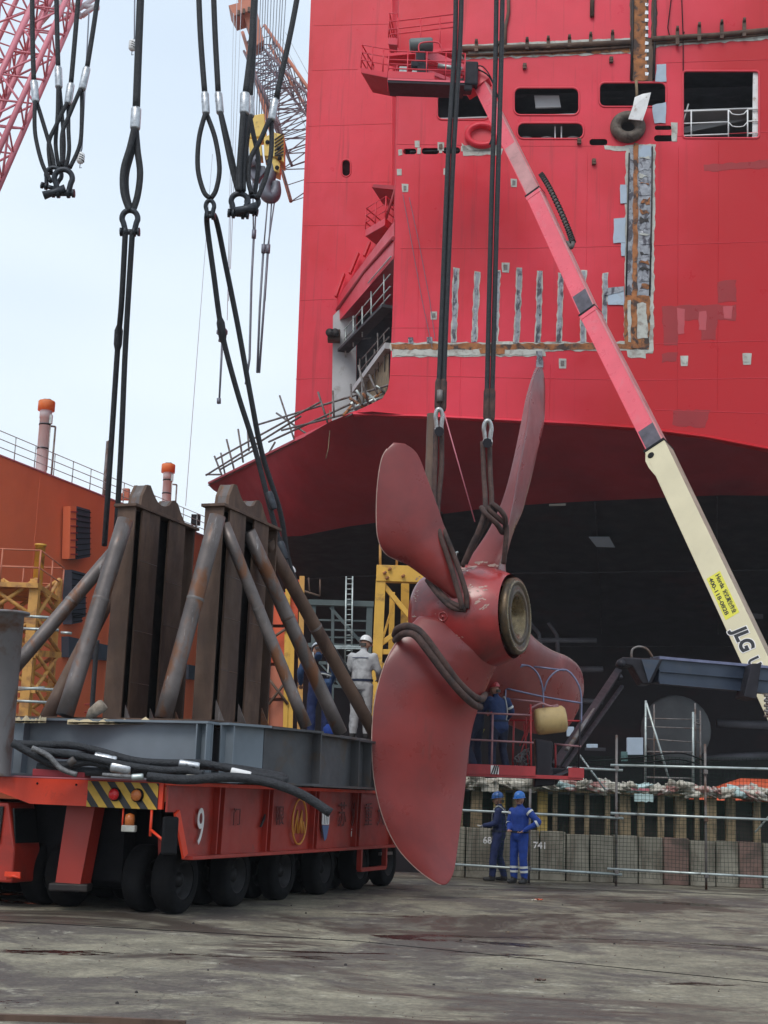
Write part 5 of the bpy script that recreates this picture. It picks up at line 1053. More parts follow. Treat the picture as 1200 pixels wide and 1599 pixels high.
# ------------------------------------------------------------------ cranes far behind
def lattice(name, lab, p, widths, n, rc, rb, mats, cat='crane', chords=((-1,-1),(1,-1),(1,1),(-1,1))):
    """four-chord boom through the points p (start, end)"""
    a, b = V(p[0]), V(p[1]); t_ = thing(name, a, lab, cat); d = (b-a).normalized(); s1 = d.cross(V((0,1,0))).normalized(); s2 = s1.cross(d)
    ends = []
    for i, j in chords:
        q0 = a+s1*i*widths[0]/2+s2*j*widths[0]/2; q1 = b+s1*i*widths[1]/2+s2*j*widths[1]/2; ends.append((q0, q1))
        g = MB(); g.tube([q0, q1], rc, 8); obj('chord', g, mats[0], t_)
    for f in range(4):
        (p0, p1), (r0_, r1_) = ends[f], ends[(f+1) % 4]
        g = MB()
        for k in range(n):
            u0_, u1_ = k/n, (k+1)/n
            A_, B_ = (p0.lerp(p1, u0_), r0_.lerp(r1_, u1_)) if k % 2 else (r0_.lerp(r1_, u0_), p0.lerp(p1, u1_))
            g.tube([A_, B_], rb, 5); g.tube([p0.lerp(p1, u1_), r0_.lerp(r1_, u1_)], rb*.8, 5)
        obj('lattice_bracing', g, mats[1], t_, kind='stuff')
    return t_
lattice('lattice_crane', 'haze-paled red lattice crane boom in the top left corner', (P(-45,300,50), P(134,-95,58)), (1.25, 1.25), 11, .115, .05, (crane_pink, crane_pink), cat='crane')
lattice('lattice_crane', 'second haze-paled red boom leg behind the top left boom', (P(-60,215,60), P(80,-90,60)), (1.4, 1.4), 8, .12, .05, (crane_pink, crane_pink))
g = MB()
for a, b in (((85,-10),(128,25)), ((100,30),(150,-5)), ((95,5),(155,12)), ((104,20),(128,26)), ((128,25),(150,8)), ((60,40),(105,-10)), ((96,-8),(96,24))): g.tube([P(*a,57), P(*b,57)], .11, 6)
tag(obj('boom_tip_frame', g, crane_w), 'white crane head frame at the top above the left boom', 'crane frame')
lattice('lattice_crane', 'orange headed dark lattice boom crossing behind the yellow hook block', (P(398,88,110), P(480,215,98)), (1.5, 3.4), 9, .11, .05, (crane_dk, crane_dk))
c1 = lattice('lattice_crane', 'red brown lattice jib going behind the hull left edge', (P(400,60,112), P(492,262,104)), (2.0, 5.0), 10, .15, .05, (crane_or, crane_dk))
t_ = thing('crane_boom', P(380,10,108), 'solid orange boom head with stepped tip at top centre', 'crane boom')
g = MB(); g.prism([P(371,-4,108), P(396,-10,108), P(412,62,108), P(398,72,108)], (0,1.6,0)); obj('boom_head', g, crane_or, t_)
g = MB(); g.prism([P(357,8,107.5), P(394,-2,107.5), P(397,14,107.5), P(366,24,107.5)], (0,2.4,0)); obj('boom_tip', g, crane_or, t_)
for k in range(3): g = MB(); g.box(P(373+k*8,20-k*2.5,107.3), (.2,.3,.4)); obj('tip_bolt', g, brown_steel, t_)
for k, (x0, x1) in enumerate(((401,396),(405,401),(409,405),(413,409),(417,413),(422,417),(427,421),(432,425),(437,429),(441,432),(446,436))):
    g = MB(); g.tube([P(x0+4,-60,100), P(x1-1, 205-k*2, 100)], .035, 5); tag(obj('hoist_cable', g, cable_far), nth(k)+' thin hoist cable from the left above the yellow hook block', 'cable', 'hoist cables above the hook block')
for k, (x0, y0, x1, y1) in enumerate(((372,-60,357,470),(365,20,355,500),(378,-20,360,420),(396,-40,388,330),(332,240,290,790))):
    g = MB(); g.tube([P(x0,y0,95), P(x1,y1,95)], .020, 4); tag(obj('far_cable', g, M('faint_wire', (.4,.43,.48), .6, var=.05)), 'faint far wire '+('crossing the open sky between the slings','just left of the loop sling','left of the hook cables','beside the hook cables','slanting down beside the small vent')[k], 'cable', 'faint far wires')
for k, (x0, y0, x1, y1) in enumerate(((440,60,495,170),(436,80,495,205),(430,95,490,225),(446,50,500,150))):
    g = MB(); g.tube([P(x0,y0,108), P(x1,y1,108)], .022, 4); tag(obj('stay_cable', g, M('faint_wire', (0,0,0))), ('second','third','lowest','topmost')[k]+' faint stay cable slanting right of the orange crane', 'cable', 'stay cables of the orange crane')
hb = thing('hook_block', P(410,220,60), 'big yellow crane hook block with striped cheek behind the slings', 'hook block')
g = MB(); g.prism([P(396,179,60), P(413,176,60), P(416,212,60), P(386,215,60), P(392,190,60)], (0,.9,0)); obj('upper_block', g, hook_y, hb, bevel=.05)
g = MB(); g.prism([P(388,216,59.8), P(407,216,59.8), P(410,243,59.8), P(390,240,59.8)], (0,.8,0)); obj('left_cheek', g, hook_y, hb, bevel=.03)
g = MB(); g.prism([P(412,214,59.7), P(428,206,59.7), P(444,210,59.7), P(444,253,59.7), P(430,244,59.7), P(413,243,59.7)], (0,1.0,0)); ck = obj('right_cheek', g, hook_y, hb, bevel=.03)
g = MB(); g.prism([P(415,244,59.8), P(430,246,59.8), P(438,254,59.8), P(437,270,59.8), P(420,263,59.8)], (0,.8,0)); obj('lower_cheek', g, hook_y, hb, bevel=.03)
for k in range(7):
    a, b = (429, 213+k*5.5), (443, 207+k*5.5+1); g = MB(); g.beam(P(a[0],min(a[1]+5,243),59.66), P(b[0],b[1],59.66), .03, .10, V((0,1,0))); obj('warning_stripe', g, haz_k, ck)
for x, y in ((418,222),(436,232),(437,247),(419,252),(433,262),(402,250)): g = MB(); g.lathe(P(x,y,59.7), V((0,-1,0)), [(0,.1),(.06,.1),(.06,0)], 10); obj('cheek_bolt', g, truck_dark, hb)
g = MB(); g.prism([P(390,256,60), P(414,258,60), P(416,266,60), P(404,280,60), P(395,280,60), P(390,272,60)], (0,.5,0)); obj('hook_plate', g, hook_g, hb, bevel=.05)
g = MB(); g.tube(smooth([P(425,255,60), P(423,275,60), P(415,290,60), P(417,304,60), P(426,307,60), P(431,298,60), P(431,284,60)]), [.2+.12*math.sin(math.pi*i/30) for i in range(31)], 10); obj('hook', g, hook_g, hb)
g = MB(); g.tube([P(398,243,60), P(400,262,60)], .25, 10); obj('shank', g, hook_g, hb)
for x0, y0, x1, y1, lab in ((395,282,396,365,'left'),(402,282,398,365,'second'),(419,307,412,388,'third'),(430,307,418,388,'fourth'),(425,307,414,470,'middle')):
    g = MB(); g.tube([P(x0,y0,60), P(x1,y1,60)], .035, 5); tag(obj('hook_line', g, cable_far), lab+' thin line hanging from the grey hook', 'line')
for pts, lab in (([(397,362),(393,440),(390,560),(384,600)], 'long thin line hanging left below the hook'), ([(412,385),(406,480),(402,582)], 'paired thin line ending beside the hull edge'), ([(419,385),(413,470),(405,582)], 'second paired thin line ending beside the hull edge')):
    g = MB(); g.tube([P(x,y,60) for x,y in pts], .055, 5); g.tube([P(pts[0][0],pts[0][1],60)-V((0,0,.3)), P(pts[0][0],pts[0][1],60)+V((0,0,.1))], .11, 6); tag(obj('hook_line', g, cable_far), lab, 'line')
g = MB(); g.lathe(P(347,518,60), UZ, [(-.5,0),(-.45,.15),(-.2,.12),(-.1,.25),(.05,.25),(.15,.18),(.25,0)], 12); g.tube([P(347,522,60), P(342,628,60)], .03, 5); g.tube([P(349,522,60), P(343,628,60)], .03, 5); g.tube([P(342,622,60), P(342,630,60)], .1, 6)
tag(obj('light_hook', g, cable_far), 'small far hook with two thin lines behind the left slanting rope', 'hook')
for pts, sq, lab in (([(211,-60),(210,60)], (207,70), 'striped counterweight on a thin chain beside the lone sling'), ([(139,20),(128,232)], (126,246), 'small pale hanging weight right of the left cluster')):
    t_ = thing('hook_weight', P(*sq, 30), lab, 'weight')
    g = MB(); g.tube([P(x,y,30) for x,y in pts]+[P(sq[0], sq[1]-8, 30)], .018, 5); obj('chain', g, cable_far, t_)
    c = P(*sq, 30); g = MB(); g.lathe(c, UZ, [(-.15,0),(-.13,.06),(-.08,.09),(.08,.09),(.12,.06),(.14,0)], 10); wb = obj('weight_body', g, white_paint, t_)
    for k in range(3): g = MB(); g.lathe(c+V((0,0,-.07+k*.055)), V((.4,0,1)), [(0,.093),(.022,.093)], 10); obj('weight_band', g, haz_k, wb)
    g = MB(); g.tube([c-V((0,0,.15)), c-V((0,0,.25)), c+V((.04,0,-.24))], .012, 5); obj('small_hook', g, cable_far, t_)
# ------------------------------------------------------------------ boom lift reaching the hull
BL = thing('boom_lift', P(1190,1060,35), 'long cream and red telescopic boom lift reaching up to the ship side', 'boom lift')
nb = V((-.5, -.866, 0))
def boxbeam(name, a, b, w_, h_, mat, par, upv=nb, bev=.012): g = MB(); g.beam(a, b, w_, h_, upv); return obj(name, g, mat, par, bevel=bev)
J = [P(1243,1158,33.6), P(1029,703,39.6), P(922,490,42.9), P(836,304,45.9), P(750,130,48.4)]
boxbeam('main_boom', J[0], J[1], .66, .55, boom_cream, BL)
dirs = [(J[i+1]-J[i]).normalized() for i in range(4)]
dv = (J[1]-J[0]).normalized(); nbb = (nb-dv*nb.dot(dv)).normalized(); xb = dv.cross(nbb)     # xb: across the face
if xb.x < 0: xb = -xb
SZ = [(.66,.55),(.58,.42),(.56,.38),(.50,.34)]
for i in (1,2,3): boxbeam('boom_section', J[i], J[i+1], *SZ[i], boom_red, BL)
for i in (1, 2, 3):
    w_, n_ = SZ[i-1]; d_ = dirs[i-1]; boxbeam('boom_collar', J[i]-d_*.05, J[i]+d_*.04, w_+.05, n_+.05, truck_dark, BL)
    if i > 1: boxbeam('boom_collar', J[i]-d_*.22, J[i]-d_*.05, w_+.04, n_+.04, boom_red, BL)
for i, ln in ((1, .8), (2, .85), (3, 2.5)):
    w_, n_ = SZ[i]; d_ = dirs[i]; nn_ = (nb-d_*nb.dot(d_)).normalized(); xx_ = d_.cross(nn_); xx_ = -xx_ if xx_.x < 0 else xx_
    a = J[i]+d_*.04; g = MB(); g.beam(a+nn_*(n_/2+.002), a+d_*ln+nn_*(n_/2+.002), w_-.07, .006, nb); obj('greased_band', g, boom_grey if i < 3 else boom_red2, BL)
    g = MB(); g.beam(J[i]+xx_*(w_/2+.004), J[i+1]+xx_*(w_/2+.004), .008, n_-.05, nb); obj('side_strip', g, boom_red2, BL)  # side strip: greyer pink facing along the right of each red section
    for e in (-1, 1): g = MB(); g.beam(J[i]+nn_*(n_/2+.01)+xx_*e*(w_/2-.02), J[i+1]+nn_*(n_/2+.01)+xx_*e*(w_/2-.02), .025, .02, nb); obj('edge_rib', g, boom_red2 if e > 0 else boom_red, BL)
g = MB(); g.beam(J[0]+xb*.334, J[1]+xb*.334, .008, .48, nb); obj('side_strip', g, M('boom_side_brown', (.36,.29,.22), .6, var=.25, scale=2, col2=(.15,.11,.09), sc2=3, thr=(.58,.7)), BL)  # browner, darker facing along the right of the cream section
g = MB(); c = J[1]-dv*.28-xb*.2+nbb*.278; g.lathe(c, nbb, [(0,.10),(.015,.10),(.02,.05),(0,0)], 16); obj('pivot_hole', g, truck_dark, BL)
g = MB(); q = J[1]-dv*.1-xb*.33; g.prism([q+nbb*.27, q-xb*.09-dv*.25+nbb*.27, q-xb*.08-dv*.55+nbb*.27, q-dv*.95+nbb*.27], -nbb*.5); obj('end_bracket', g, boom_cream, BL)
# lettering on the boom (reads downwards)
def bt(st, t0, off, size, mat, sx=1, shear=0, bold=0, nm='lettering', lab=None, lift=.0, fit=0):
    return text(nm, st, J[1]-dv*t0+xb*off+nbb*(.281+lift), -dv, xb, size, mat, BL, lab, shear=shear, sx=sx, bold=bold, fit=fit)
face = J[1]; tl = (J[1]-P(1118,890,37)).length
def tpos(x, y): return (J[1]-P(x, y, 37.0)).dot(dv)
t1, t2 = 3.65, 5.05
D0 = (J[1]-PP(1122,893,J[1]+nbb*.275,nbb)).dot(dv); D1 = (J[1]-PP(1152,958,J[1]+nbb*.275,nbb)).dot(dv)
g = MB(); c0 = J[1]+nbb*.2765; g.prism([c0-dv*D0-xb*.24, c0-dv*D1-xb*.24, c0-dv*D1+xb*.17, c0-dv*D0+xb*.17], nbb*.003); obj('yellow_sticker', g, sticker_y, BL)
LW = D1-D0
bt('Horda', D0+.06, .01, .17, letter_k, bold=.004, fit=LW*.33); bt('宏达高空作业', D0+.06+LW*.38, .01, .14, letter_k, bold=.003, fit=LW*.54)
bt('400-118-0828', D0+.05, -.19, .15, letter_k, bold=.003, fit=LW*.88)
D2 = (J[1]-PP(1160,975,J[1]+nbb*.275,nbb)).dot(dv)
for b_, mm, lf in ((.045, letter_w, 0), (.022, letter_k, .004)): bt('JLG', D2+.03, -.19, .50, mm, bold=b_, shear=.18, lift=lf, sx=1.0)
D3 = (J[1]-PP(1184,1022,J[1]+nbb*.275,nbb)).dot(dv)
for b_, mm, lf in ((.035, letter_w, 0), (.014, letter_k, .004)): bt('ULTRA', D3, -.17, .42, mm, bold=b_, shear=.1, lift=lf)
# cable carrier
g = MB(); g.tube(smooth([P(846,272,46.0), P(858,292,45.7), P(874,325,45.2), P(888,358,44.7), P(895,378,44.4), P(892,386,44.3), P(886,378,44.4)]), .075, 6); cc_ = obj('cable_carrier', g, M('carrier_grey', (.09,.08,.075), .7, var=.4, scale=8), BL)
cpts = smooth([P(846,272,46.0), P(858,292,45.7), P(874,325,45.2), P(888,358,44.7), P(895,378,44.4)], 7)
for i in range(len(cpts)-1): g = MB(); d = (cpts[i+1]-cpts[i]).normalized(); g.beam(cpts[i], cpts[i]+d*.05, .18, .18, nb); obj('carrier_link', g, dark_web, cc_)
# boom head, jib and platform
boxbeam('boom_head', P(760,118,48.3), P(725,140,48.5), .7, .5, hull_trim, BL); 
g = MB(); g.box(P(736,118,48.1), (.5,.5,.95)); g.box(P(728,135,48.1), (.45,.4,.5)); obj('head_casting', g, jib_dark, BL, bevel=.06)
g = MB(); g.tube(smooth([P(742,106,48.0), P(765,120,47.8), P(780,160,47.7), P(778,190,47.6), P(765,225,47.5)]), .03, 6); g.tube(smooth([P(735,106,48.0), P(755,104,47.8), P(772,135,47.7), P(770,180,47.6)]), .025, 6); obj('hydraulic_hose', g, truck_dark, BL)
boxbeam('jib_arm', P(664,84,48.0), P(730,112,48.1), .34, .3, boom_red, BL); boxbeam('jib_link', P(660,108,48.0), P(722,133,48.1), .14, .16, boom_red, BL)
g = MB(); g.tube([P(684,102,47.9), P(722,108,47.9)], .09, 8); obj('jib_cylinder', g, galv, BL)
g = MB(); g.lathe(P(640,71,47.7), (P(679,69,47.7)-P(640,71,47.7)), [(0,0),(0,.22),(.06,.26),(.80,.26),(.86,.22),(.86,0)], 18); obj('work_light_drum', g, M('drum_green_grey', (.10,.12,.12), .5, var=.2), BL)
g = MB(); g.box(P(657,90,47.8), (.35,.4,.6)); g.box(P(660,112,47.8), (.4,.4,.6)); g.box(P(653,100,47.7), (.5,.2,.3)); obj('rotator', g, jib_dark, BL, bevel=.04)
pa, pb_ = P(606,122,47.3), P(726,118,47.3); g = MB(); pb_.z = pa.z; g.prism([pa, pb_, pb_+V((0,1.0,0)), pa+V((.1,1.0,0))], (0,0,-.16)); fl = obj('platform_floor', g, jib_dark, BL)
g = MB(); g.prism([pa+V((0,-.012,-.0)), pb_+V((0,-.012,0)), pb_+V((0,-.012,-.07)), pa+V((0,-.012,-.07))], (0,-.01,0)); obj('floor_edge', g, boom_red, fl)
g = MB(); g.prism([pa-V((0,.03,-.28)), V((pb_.x-1.1,pb_.y-.03,pb_.z+.28)), V((pb_.x-1.1,pb_.y-.03,pb_.z)), pa-V((0,.03,0))], (0,.05,0)); obj('toe_plate', g, hull_trim, fl)
g = MB()
for k in (.4, .75, 1.1):
    g.tube([pa+V((0,.95,k)), pa+V((0,0,k)), pb_+V((0,0,k)), pb_+V((0,.95,k))], .025, 6); g.tube([pa+V((0,.95,k)), pb_+V((0,.95,k))], .025, 6)
for t in (0,.25,.5,.75,1):
    for yy in (0, .95): q = pa.lerp(pb_, t)+V((0,yy,0)); g.tube([q, q+V((0,0,1.1))], .025, 6)
g.tube(smooth([pa+V((1.1,0,1.1)), pa+V((1.15,0,1.45)), pa+V((1.8,0,1.5)), pa+V((1.95,0,1.1))]), .03, 6)
g.tube(smooth([pa+V((1.0,.95,1.1)), pa+V((1.05,.95,1.9)), pa+V((1.3,.95,1.9)), pa+V((1.4,.95,1.1))]), .03, 6)
obj('platform_railing', g, hull_trim, fl)
g = MB(); g.box(pa+V((.55,.4,.4)), (.3,.3,.5)); g.box(pa+V((1.0,.5,.35)), (.25,.25,.45)); obj('tool_box', g, galv, fl, bevel=.03)
# ------------------------------------------------------------------ second lift with the dark blue boom and its basket
L2 = thing('boom_lift', P(1200,1066,33), 'second boom lift with dark blue horizontal boom and basket beside the propeller', 'boom lift')
boxbeam('main_boom', P(1022,1046,32.0), P(1330,1076,33.6), .45, .60, jib_blue, L2, upv=(0,0,1), bev=.02)
for y0, y1, w_ in ((1027,1044,.06),(1048,1064,.03),(1066,1084,.05)): g = MB(); g.beam(P(1030,y0,31.75), P(1330,y1+9,33.3), .05, w_); obj('boom_ridge', g, jib_blue if w_ < .06 else rail_blue, L2)
g = MB(); g.prism([P(1175,1036,31.9), P(1190,1036,31.9), P(1182,1092,31.9), P(1162,1088,31.9)], (0,.8,0)); obj('boom_collar', g, jib_dark, L2, bevel=.02)
g = MB(); g.prism([P(972,1026,31.7), P(1036,1029,31.7), P(1018,1068,31.7), P(1004,1068,31.7), P(988,1040,31.7), P(968,1036,31.7)], (0,.7,0)); obj('boom_nose', g, jib_dark, L2, bevel=.03)
g = MB(); g.prism([P(1002,1030,31.65), P(1030,1031,31.65), P(1013,1066,31.65)], (0,-.04,0)); obj('nose_gusset', g, jib_blue, L2)
g = MB(); g.tube(smooth([P(987,1028,31.9), P(988,1015,31.9), P(998,1010,31.9), P(1011,1014,31.9), P(1020,1027,31.9)]), .03, 6); obj('hydraulic_hose', g, galv_d, L2)
for k in range(9): g = MB(); g.tube([P(1194+(k%2)*3,1086+k*4,32), P(1208+(k%2)*3,1088+k*4,32)], .035, 6); obj('spring_hose', g, galv_d, L2)
g = MB(); g.lathe(P(971,1036,31.4), V((0,-1,0)), [(-.2,.09),(.05,.09),(.07,0)], 14); g.lathe(P(968,1058,31.2), V((0,-1,0)), [(-.2,.07),(.05,.07),(.07,0)], 14); obj('pivot_pin', g, jib_dark, L2)
boxbeam('jib_arm', P(966,1048,31.4), P(866,1198,26.4), .13, .15, jib_dark, L2, upv=(-.6,-1,-.4)); boxbeam('jib_arm', P(972,1072,31.4), P(880,1200,26.6), .07, .08, jib_dark, L2, upv=(-.6,-1,-.4))
g = MB(); g.tube([P(945,1082,30.1), P(885,1172,27)], .045, 8); obj('jib_cylinder', g, galv_d, L2)
YB = 25.0
g = MB(); g.prism([P(836,1153,YB), P(864,1158,YB), P(862,1196,YB), P(868,1226,YB), P(834,1230,YB), P(838,1195,YB)], (0,.3,0)); obj('rotator', g, jib_dark, L2, bevel=.03)
g = MB(); g.prism([P(848,1198,YB+.1), P(884,1200,YB+.4), P(870,1226,YB+.4), P(846,1224,YB+.1)], (0,.2,0)); g.tube([P(864,1215,YB), P(900,1200,YB+.6)], .05, 8); obj('mount_bracket', g, jib_dark, L2, bevel=.02)
a, b = P(836,1128,YB+.05), P(884,1122,YB+.05); Lc = (b-a).length
g = MB(); g.lathe(a, b-a, [(0,0),(0,.17),(.03,.225),(.08,.235),(Lc-.05,.235),(Lc,.19),(Lc,0)], 22); obj('canister', g, tan_m, L2)
g = MB(); g.tube(smooth([P(826,1108,YB), P(845,1099,YB), P(860,1103,YB), P(872,1101,YB)]), .022, 6); g.box(P(868,1104,YB), (.10,.1,.07)); obj('canister_handle', g, basket_pipe, L2)
# basket
zf = P(780,1213,YB).z; xl_, xr_ = P(716,1205,YB).x, P(834,1205,YB).x; xr2 = P(908,1205,YB).x; y0b, y1b = YB-.25, YB+.55
g = MB(); g.box(((xl_+xr2)/2, (y0b+y1b)/2, zf+.02), (xr2-xl_, y1b-y0b, .06)); bf = obj('basket_floor', g, basket_red, L2)
g = MB(); g.box(((xl_+xr_)/2, y0b-.01, zf+.11), (xr_-xl_, .02, .17)); obj('toe_plate', g, basket_red, bf)
g = MB(); g.box(((xr2+P(886,1205,YB).x)/2, y0b-.01, zf+.11), (.27, .02, .17)); obj('toe_plate', g, basket_red, bf)
g = MB(); g.box((P(771,1205,YB).x, y0b-.025, zf+.11), (.14,.01,.15)); hp = obj('hazard_square', g, letter_w, bf)
for k in range(3): g = MB(); q = V((P(771,1205,YB).x, y0b-.033, zf+.11)); g.prism([q+V((-.07+k*.045,0,-.075)), q+V((-.045+k*.045,0,-.075)), q+V((.01+k*.03,0,.075)), q+V((-.015+k*.03,0,.075))], (0,-.004,0)); obj('hazard_stripe', g, haz_k, hp)
def Q(x, y, back=0): return P(x, y, y1b if back else y0b)
rail_sets = [([(735,1113),(830,1117)], basket_pipe, 0), ([(732,1155),(834,1160)], basket_pipe, 0), ([(770,1113),(768,1206)], basket_pipe, 0), ([(734,1113),(730,1205)], basket_pipe, 0),
  ([(790,1125),(907,1126)], basket_red, 1), ([(803,1125),(801,1203)], basket_red, 1), ([(868,1163),(868,1203)], basket_red, 1), ([(866,1162),(908,1166)], basket_pipe, 1), ([(829,1100),(830,1205)], basket_red, 0),
  ([(768,1033),(820,1039)], rail_blue, 1), ([(834,1041),(882,1047)], rail_blue, 1), ([(790,1075),(848,1088),(908,1098)], rail_blue, 1), ([(790,1091),(848,1097)], basket_pipe, 1),
  ([(768,1033),(780,1036),(788,1046),(790,1062),(789,1115)], rail_blue, 1), ([(790,1075),(797,1056),(812,1042),(826,1040),(840,1052),(848,1075),(849,1105)], rail_blue, 1), ([(850,1080),(856,1062),(870,1048),(886,1047),(900,1062),(908,1085),(908,1130)], rail_blue, 1), ([(907,1100),(904,1205)], jib_dark, 1)]
for pts, mm, bk_ in rail_sets:
    g = MB(); w_ = [Q(x, y, bk_) for x, y in pts]; g.tube(smooth(w_) if len(pts) > 2 else w_, .018, 7); obj('basket_rail', g, mm, bf)
for x in (735, 768, 830): g = MB(); a = Q(x,1113); g.tube([a, a+V((0,.8,0))], .018, 6); obj('basket_rail', g, basket_red, bf)
for a, b in (((818,1130),(826,1200)), ((826,1140),(806,1200)), ((822,1120),(822,1170)), ((812,1165),(830,1120))): g = MB(); g.tube([P(*a,YB+.2), P(*b,YB+.2)], .013, 5); obj('gas_hose', g, basket_red, bf)
g = MB()
for k in range(9):
    c = P(815+6*math.cos(k*1.1), 1186+9*math.sin(k*.9), YB+.15); g.tube([c+V((.08*math.cos(t*.7+k), .05*math.sin(k+t), .10*math.sin(t*.7))) for t in range(9)], .011, 5)
obj('coiled_hose', g, rope_g, bf)

# ------------------------------------------------------------------ tube fence with green net, blocks, timber, sacks
YF = 28.8
fe = thing('tube_fence', P(960,1375,YF), 'galvanised tube fence hung with dark green net along the dock edge', 'fence')
def FP(x, y, off=0): return P(x, y, YF+off)
for i, (a, b) in enumerate([((954,1195),(1290,1203)), ((880,1199),(973,1203)), ((954,1270),(1290,1284)), ((690,1264),(974,1278)), ((949,1357),(1290,1375)), ((690,1349),(972,1366))]):
    g = MB(); g.tube([FP(*a, -.05), FP(*b, -.05)], .026, 8); obj('rail', g, galv, fe)
for a, b in (((965,1148),(961,1377)), ((1104,1162),(1101,1381)), ((830,1232),(825,1369)), ((1246,1170),(1242,1385)), ((700,1230),(697,1364))):
    g = MB(); p0, p1 = FP(*a), FP(*b); p1.z = .0; p0.x = p1.x = (p0.x+p1.x)/2; g.tube([p0, p1], .026, 8); ps = obj('post', g, galv_d, fe)
    for yy in (1200, 1274, 1362):
        if yy > a[1]+10: g = MB(); c = FP(a[0], yy+(a[0]-960)*.04, -.03); c.x = p0.x; g.box(c, (.08,.09,.09)); obj('coupler', g, galv_d, ps, bevel=.01)
for a, b in (((905,1178),(946,1234)), ((1283,1180),(1180,1300))): g = MB(); g.tube([FP(*a,.6), FP(*b,.3)], .02, 6); obj('brace_tube', g, galv, fe)
def net(x0, x1, yt0, yt1, yb0, yb1, step=.075):
    g = MB(); a, b, c, d = FP(x0,yt0), FP(x1,yt1), FP(x1,yb1), FP(x0,yb0); nx = int((b.x-a.x)/step); nz_ = int((a.z-d.z)/step)
    def wob(u_, v_): return V((noise.noise(V((u_*9, v_*3, 1)))*.02, noise.noise(V((u_*7, v_*4, 5)))*.07, noise.noise(V((u_*5, v_*5, 9)))*.03))
    def pt(u_, v_): return a.lerp(b, u_).lerp(d.lerp(c, u_), v_)+wob(u_, v_)
    for i in range(nx+1):
        u_ = i/nx; pts = [pt(u_, v_/8) for v_ in range(9)]
        for k in range(8): g.add([pts[k]-V((.0035,0,0)), pts[k]+V((.0035,0,0)), pts[k+1]+V((.0035,0,0)), pts[k+1]-V((.0035,0,0))], [(0,1,2,3)])
    for j in range(nz_+1):
        v_ = j/nz_; m_ = 60; pts = [pt(k/m_, v_) for k in range(m_+1)]
        for k in range(m_): g.add([pts[k]-V((0,0,.0035)), pts[k+1]-V((0,0,.0035)), pts[k+1]+V((0,0,.0035)), pts[k]+V((0,0,.0035))], [(0,1,2,3)])
    return obj('net', g, net_m, fe, kind='stuff', fix=False)
net(880, 1290, 1180, 1186, 1366, 1386); net(690, 880, 1205, 1207, 1358, 1365)
rg = random.Random(11); n741 = 0; blks = []; stubs = []; sacks = []
bm_ = {}
YK = 29.9; xk = P(690,1300,YK).x; k = 0
gb = 'concrete blocks in the row behind the fence'
while xk < 9.6:
    w_ = .50+rg.uniform(-.02,.05); h_ = 1.02-(xk-1.3)*.018+rg.uniform(-.02,.02)
    g = MB(); yj = rg.uniform(-.05,.05); g.box((xk+w_/2, YK+.25+yj, h_/2), (w_-.025, .5, h_-.002)); 
    numbered = {3: '741', 1: '68', }
    o = obj('concrete_block', g, conc_r if k == 9 or rg.random() < .02 else conc_b, bevel=.02)
    xpx = 600+ (xk+w_/2)*F/YK
    lab = 'upright dark concrete block in the row behind the tube fence'
    if abs(xk+w_/2-P(845,1320,YK).x) < .255 and not n741:
        n741 = 1
        lab = 'concrete block with the white number 741 painted on it'
        text('painted_number', '741', (P(833,1325,YK).x, YK+yj-.004, P(833,1325,YK).z), (1,0,0), (0,0,1), .19, letter_w, o, thick=.002, bold=.004)
    elif abs(xk+w_/2-P(760,1315,YK).x) < .27:
        lab = 'concrete block with a half hidden white number beside the two blue workers'
        text('painted_number', '68', (P(754,1317,YK).x, YK+yj-.004, P(754,1317,YK).z), (1,0,0), (0,0,1), .19, letter_w, o, thick=.002, bold=.004)
    tag(o, lab, 'concrete block', gb); blks.append(o); xk += w_; k += 1
i741 = [i for i, o in enumerate(blks) if '741' in o['label']][0]
for i, o in enumerate(blks):
    if 'number' in o['label']: continue
    d_ = i-i741; cl = 'reddish' if o.data.materials[0] is conc_r else 'grey brown'
    o['label'] = cl+' concrete block, '+nth(abs(d_)-1)+' to the '+('right' if d_ > 0 else 'left')+' of the one numbered 741'
xk = P(690,1300,YK).x+.12
while xk < 9.6:
    w_ = rg.choice((.10,.14,.2,.24)); zt_ = 1.80; g = MB(); tw_ = rg.uniform(-.1,.1); g.box((xk, YK+.22, (.85+zt_)/2), (w_, .14, zt_-.85), (V((math.cos(tw_),math.sin(tw_),0)), V((-math.sin(tw_),math.cos(tw_),0)), UZ))
    yl = rg.random() < .13; tag(obj('timber_stub', g, wood_y if yl else wood_m, bevel=.008), nth(len(stubs))+(' timber stub from the left, painted yellow,' if yl else ' timber stub from the left,')+' under the row of sacks', 'timber', 'timber stubs on the concrete blocks'); stubs.append(1); xk += rg.uniform(.2,.56)
g = MB(); g.box((4.3, YK+.45, 1.33), (14, .05, .85)); tag(obj('backing_board', g, dark_web), 'dark board wall standing behind the timber stubs', 'board')
g = MB(); g.box((4.3, YK+.25, 1.83), (14, .45, .05)); tag(obj('timber_beam', g, wood_m), 'long flat timber capping beam under the row of sacks', 'timber')
sv = []
for k in range(9):
    g = MB(); n1, n2 = 12, 9; sd_ = k*13.7; rows = []
    for i in range(n1+1):
        a = math.pi*i/n1; row = []
        for j in range(n2*2):
            b = math.pi*j/n2; d = V((math.cos(a), math.sin(a)*math.cos(b), math.sin(a)*math.sin(b)))
            r_ = 1+.75*noise.noise(d*1.9+V((sd_,0,0)))+.45*noise.noise(d*5+V((0,sd_,0)))
            row.append(V((d.x*.24*r_, d.y*.14*r_, max(-.05, d.z*.085*r_))))
        rows.append(row)
    g.grid(rows, True, True); me_o = obj('sack_shape', g, rag_w); sv.append(me_o.data); bpy.data.objects.remove(me_o)
xk = P(700,1240,YK).x; k = 0
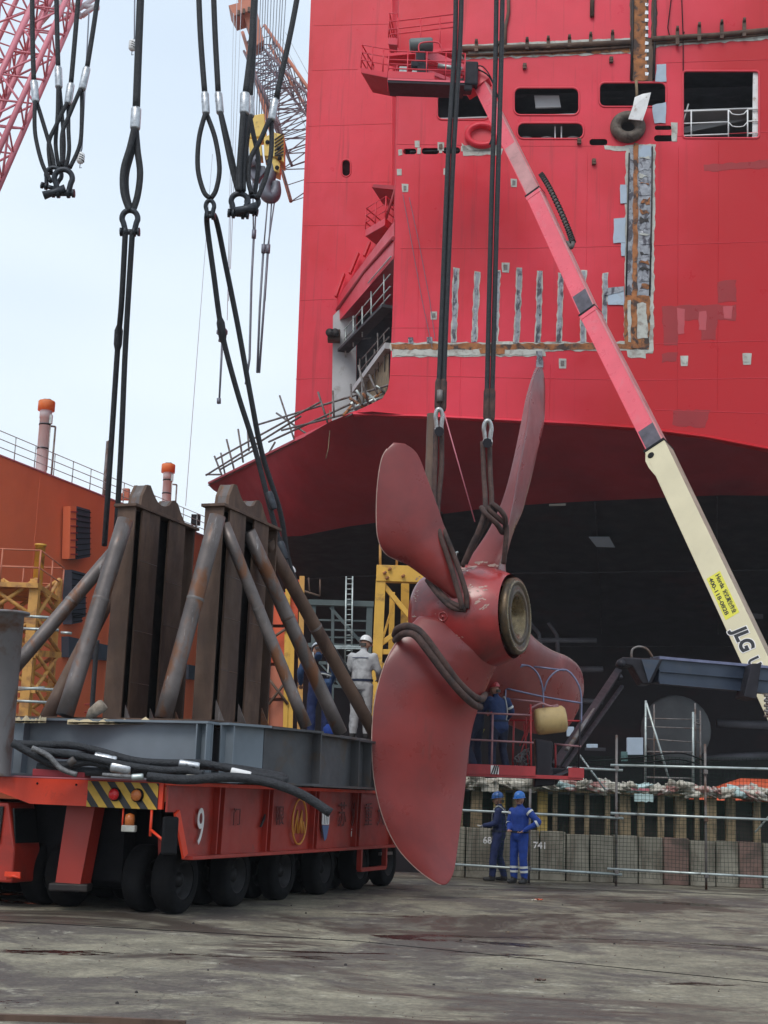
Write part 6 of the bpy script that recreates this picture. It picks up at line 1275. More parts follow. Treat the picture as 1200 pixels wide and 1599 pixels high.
while xk < 9.6:
    me = sv[rg.randrange(9)]; 
    rr_ = rg.random(); mm = rag_r if rr_ < .16 else (rag_b if rr_ < .22 else rag_w)
    if mm is not rag_w: me = me.copy(); me.materials[0] = mm
    o = bpy.data.objects.new('sack', me); C.objects.link(o); o.location = (xk, YK+.1+rg.uniform(-.08,.1), 1.91+rg.uniform(-.02,.05)); o.rotation_euler = (rg.uniform(-.5,.5), rg.uniform(-.3,.3), rg.uniform(0,6.3)); s_ = rg.uniform(.9,1.45); o.scale = (s_, s_, s_*rg.uniform(.8,1.3))
    tag(o, 'crumpled '+('pale' if mm is rag_w else 'reddish' if mm is rag_r else 'pale blue')+' sack, '+nth(k)+' from the left along the dock edge', 'sack', 'crumpled sacks along the dock edge' if mm is rag_w else ('reddish sacks along the dock edge' if mm is rag_r else 'pale blue rags along the dock edge'))
    xk += rg.uniform(.14,.25); k += 1
for x_, y_, w_, h_, lab, mm in ((766,1229,.36,.2,'large folded pale sheet with red print on the sacks','w'), (1000,1233,.40,.05,'flat pinkish board lying on the sacks','r'), (1006,1246,.40,.16,'pale blue cloth draped over the timber cap','b')):
    g = MB(); n_ = 8; c = P(x_, y_, YK-.05); g.grid([[c+V((w_*(i/n_-.5), .02*math.sin(i*2+j), h_*(j/3-.5)+.025*noise.noise(V((i*.9,j,x_))))) for i in range(n_+1)] for j in range(4)])
    q = len(g.v); g.grid([[c+V((w_*(i/n_-.5), .03+.02*math.sin(i*2+j), h_*(j/3-.5)+.025*noise.noise(V((i*.9,j,x_))))) for i in range(n_+1)] for j in range(4)])
    tag(obj('cloth', g, {'w':rag_w,'r':crane_pink,'b':rag_b}[mm]), lab, 'cloth')
g = MB(); rows = []
for j in range(7):
    v_ = j/6; rows.append([])
    for i in range(13):
        u_ = i/12; hgt = (min(1, u_*2.4))**.7*math.sin(math.pi*min(1,(v_+.02)))**.5; q = P(1080,1250,33).lerp(P(1300,1258,33), u_)
        rows[-1].append(V((q.x, 33+v_*1.6, q.z-.1+hgt*(.66)+.04*noise.noise(V((i,j,0))))))
g.grid(rows); tag(obj('tarpaulin_mound', g, orange_tarp), 'orange tarpaulin covered mound behind the sacks at right', 'tarpaulin')
g = MB(); g.box(P(1178,1238,32.7), (.32,.03,.18)); tag(obj('notice_board', g, white_paint), 'small white notice board standing in front of the orange mound', 'sign')
# scaffolding and gear behind the fence
bs = thing('scaffold_tower', P(1050,1232,42), 'thin steel scaffold tower in front of the grey shaft disc', 'scaffold')
for pts, r_ in (([(1009,1094),(1008,1236)],.035), ([(1010,1098),(1052,1240)],.035), ([(1083,1112),(1083,1238)],.04), ([(1094,1110),(1095,1236)],.03), ([(1022,1100),(1022,1236)],.025), ([(1010,1174),(1083,1175)],.03), ([(1010,1214),(1083,1216)],.03), ([(1010,1135),(1094,1138)],.02), ([(1010,1122),(1095,1124)],.02), ([(1010,1154),(1094,1160)],.02), ([(1084,1128),(1094,1132)],.03), ([(1086,1098),(1087,1180)],.03)):
    g = MB(); g.tube([P(x, y, 42) for x, y in pts], r_, 6); obj('scaffold_tube', g, galv_d if r_ < .035 else galv, bs)
for (x0,y0,x1,y1), lab, mm in (((980,1152,1005,1179), 'blue grey square plate leaning behind the fence', primer_blue), ((971,1174,981,1189), 'small teal box beside the grey plate behind the fence', M('teal_box', (.07,.14,.14), .6, var=.2)), ((917,1162,934,1168), 'small pale plate behind the jib of the blue lift', primer_blue), ((886,1135,897,1150), 'pale blue panel behind the basket canister', primer_blue)):
    g = MB(); g.prism([P(x0,y0,38), P(x1,y0,38), P(x1,y1,38), P(x0,y1,38)], (0,.12,0)); tag(obj('loose_plate', g, mm, bevel=.01), lab, 'plate')
g = MB()
for yy, dx in ((1190, 0), (1200, 8)): g.tube(smooth([P(900+dx,yy,36), P(985,yy-6,36.2), P(1060,yy-14,36), P(1100,yy-2,36)]), .02, 5)
tag(obj('slack_hoses', g, truck_dark, kind='stuff'), 'slack dark hoses hanging behind the fence net', 'hose')
# green grey frame under the stern
gf = thing('steel_frame_gantry', P(530,1100,46), 'dark green grey steel frame with ladder under the stern', 'gantry')
for a, b, w_, h_ in (((482,941),(584,944),.3,.18), ((578,944),(572,1110),.2,.2), ((481,1008),(572,1010),.25,.14), ((520,944),(519,1110),.1,.1), ((516,948),(568,1008),.08,.1), ((486,968),(576,970),.06,.06), ((486,983),(576,985),.06,.06), ((486,995),(576,996),.06,.05), ((490,944),(489,1110),.14,.14), ((498,1035),(570,1038),.1,.1), ((500,1036),(545,1085),.06,.06), ((545,1036),(505,1085),.06,.06), ((486,1070),(572,1074),.1,.1)):
    g = MB(); g.beam(P(*a,46), P(*b,46), w_, h_, (0,1,0) if abs(a[0]-b[0]) < 12 else (0,0,1)); obj('frame_member', g, green_st, gf)
for x_ in (541, 551): g = MB(); g.tube([P(x_,900,45.5), P(x_-2,1035,45.5)], .03, 6); obj('ladder_rail', g, galv, gf)
for k in range(16): g = MB(); g.tube([P(541,904+k*8,45.5), P(551,904+k*8,45.5)], .018, 5); obj('ladder_rung', g, galv, gf)
for k in range(2): g = MB(); g.beam(P(505,1009+k*3,45), P(570,1010+k*3,45), .1, .05); obj('pale_plank', g, galv, gf)
g = MB(); g.tube([P(470,900,48), P(474,960,48)], .03,5); g.tube([P(500,905,48), P(500,930,48)], .03,5); g.tube([P(468,921,48), P(500,931,48)], .04,5); g.tube([P(482,902,48), P(484,928,48)], .03,5); obj('upper_railing', g, brown_steel, gf)
# yellow lattice tower behind the propeller
yt = thing('yellow_tower', P(620,1150,34), 'yellow lattice tower standing right behind the propeller hub', 'tower')
for a, b, w_, h_, Y in (((595,905),(584,1150),.24,.24,34), ((690,905),(686,1150),.24,.24,34), ((613,925),(608,1150),.14,.14,35.6), ((588,896),(694,899),.3,.40,34), ((588,1018),(690,1020),.16,.12,34), ((598,912),(650,975),.12,.12,34), ((586,1012),(642,972),.12,.12,34), ((590,1032),(640,1080),.12,.12,34), ((633,912),(631,1090),.2,.2,34.9), ((618,930),(596,1005),.06,.06,35), ((590,1085),(688,1087),.14,.12,34)):
    g = MB(); g.beam(P(*a,Y), P(*b,Y), w_, h_, (0,1,0) if abs(a[1]-b[1]) > 30 else (0,0,1)); obj('tower_member', g, yellow_m, yt, bevel=.01)
for x_ in (594, 620): g = MB(); g.tube([P(x_,850,34), P(x_,884,34)], .035, 6); obj('guide_tube', g, yellow_far, yt)
for x_, y_ in ((600,893),(604,901),(608,887),(629,898)): g = MB(); g.tube([P(x_,y_,33.8), P(x_+2,y_+3,33.8)], .05, 5); obj('rust_mark', g, rust_band, yt)
g = MB(); g.lathe(P(661,1100,36), UZ, [(0,.13),(P(661,646,36).z-P(661,1100,36).z, .13),(P(661,646,36).z-P(661,1100,36).z,0)], 16); tag(obj('brown_post', g, brown_steel), 'tall plain brown steel post behind the upper left propeller blade', 'post')
# yellow lattice tower at the left
lt = thing('yellow_tower', P(50,1150,46), 'yellow lattice tower with railed platform in front of the orange hull', 'tower')
Yt = 46
for x_, Y in ((-32,Yt), (56,Yt), (93,Yt+3), (4,Yt+3)):
    g = MB(); a, b = P(x_,905,Y), P(x_-3,1190,Y); b.x = a.x; g.beam(a, b, .3 if x_ == 56 else .2, .3 if x_ == 56 else .2, (0,1,0)); obj('tower_leg', g, yellow_far, lt)
zz = [905, 965, 1020, 1075, 1140]
for i in range(len(zz)-1):
    for (xa, Ya), (xb_, Yb) in (((-32,Yt),(56,Yt)), ((56,Yt),(93,Yt+3)), ((4,Yt+3),(93,Yt+3))):
        for p_, q_ in (((xa,zz[i],Ya),(xb_,zz[i+1],Yb)), ((xb_,zz[i],Yb),(xa,zz[i+1],Ya))): g = MB(); g.tube([P(*p_), P(*q_)], .075, 6); obj('diagonal', g, yellow_far, lt)
    if i: 
        for (xa, Ya), (xb_, Yb) in (((-32,Yt),(56,Yt)), ((56,Yt),(93,Yt+3))): g = MB(); g.beam(P(xa,zz[i],Ya), P(xb_,zz[i]+3,Yb), .14, .2); obj('cross_member', g, yellow_far, lt)
g = MB(); a, b, c, d = P(-60,906,Yt-.3), P(60,906,Yt-.3), P(98,914,Yt+3.4), P(-60,914,Yt+3.4); 
for q in (b, c, d): q.z = a.z
g.prism([a, b, c, d], (0,0,-.16)); pf = obj('platform', g, yellow_far, lt)
for k in (.5, 1.08): g = MB(); g.tube([q+V((0,0,k)) for q in (a, b, c, d)], .03, 6); obj('platform_rail', g, crane_or, pf)
for q in (a.lerp(b,.0), a.lerp(b,.5), b, b.lerp(c,.5), c, c.lerp(d,.4), c.lerp(d,.75)): g = MB(); g.tube([q, q+V((0,0,1.08))], .03, 6); obj('rail_post', g, crane_or, pf)
g = MB(); q = P(38,1150,Yt+1.5); g.lathe(q, UZ, [(0,.17),(P(38,852,Yt+1.5).z-q.z,.17),(P(38,852,Yt+1.5).z-q.z,.2),(P(38,849,Yt+1.5).z-q.z,.2),(P(38,849,Yt+1.5).z-q.z,0)], 18); obj('centre_column', g, yellow_m, lt)
for (x0,y0,x1,y1) in ((22,961,85,965),(20,981,92,984),(22,1074,84,1077),(24,1077,70,1074),(12,1094,76,1097),(95,988,112,989)): g = MB(); g.tube([P(x0,y0,Yt-1), P(x1,y1,Yt-1)], .05, 6); obj('laid_tube', g, galv, lt)
# orange screened tower between the pipes
ot = thing('orange_tower', P(440,1150,34), 'orange screened scaffold tower seen between the slanting pipes', 'tower')
for (x0,y0,x1,y1) in ((424,925,447,975),(422,980,446,1035),(420,1040,445,1090),(418,1095,445,1150),(455,905,468,925),(454,930,466,975)):
    g = MB(); g.prism([P(x0,y0,34), P(x1,y0,34), P(x1-1,y1,34), P(x0-1,y1,34)], (0,.06,0)); obj('orange_panel', g, orange_tarp if y0 < 1000 else crane_or, ot)
for x_, yt_, mm in ((419,900,yellow_far),(450,920,yellow_m),(457,960,yellow_m),(472,900,yellow_far)): g = MB(); g.beam(P(x_,yt_,33.9), P(x_-4,1155,33.9), .12, .12, (0,1,0)); obj('tower_leg', g, mm, ot)
for a, b in (((420,1000),(450,980)), ((420,1060),(450,1100)), ((420,1100),(450,1060))): g = MB(); g.tube([P(*a,33.8), P(*b,33.8)], .035, 5); obj('brace_tube', g, brown_steel, ot)
g = MB(); g.lathe(P(452,889,30), V((.3,-.3,1)), [(-.02,.15),(.0,.15),(.05,.12),(.09,.06),(.1,0)], 16); tag(obj('white_dome', g, white_paint), 'small white dome above the slanting pipes', 'lamp')  # plain white dome standing in for an unidentified white thing
g = MB(); g.tube([P(437,873,30), P(447,874,30)], .012, 5); tag(obj('white_bar', g, white_paint), 'tiny white bar above the white dome', 'bar')
# litter on the ground
def scrap(x, y, s, mat, lab, nm='litter'):
    g = MB(); q = PH(x, y, 0); rg2 = random.Random(int(x)); vs = []
    for i in range(5): vs.append([q+V((s*(i/4-.5), s*.6*(j/3-.5)+rg2.uniform(-.02,.02), .01+abs(math.sin(i*1.9+j*2.3))*s*.28)) for j in range(4)])
    g.grid(vs, False); tag(obj(nm, g, mat), lab, 'litter')
scrap(835,1408,.09,rag_w,'white half of a crumpled packet on the ground'); scrap(842,1408,.13,orange_tarp,'orange half of a crumpled packet on the ground'); scrap(1015,1377,.13,rag_w,'small white scrap at the foot of the fence')
scrap(1172,1384,.1,rag_w,'left white scrap near the blocks at far right'); scrap(1186,1387,.12,rag_w,'right white scrap near the blocks at far right'); scrap(793,1458,.05,wood_m,'tiny tan scrap on the wet ground')
rg = random.Random(77)
g = MB()
for k in range(420):
    x, y = rg.uniform(-20, 1220), 1385+215*rg.random()**1.5
    q = PH(x, y, 0)
    if T(-.3,-.2,0).x > q.x and q.y > 17.4: continue
    r_ = rg.uniform(.004, .013); a0 = rg.uniform(0, 6); g.add([q+V((r_*math.cos(a0+i*1.57)*rg.uniform(.5,1.2), r_*math.sin(a0+i*1.57), 0)) for i in range(4)]+[q+V((0,0,r_*.8))], [(0,1,4),(1,2,4),(2,3,4),(3,0,4)])
obj('grit', g, brown_steel, kind='stuff', label='fine dark grit strewn over the concrete ground')
scrap(844,1535,.10,brown_steel,'thin dark stick like scrap on the dry ground','stick')
rg = random.Random(21)
for k, (x, y) in enumerate([(267,1485),(183,1568),(213,1551),(455,1415),(529,1416),(478,1427),(302,1443),(678,1539),(662,1425),(784,1514),(882,1553),(1000,1440),(879,1414),(490,1511),(540,1508),(60,1466),(325,1516),(1123,1549),(720,1470),(960,1475)]):
    g = MB(); q = PH(x, y, 0); r_ = rg.uniform(.008,.018); g.lathe(q, UZ, [(-.004,r_*.8),(.004,r_),(r_,r_*.7),(r_*1.3,0)], 6, False); tag(obj('pebble', g, dark_web), 'small dark pebble lying on the open concrete ground', 'pebble', 'pebbles scattered on the ground')
# ------------------------------------------------------------------ people
skin_m = M('skin', (.36,.19,.13), .6, var=.06); hair_m = M('dark_hair', (.02,.015,.013), .7, var=.1)
boot_m = M('boots', (.03,.028,.028), .6, var=.2); glove_m = M('work_glove', (.5,.48,.45), .8, var=.1); refl_m = M('reflective_tape', (.6,.62,.6), .4, var=.05)
strap_m = M('harness_strap', (.42,.42,.40), .7, var=.2, scale=12)
navy = M('navy_coverall', (.012,.022,.085), .8, var=.25, scale=6, bump=.5, bsc=12); blue = M('bright_blue_coverall', (.012,.048,.27), .8, var=.2, scale=6, bump=.5, bsc=12)
dnavy = M('dark_navy_coverall', (.012,.018,.045), .8, var=.25, scale=6, bump=.5, bsc=12); wcov = M('off_white_coverall', (.46,.46,.47), .85, var=.12, scale=6, bump=.5, bsc=12, col2=(.3,.3,.31), sc2=5, thr=(.5,.65))
denim = M('faded_blue_jacket', (.030,.065,.15), .85, var=.25, scale=6, bump=.5, bsc=12)
def person(loc, yaw, h, pose, cloth, helmet, lab, trousers=None, hands=None, sleeve=True, extras=()):
    s = h/1.75
    J_ = dict(pelvis=(0,0,.96), spine=(0,-.01,1.14), chest=(0,0,1.33), neck=(0,-.01,1.49), head=(0,.02,1.62),
              shL=(-.18,0,1.42), elL=(-.25,-.02,1.14), wrL=(-.26,.08,.90), shR=(.18,0,1.42), elR=(.25,-.02,1.14), wrR=(.26,.08,.90),
              hpL=(-.09,0,.92), knL=(-.11,.03,.50), anL=(-.12,-.02,.09), hpR=(.09,0,.92), knR=(.11,.03,.50), anR=(.12,-.02,.09))
    J_.update({k: v for k, v in pose.items() if k not in ('face','tilt')}); J_ = {k: V(v) for k, v in J_.items()}
    g = MB(); g2 = MB(); tags = []
    def seg(a, b, ra, rb, kind, n=14, mid=None, flat=1.0):
        a, b = J_[a] if isinstance(a, str) else V(a), J_[b] if isinstance(b, str) else V(b)
        pts, rs = [], []
        d = (b-a).normalized(); pts.append(a-d*ra*.7); rs.append(ra*.55); 
        if kind in ('cloth','leg'): ra *= 1.14; rb *= 1.14
        for i in range(7):
            t = i/6; r_ = ra*(1-t)+rb*t
            if mid: r_ += mid*math.sin(math.pi*t)
            pts.append(a.lerp(b, t)); rs.append(r_)
        pts.append(b+d*rb*.7); rs.append(rb*.55); g.tube(pts, rs, n, flat=flat); tags.append((a, b, kind))
    def ellip(c, rx, ry, rz, kind, ax_=None, n=16):
        c = V(c); X, Y, Z = ax_ or (V((1,0,0)), V((0,1,0)), UZ); rows = []; g = g2
        for i in range(n//2+1):
            a = math.pi*i/(n//2); rows.append([c+X*rx*math.sin(a)*math.cos(2*math.pi*j/n)+Y*ry*math.sin(a)*math.sin(2*math.pi*j/n)+Z*rz*math.cos(a) for j in range(n)])
        g.grid(rows, True, True); tags.append((c, c+V((0,0,.001)), kind))
    up_ = (J_['neck']-J_['pelvis']).normalized(); side = (J_['shR']-J_['shL']).normalized(); fwd = up_.cross(side).normalized()
    if fwd.y < -.9: fwd = -fwd
    # torso as stacked elliptical rings
    rows = []
    def ring(c, rx, ry): rx *= 1.1; ry *= 1.15; rows.append([c+side*rx*math.cos(2*math.pi*j/20)+fwd*ry*math.sin(2*math.pi*j/20) for j in range(20)])
    pel, spi, che, nec = J_['pelvis'], J_['spine'], J_['chest'], J_['neck']; hipc = (J_['hpL']+J_['hpR'])/2
    for c, rx, ry in ((hipc-up_*.12,.05,.04), (hipc-up_*.08,.15,.11), (hipc,.175,.125), (pel,.17,.125), (spi,.155,.12), (spi.lerp(che,.5),.17,.125), (che,.185,.13), (che.lerp(nec,.45),.18,.115), (che.lerp(nec,.75),.12,.09), (nec,.065,.065), (nec+up_*.03,.02,.02)): ring(c, rx, ry)
    g.grid(rows, True, True); tags.append((pel, che, 'cloth'))
    for sd in 'LR':
        seg('sh'+sd, 'el'+sd, .068, .052, 'cloth'); seg('el'+sd, 'wr'+sd, .052, .040, 'cloth' if sleeve else 'skin')
        seg('hp'+sd, 'kn'+sd, .098, .070, 'leg'); seg('kn'+sd, 'an'+sd, .068, .056, 'leg', mid=.008)
        an = J_['an'+sd]; kn = J_['kn'+sd]; toe = J_.get('to'+sd, an+V((0 if sd == 'L' else .02, .17, -.04))); J_['to'+sd] = toe
        seg(an+V((0,-.03,-.035)), toe, .048, .040, 'boot'); seg(an+V((0,0,.06)), an+V((0,0,-.03)), .055, .05, 'boot')
        el, wr = J_['el'+sd], J_['wr'+sd]; d = (wr-el).normalized(); lat = d.cross(UZ); lat = lat.normalized() if lat.length > .1 else V((0,1,0)); 
        pal = wr+d*.05; palm_n = d.cross(lat)
        seg(wr, wr+d*.085, .027, .034, 'hand', flat=.62)
        for k in range(4):
            base = wr+d*.085+lat*(-.027+k*.018); ln = (.055,.068,.073,.05)[k]; cu_ = palm_n*(-.012)
            g2.tube([base-d*.02, base+d*ln*.45+cu_*.5, base+d*ln*.8+cu_*2, base+d*ln*.9+cu_*3.2], [.0105,.0105,.0095,.008], 8)
        tb = wr+d*.03+lat*(-.028); g2.tube([tb, tb+d*.03-lat*.022, tb+d*.06-lat*.026+palm_n*-.01], [.013,.0115,.009], 8)
    hd = J_['head']; hu = (hd-J_['neck']).normalized(); hu = (hu+UZ*.9).normalized() if 'tilt' not in pose else hu
    hf = V(pose.get('face', (0,1,0))); hf = (hf-hu*hf.dot(hu)).normalized(); hs = hf.cross(hu)
    g.tube([J_['neck']-up_*.04, J_['neck'].lerp(hd, .5), hd-hu*.04], [.062,.055,.052], 12); tags.append((J_['neck'], hd-hu*.06, 'skin'))
    ellip(hd+hu*.02, .084, .092, .112, 'skin', (hs, hf, hu)); ellip(hd+hf*.035-hu*.055, .05, .05, .05, 'skin', (hs, hf, hu), 12)
    g2.tube([hd+hf*.085+hu*.02, hd+hf*.112-hu*.015, hd+hf*.09-hu*.022], [.009,.014,.012], 8)
    ellip(hd+hf*.086-hu*.052, .024, .008, .007, 'skin', (hs, hf, hu), 8)
    for k in (-1, 1): ellip(hd+hs*.075*k-hu*.005, .012, .022, .032, 'skin', (hs, hf, hu), 10)
    me = bpy.data.meshes.new('t'); me.from_pydata([tuple(q) for q in g.v], [], g.f)
    ob = bpy.data.objects.new('t', me); C.objects.link(ob)
    rm = ob.modifiers.new('r', 'REMESH'); rm.mode = 'VOXEL'; rm.voxel_size = .019; rm.use_smooth_shade = True
    sm_ = ob.modifiers.new('s', 'SMOOTH'); sm_.factor = .5; sm_.iterations = 2
    dg = bpy.context.evaluated_depsgraph_get(); m2 = bpy.data.meshes.new_from_object(ob.evaluated_get(dg)); bpy.data.objects.remove(ob)
    vv = [tuple(v.co) for v in m2.vertices]; ff = [tuple(q.vertices) for q in m2.polygons]; o_ = len(vv)
    me = bpy.data.meshes.new('body'); me.from_pydata(vv+[tuple(q) for q in g2.v], [], ff+[tuple(i+o_ for i in f) for f in g2.f])
    mats_ = [cloth, trousers or cloth, skin_m, boot_m, hands or skin_m]; idx = {'cloth':0,'leg':1,'skin':2,'boot':3,'hand':4}
    for q in mats_: me.materials.append(q)
    import numpy as np
    nv = len(me.vertices); co = np.empty(nv*3, 'f'); me.vertices.foreach_get('co', co); co = co.reshape(-1,3)
    nf = len(me.polygons); ce = np.empty(nf*3, 'f'); me.polygons.foreach_get('center', ce); ce = ce.reshape(-1,3)
    # cloth folds
    regions = [(J_['pelvis'],J_['chest'],'cloth',.16),(J_['chest'],J_['neck']-up_*.03,'cloth',.12),(hd-hu*.02,hd+hu*.05,'skin',.10),(J_['neck']+up_*.03,hd-hu*.04,'skin',.05)]
    for sd in 'LR':
        d = (J_['wr'+sd]-J_['el'+sd]).normalized()
        regions += [(J_['sh'+sd],J_['el'+sd],'cloth',.06),(J_['el'+sd],J_['wr'+sd]-d*.0,'cloth' if sleeve else 'skin',.045),(J_['wr'+sd]+d*.05,J_['wr'+sd]+d*.16,'hand',.03),(J_['hp'+sd],J_['kn'+sd],'leg',.08),(J_['kn'+sd],J_['an'+sd]+V((0,0,.07)),'leg',.06),(J_['an'+sd]+V((0,0,.01)),J_['to'+sd],'boot',.045)]
    best = np.full(nf, 1e9); lab_ = np.zeros(nf, 'i')
    for a, b, kind, rr in regions:
        a_, b_ = np.array(a), np.array(b); ab = b_-a_; t = np.clip(((ce-a_)@ab)/max(1e-9, ab@ab), 0, 1); dd = np.linalg.norm(ce-(a_+t[:,None]*ab), axis=1)-rr
        mk = dd < best; best[mk] = dd[mk]; lab_[mk] = idx[kind]
    me.polygons.foreach_set('material_index', lab_.astype('i'))
    for v_, c_ in zip(me.vertices, co):
        q = V(c_*11); 
        if c_[2] < hd.z-.16 and c_[2] > .12: v_.co += V(v_.normal)*(.007*noise.noise(q)+.004*noise.noise(q*2.3))
    me.polygons.foreach_set('use_smooth', [True]*nf)
    me.name = 'body'
    p_ = thing('person', loc, lab, 'person'); p_.rotation_euler = (0,0,yaw); p_.scale = (s,s,s)
    bo_ = bpy.data.objects.new('body', me); C.objects.link(bo_); bo_.parent = p_
    def child(nm, mb, mt):
        me_ = bpy.data.meshes.new(nm); me_.from_pydata([tuple(q) for q in mb.v], [], mb.f); me_.polygons.foreach_set('use_smooth', mb.s); me_.materials.append(mt); o = bpy.data.objects.new(nm, me_); C.objects.link(o); o.parent = p_; return o
    # helmet: dome, brim
    hc = hd+hu*.045; g = MB(); rows = []
    for t, r_ in ((0,1.04),(.03,1.05),(.06,1.0),(.09,.85),(.115,.6),(.13,.3),(.134,.01)): rows.append([hc+hu*t+hs*.097*r_*math.cos(2*math.pi*j/24)+hf*.115*r_*math.sin(2*math.pi*j/24) for j in range(24)])
    g.grid(rows, True, True); rows = []
    for r_ in (1.02, 1.18): rows.append([hc+hu*(.004 if r_ < 1.1 else -.004)+hs*.097*r_*math.cos(2*math.pi*j/24)+hf*(.115*r_+.035*max(0,math.sin(2*math.pi*j/24))*(r_ > 1.1))*math.sin(2*math.pi*j/24) for j in range(24)])
    g.grid(rows, True, True); child('helmet', g, helmet)
    g = MB(); g.tube([hd-hf*.005+hs*.078*math.cos(a)-hu*(.085*math.sin(a))+hf*.02 for a in [math.pi*k/10 for k in range(11)]], .005, 5); child('chin_strap', g, boot_m)
    g = MB()
    for k in (-1, 1): g.tube([hd+hf*.081+hs*.028*k+hu*.018, hd+hf*.088+hs*.028*k+hu*.018], [.010,.006], 8)
    child('eyes', g, hair_m)
    g = MB(); cen = hd-hf*.03-hu*.0; rows = [[cen-hf*.055+hs*.07*math.cos(math.pi*j/10)-hf*.035*math.sin(math.pi*j/10)-hu*(.01+.03*i) for j in range(11)] for i in range(3)]; g.grid(rows); child('hair', g, hair_m)
    g = MB(); g.lathe(pel+up_*.04, up_, [(-.02,.196),(.02,.196)], 24); 
    for q in range(len(g.v)): rel = g.v[q]-pel; g.v[q] = pel+up_*rel.dot(up_)+side*rel.dot(side)+fwd*rel.dot(fwd)*.76
    child('belt', g, dnavy)
    for kind, a, b, t, r_ in extras:
        A_, B_ = J_[a], J_[b]; d = (B_-A_).normalized(); c = A_.lerp(B_, t); g = MB(); g.lathe(c, d, [(-.022,r_),(.022,r_)], 18); child('reflective_band', g, refl_m)
    return p_, J_, child, (up_, side, fwd)
FACE_L = math.pi/2      # yaw turning the figure's +Y to the picture's left
gy = lambda x, y: PH(x, y, 0)
# the two men in front of the fence
q = gy(778,1377)
p1, j1, ch1, fr1 = person(V((q.x,q.y,0)), R(78), 1.72, dict(elL=(-.23,.05,1.15), wrL=(-.17,.28,1.10), elR=(.24,.02,1.16), wrR=(.18,.26,1.08), anL=(-.12,.10,.09), knL=(-.11,.09,.5), anR=(.10,-.12,.09), knR=(.10,.0,.5), head=(0,.03,1.62)),
    navy, M('helmet_blue', (.03,.10,.30), .3, var=.05), 'worker in navy coverall and harness standing sideways facing left before the fence', hands=glove_m)
def strap(ch, pts, r=.012, mt=strap_m, nm='harness_strap'):
    g = MB(); g.tube(smooth([V(q) for q in pts], 4), r, 6); ch(nm, g, mt)
strap(ch1, [(.10,.115,1.05),(.12,.13,1.25),(.13,.10,1.42),(.12,0,1.50),(.10,-.12,1.40),(.05,-.15,1.2),(.10,-.14,1.02)]); strap(ch1, [(-.10,.115,1.05),(-.12,.13,1.25),(-.13,.10,1.42),(-.12,0,1.50),(-.10,-.12,1.40),(-.05,-.15,1.2)])
strap(ch1, [(.19,.02,1.0),(.20,.10,.8),(.17,.14,.62),(.13,.12,.55)], .014); strap(ch1, [(.20,-.05,1.0),(.24,-.04,.8),(.22,.02,.68),(.20,.06,.8),(.19,.04,.98)], .014); strap(ch1, [(.18,.1,.86),(.20,0,.82),(.16,-.12,.84)], .012); strap(ch1, [(.16,.14,.95),(.19,.12,.7),(.16,.16,.45)], .008)
q = P(811,1366,28.3)
p2, j2, ch2, fr2 = person(V((q.x,q.y,0)), R(140), 1.74, dict(elL=(-.42,-.04,1.20), wrL=(-.20,.12,1.04), elR=(.25,.0,1.15), wrR=(.12,.2,1.04), anL=(-.13,.0,.09), anR=(.10,.02,.09), face=(.15,1,0)),
    blue, M('helmet_bright_blue', (.03,.16,.50), .3, var=.05), 'worker in bright blue coverall with hand on hip and reflective bands', extras=[('b','knR','anR',.42,.084),('b','knR','anR',.62,.081),('b','knL','anL',.42,.084),('b','knL','anL',.62,.081),('b','elR','wrR',.12,.073),('b','shR','elR',.2,.083),('b','elL','wrL',.15,.073),('b','shL','elL',.2,.083)])
# the two in the basket
zb = zf+.05
q = P(752,1200,YB+.0); 
helmet_r = M('helmet_red', (.40,.04,.045), .3, var=.05)
p3, j3, ch3, _ = person(V((P(744,1200,YB).x, YB+.25, zb)), R(60), 1.60, dict(knL=(-.12,.12,.5), anL=(-.13,-.06,.09), elR=(.24,.14,1.20), wrR=(.15,.34,1.22), elL=(-.24,.14,1.2), wrL=(-.1,.36,1.25), head=(0,.06,1.6)),
    dnavy, helmet_r, 'worker half hidden behind the big blade in the basket', hands=skin_m)
p4, j4, ch4, _ = person(V((P(778,1200,YB).x, YB+.15, zb)), R(25), 1.60, dict(pelvis=(.02,-.02,.95), spine=(0,.0,1.13), chest=(-.01,.03,1.32), neck=(-.02,.05,1.47), head=(-.04,.10,1.60), elR=(.32,.02,1.20), wrR=(.30,.22,1.05), elL=(-.22,.18,1.22), wrL=(-.1,.36,1.25), hpL=(-.07,-.02,.91), hpR=(.11,-.02,.91), anR=(.18,-.05,.09), knR=(.14,.06,.5), face=(-.5,1,0)),
    M('work_blue_jacket', (.018,.04,.12), .8, var=.25, scale=6, bump=.5, bsc=12), helmet_r, 'worker with red helmet leaning in the basket beside the propeller', trousers=dnavy, hands=skin_m, extras=[('b','elR','wrR',.8,.056),('b','shR','elR',.6,.072)])
strap(ch4, [(.1,-.13,1.0),(.12,-.14,1.2),(.1,-.05,1.48),(.1,.12,1.35)], .012); strap(ch3, [(.16,-.1,.85),(.2,.02,.72),(.16,.12,.8)], .014, M('strap_yellow', (.4,.4,.1), .7, var=.1))
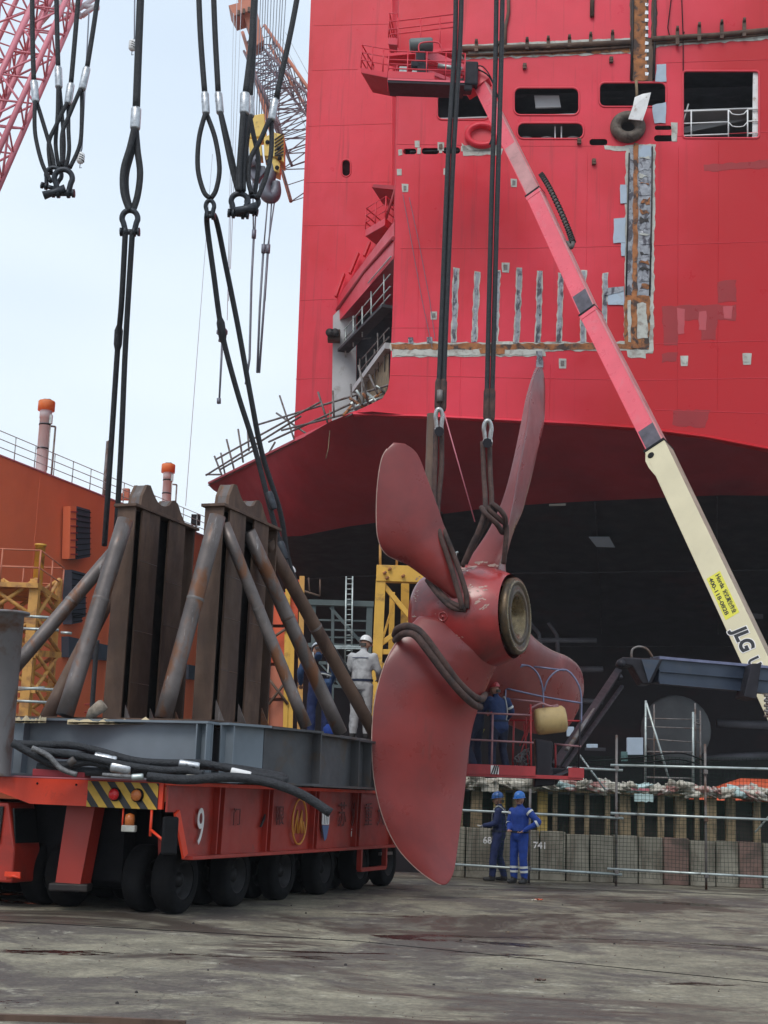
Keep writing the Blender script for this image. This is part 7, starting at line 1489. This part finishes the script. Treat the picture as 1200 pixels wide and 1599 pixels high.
# the two on the cradle behind the slanting pipes
YW = 23.6
b1 = P(562,1152,YW); b1.z = DK+.82
p5, j5, ch5, _ = person(b1, R(-12), 1.72, dict(face=(.3,1,-.3), head=(.02,.07,1.61), elR=(.27,.05,1.16), wrR=(.24,.24,1.05), elL=(-.25,.06,1.16), wrL=(-.18,.28,1.05)),
    wcov, M('helmet_white', (.68,.68,.68), .3, var=.05), 'worker in off white coverall and white helmet seen from behind', hands=skin_m)
g = MB(); g.tube([V((-.15,-.135,1.37)), V((0,-.15,1.37)), V((.13,-.135,1.37))], .007, 5); ch5('back_piping', g, navy)
b2 = P(496,1152,YW-.3); b2.z = DK+.82
p6, j6, ch6, _ = person(b2, R(12), 1.72, dict(pelvis=(0,-.06,.95), spine=(0,.02,1.12), chest=(0,.16,1.27), neck=(0,.27,1.38), head=(0,.36,1.47), shL=(-.19,.20,1.34), shR=(.19,.20,1.34), elL=(-.30,.26,1.10), wrL=(-.26,.42,.92), elR=(.30,.26,1.10), wrR=(.24,.42,.92), hpL=(-.09,-.06,.91), hpR=(.09,-.06,.91), knL=(-.13,.0,.5), knR=(.13,.02,.5), face=(0,1,-.8), tilt=1),
    denim, M('helmet_pale', (.5,.55,.6), .3, var=.05), 'worker in blue jacket stooping behind the slanting pipes', trousers=navy, hands=skin_m)
strap(ch6, [(.1,-.12,1.0),(.12,-.05,1.2),(.12,.12,1.42),(.1,.24,1.38)], .012); strap(ch6, [(-.1,-.12,1.0),(-.12,-.05,1.2),(-.12,.12,1.42),(-.1,.24,1.38)], .012); strap(ch6, [(-.16,-.12,1.02),(0,-.17,1.05),(.16,-.12,1.02)], .016)
g = MB(); c = P(516,1142,YW-.4); rows = []
for i in range(7):
    a = math.pi*i/6; rows.append([c+V((.13*math.sin(a)*math.cos(2*math.pi*j/12), .1*math.sin(a)*math.sin(2*math.pi*j/12), .12*math.cos(a)))*(1+.3*noise.noise(V((i,j*.7,2)))) for j in range(12)])
g.grid(rows, True, True); tag(obj('cloth_bundle', g, blue), 'bright blue cloth bundle lying at the foot of the pipes', 'cloth')
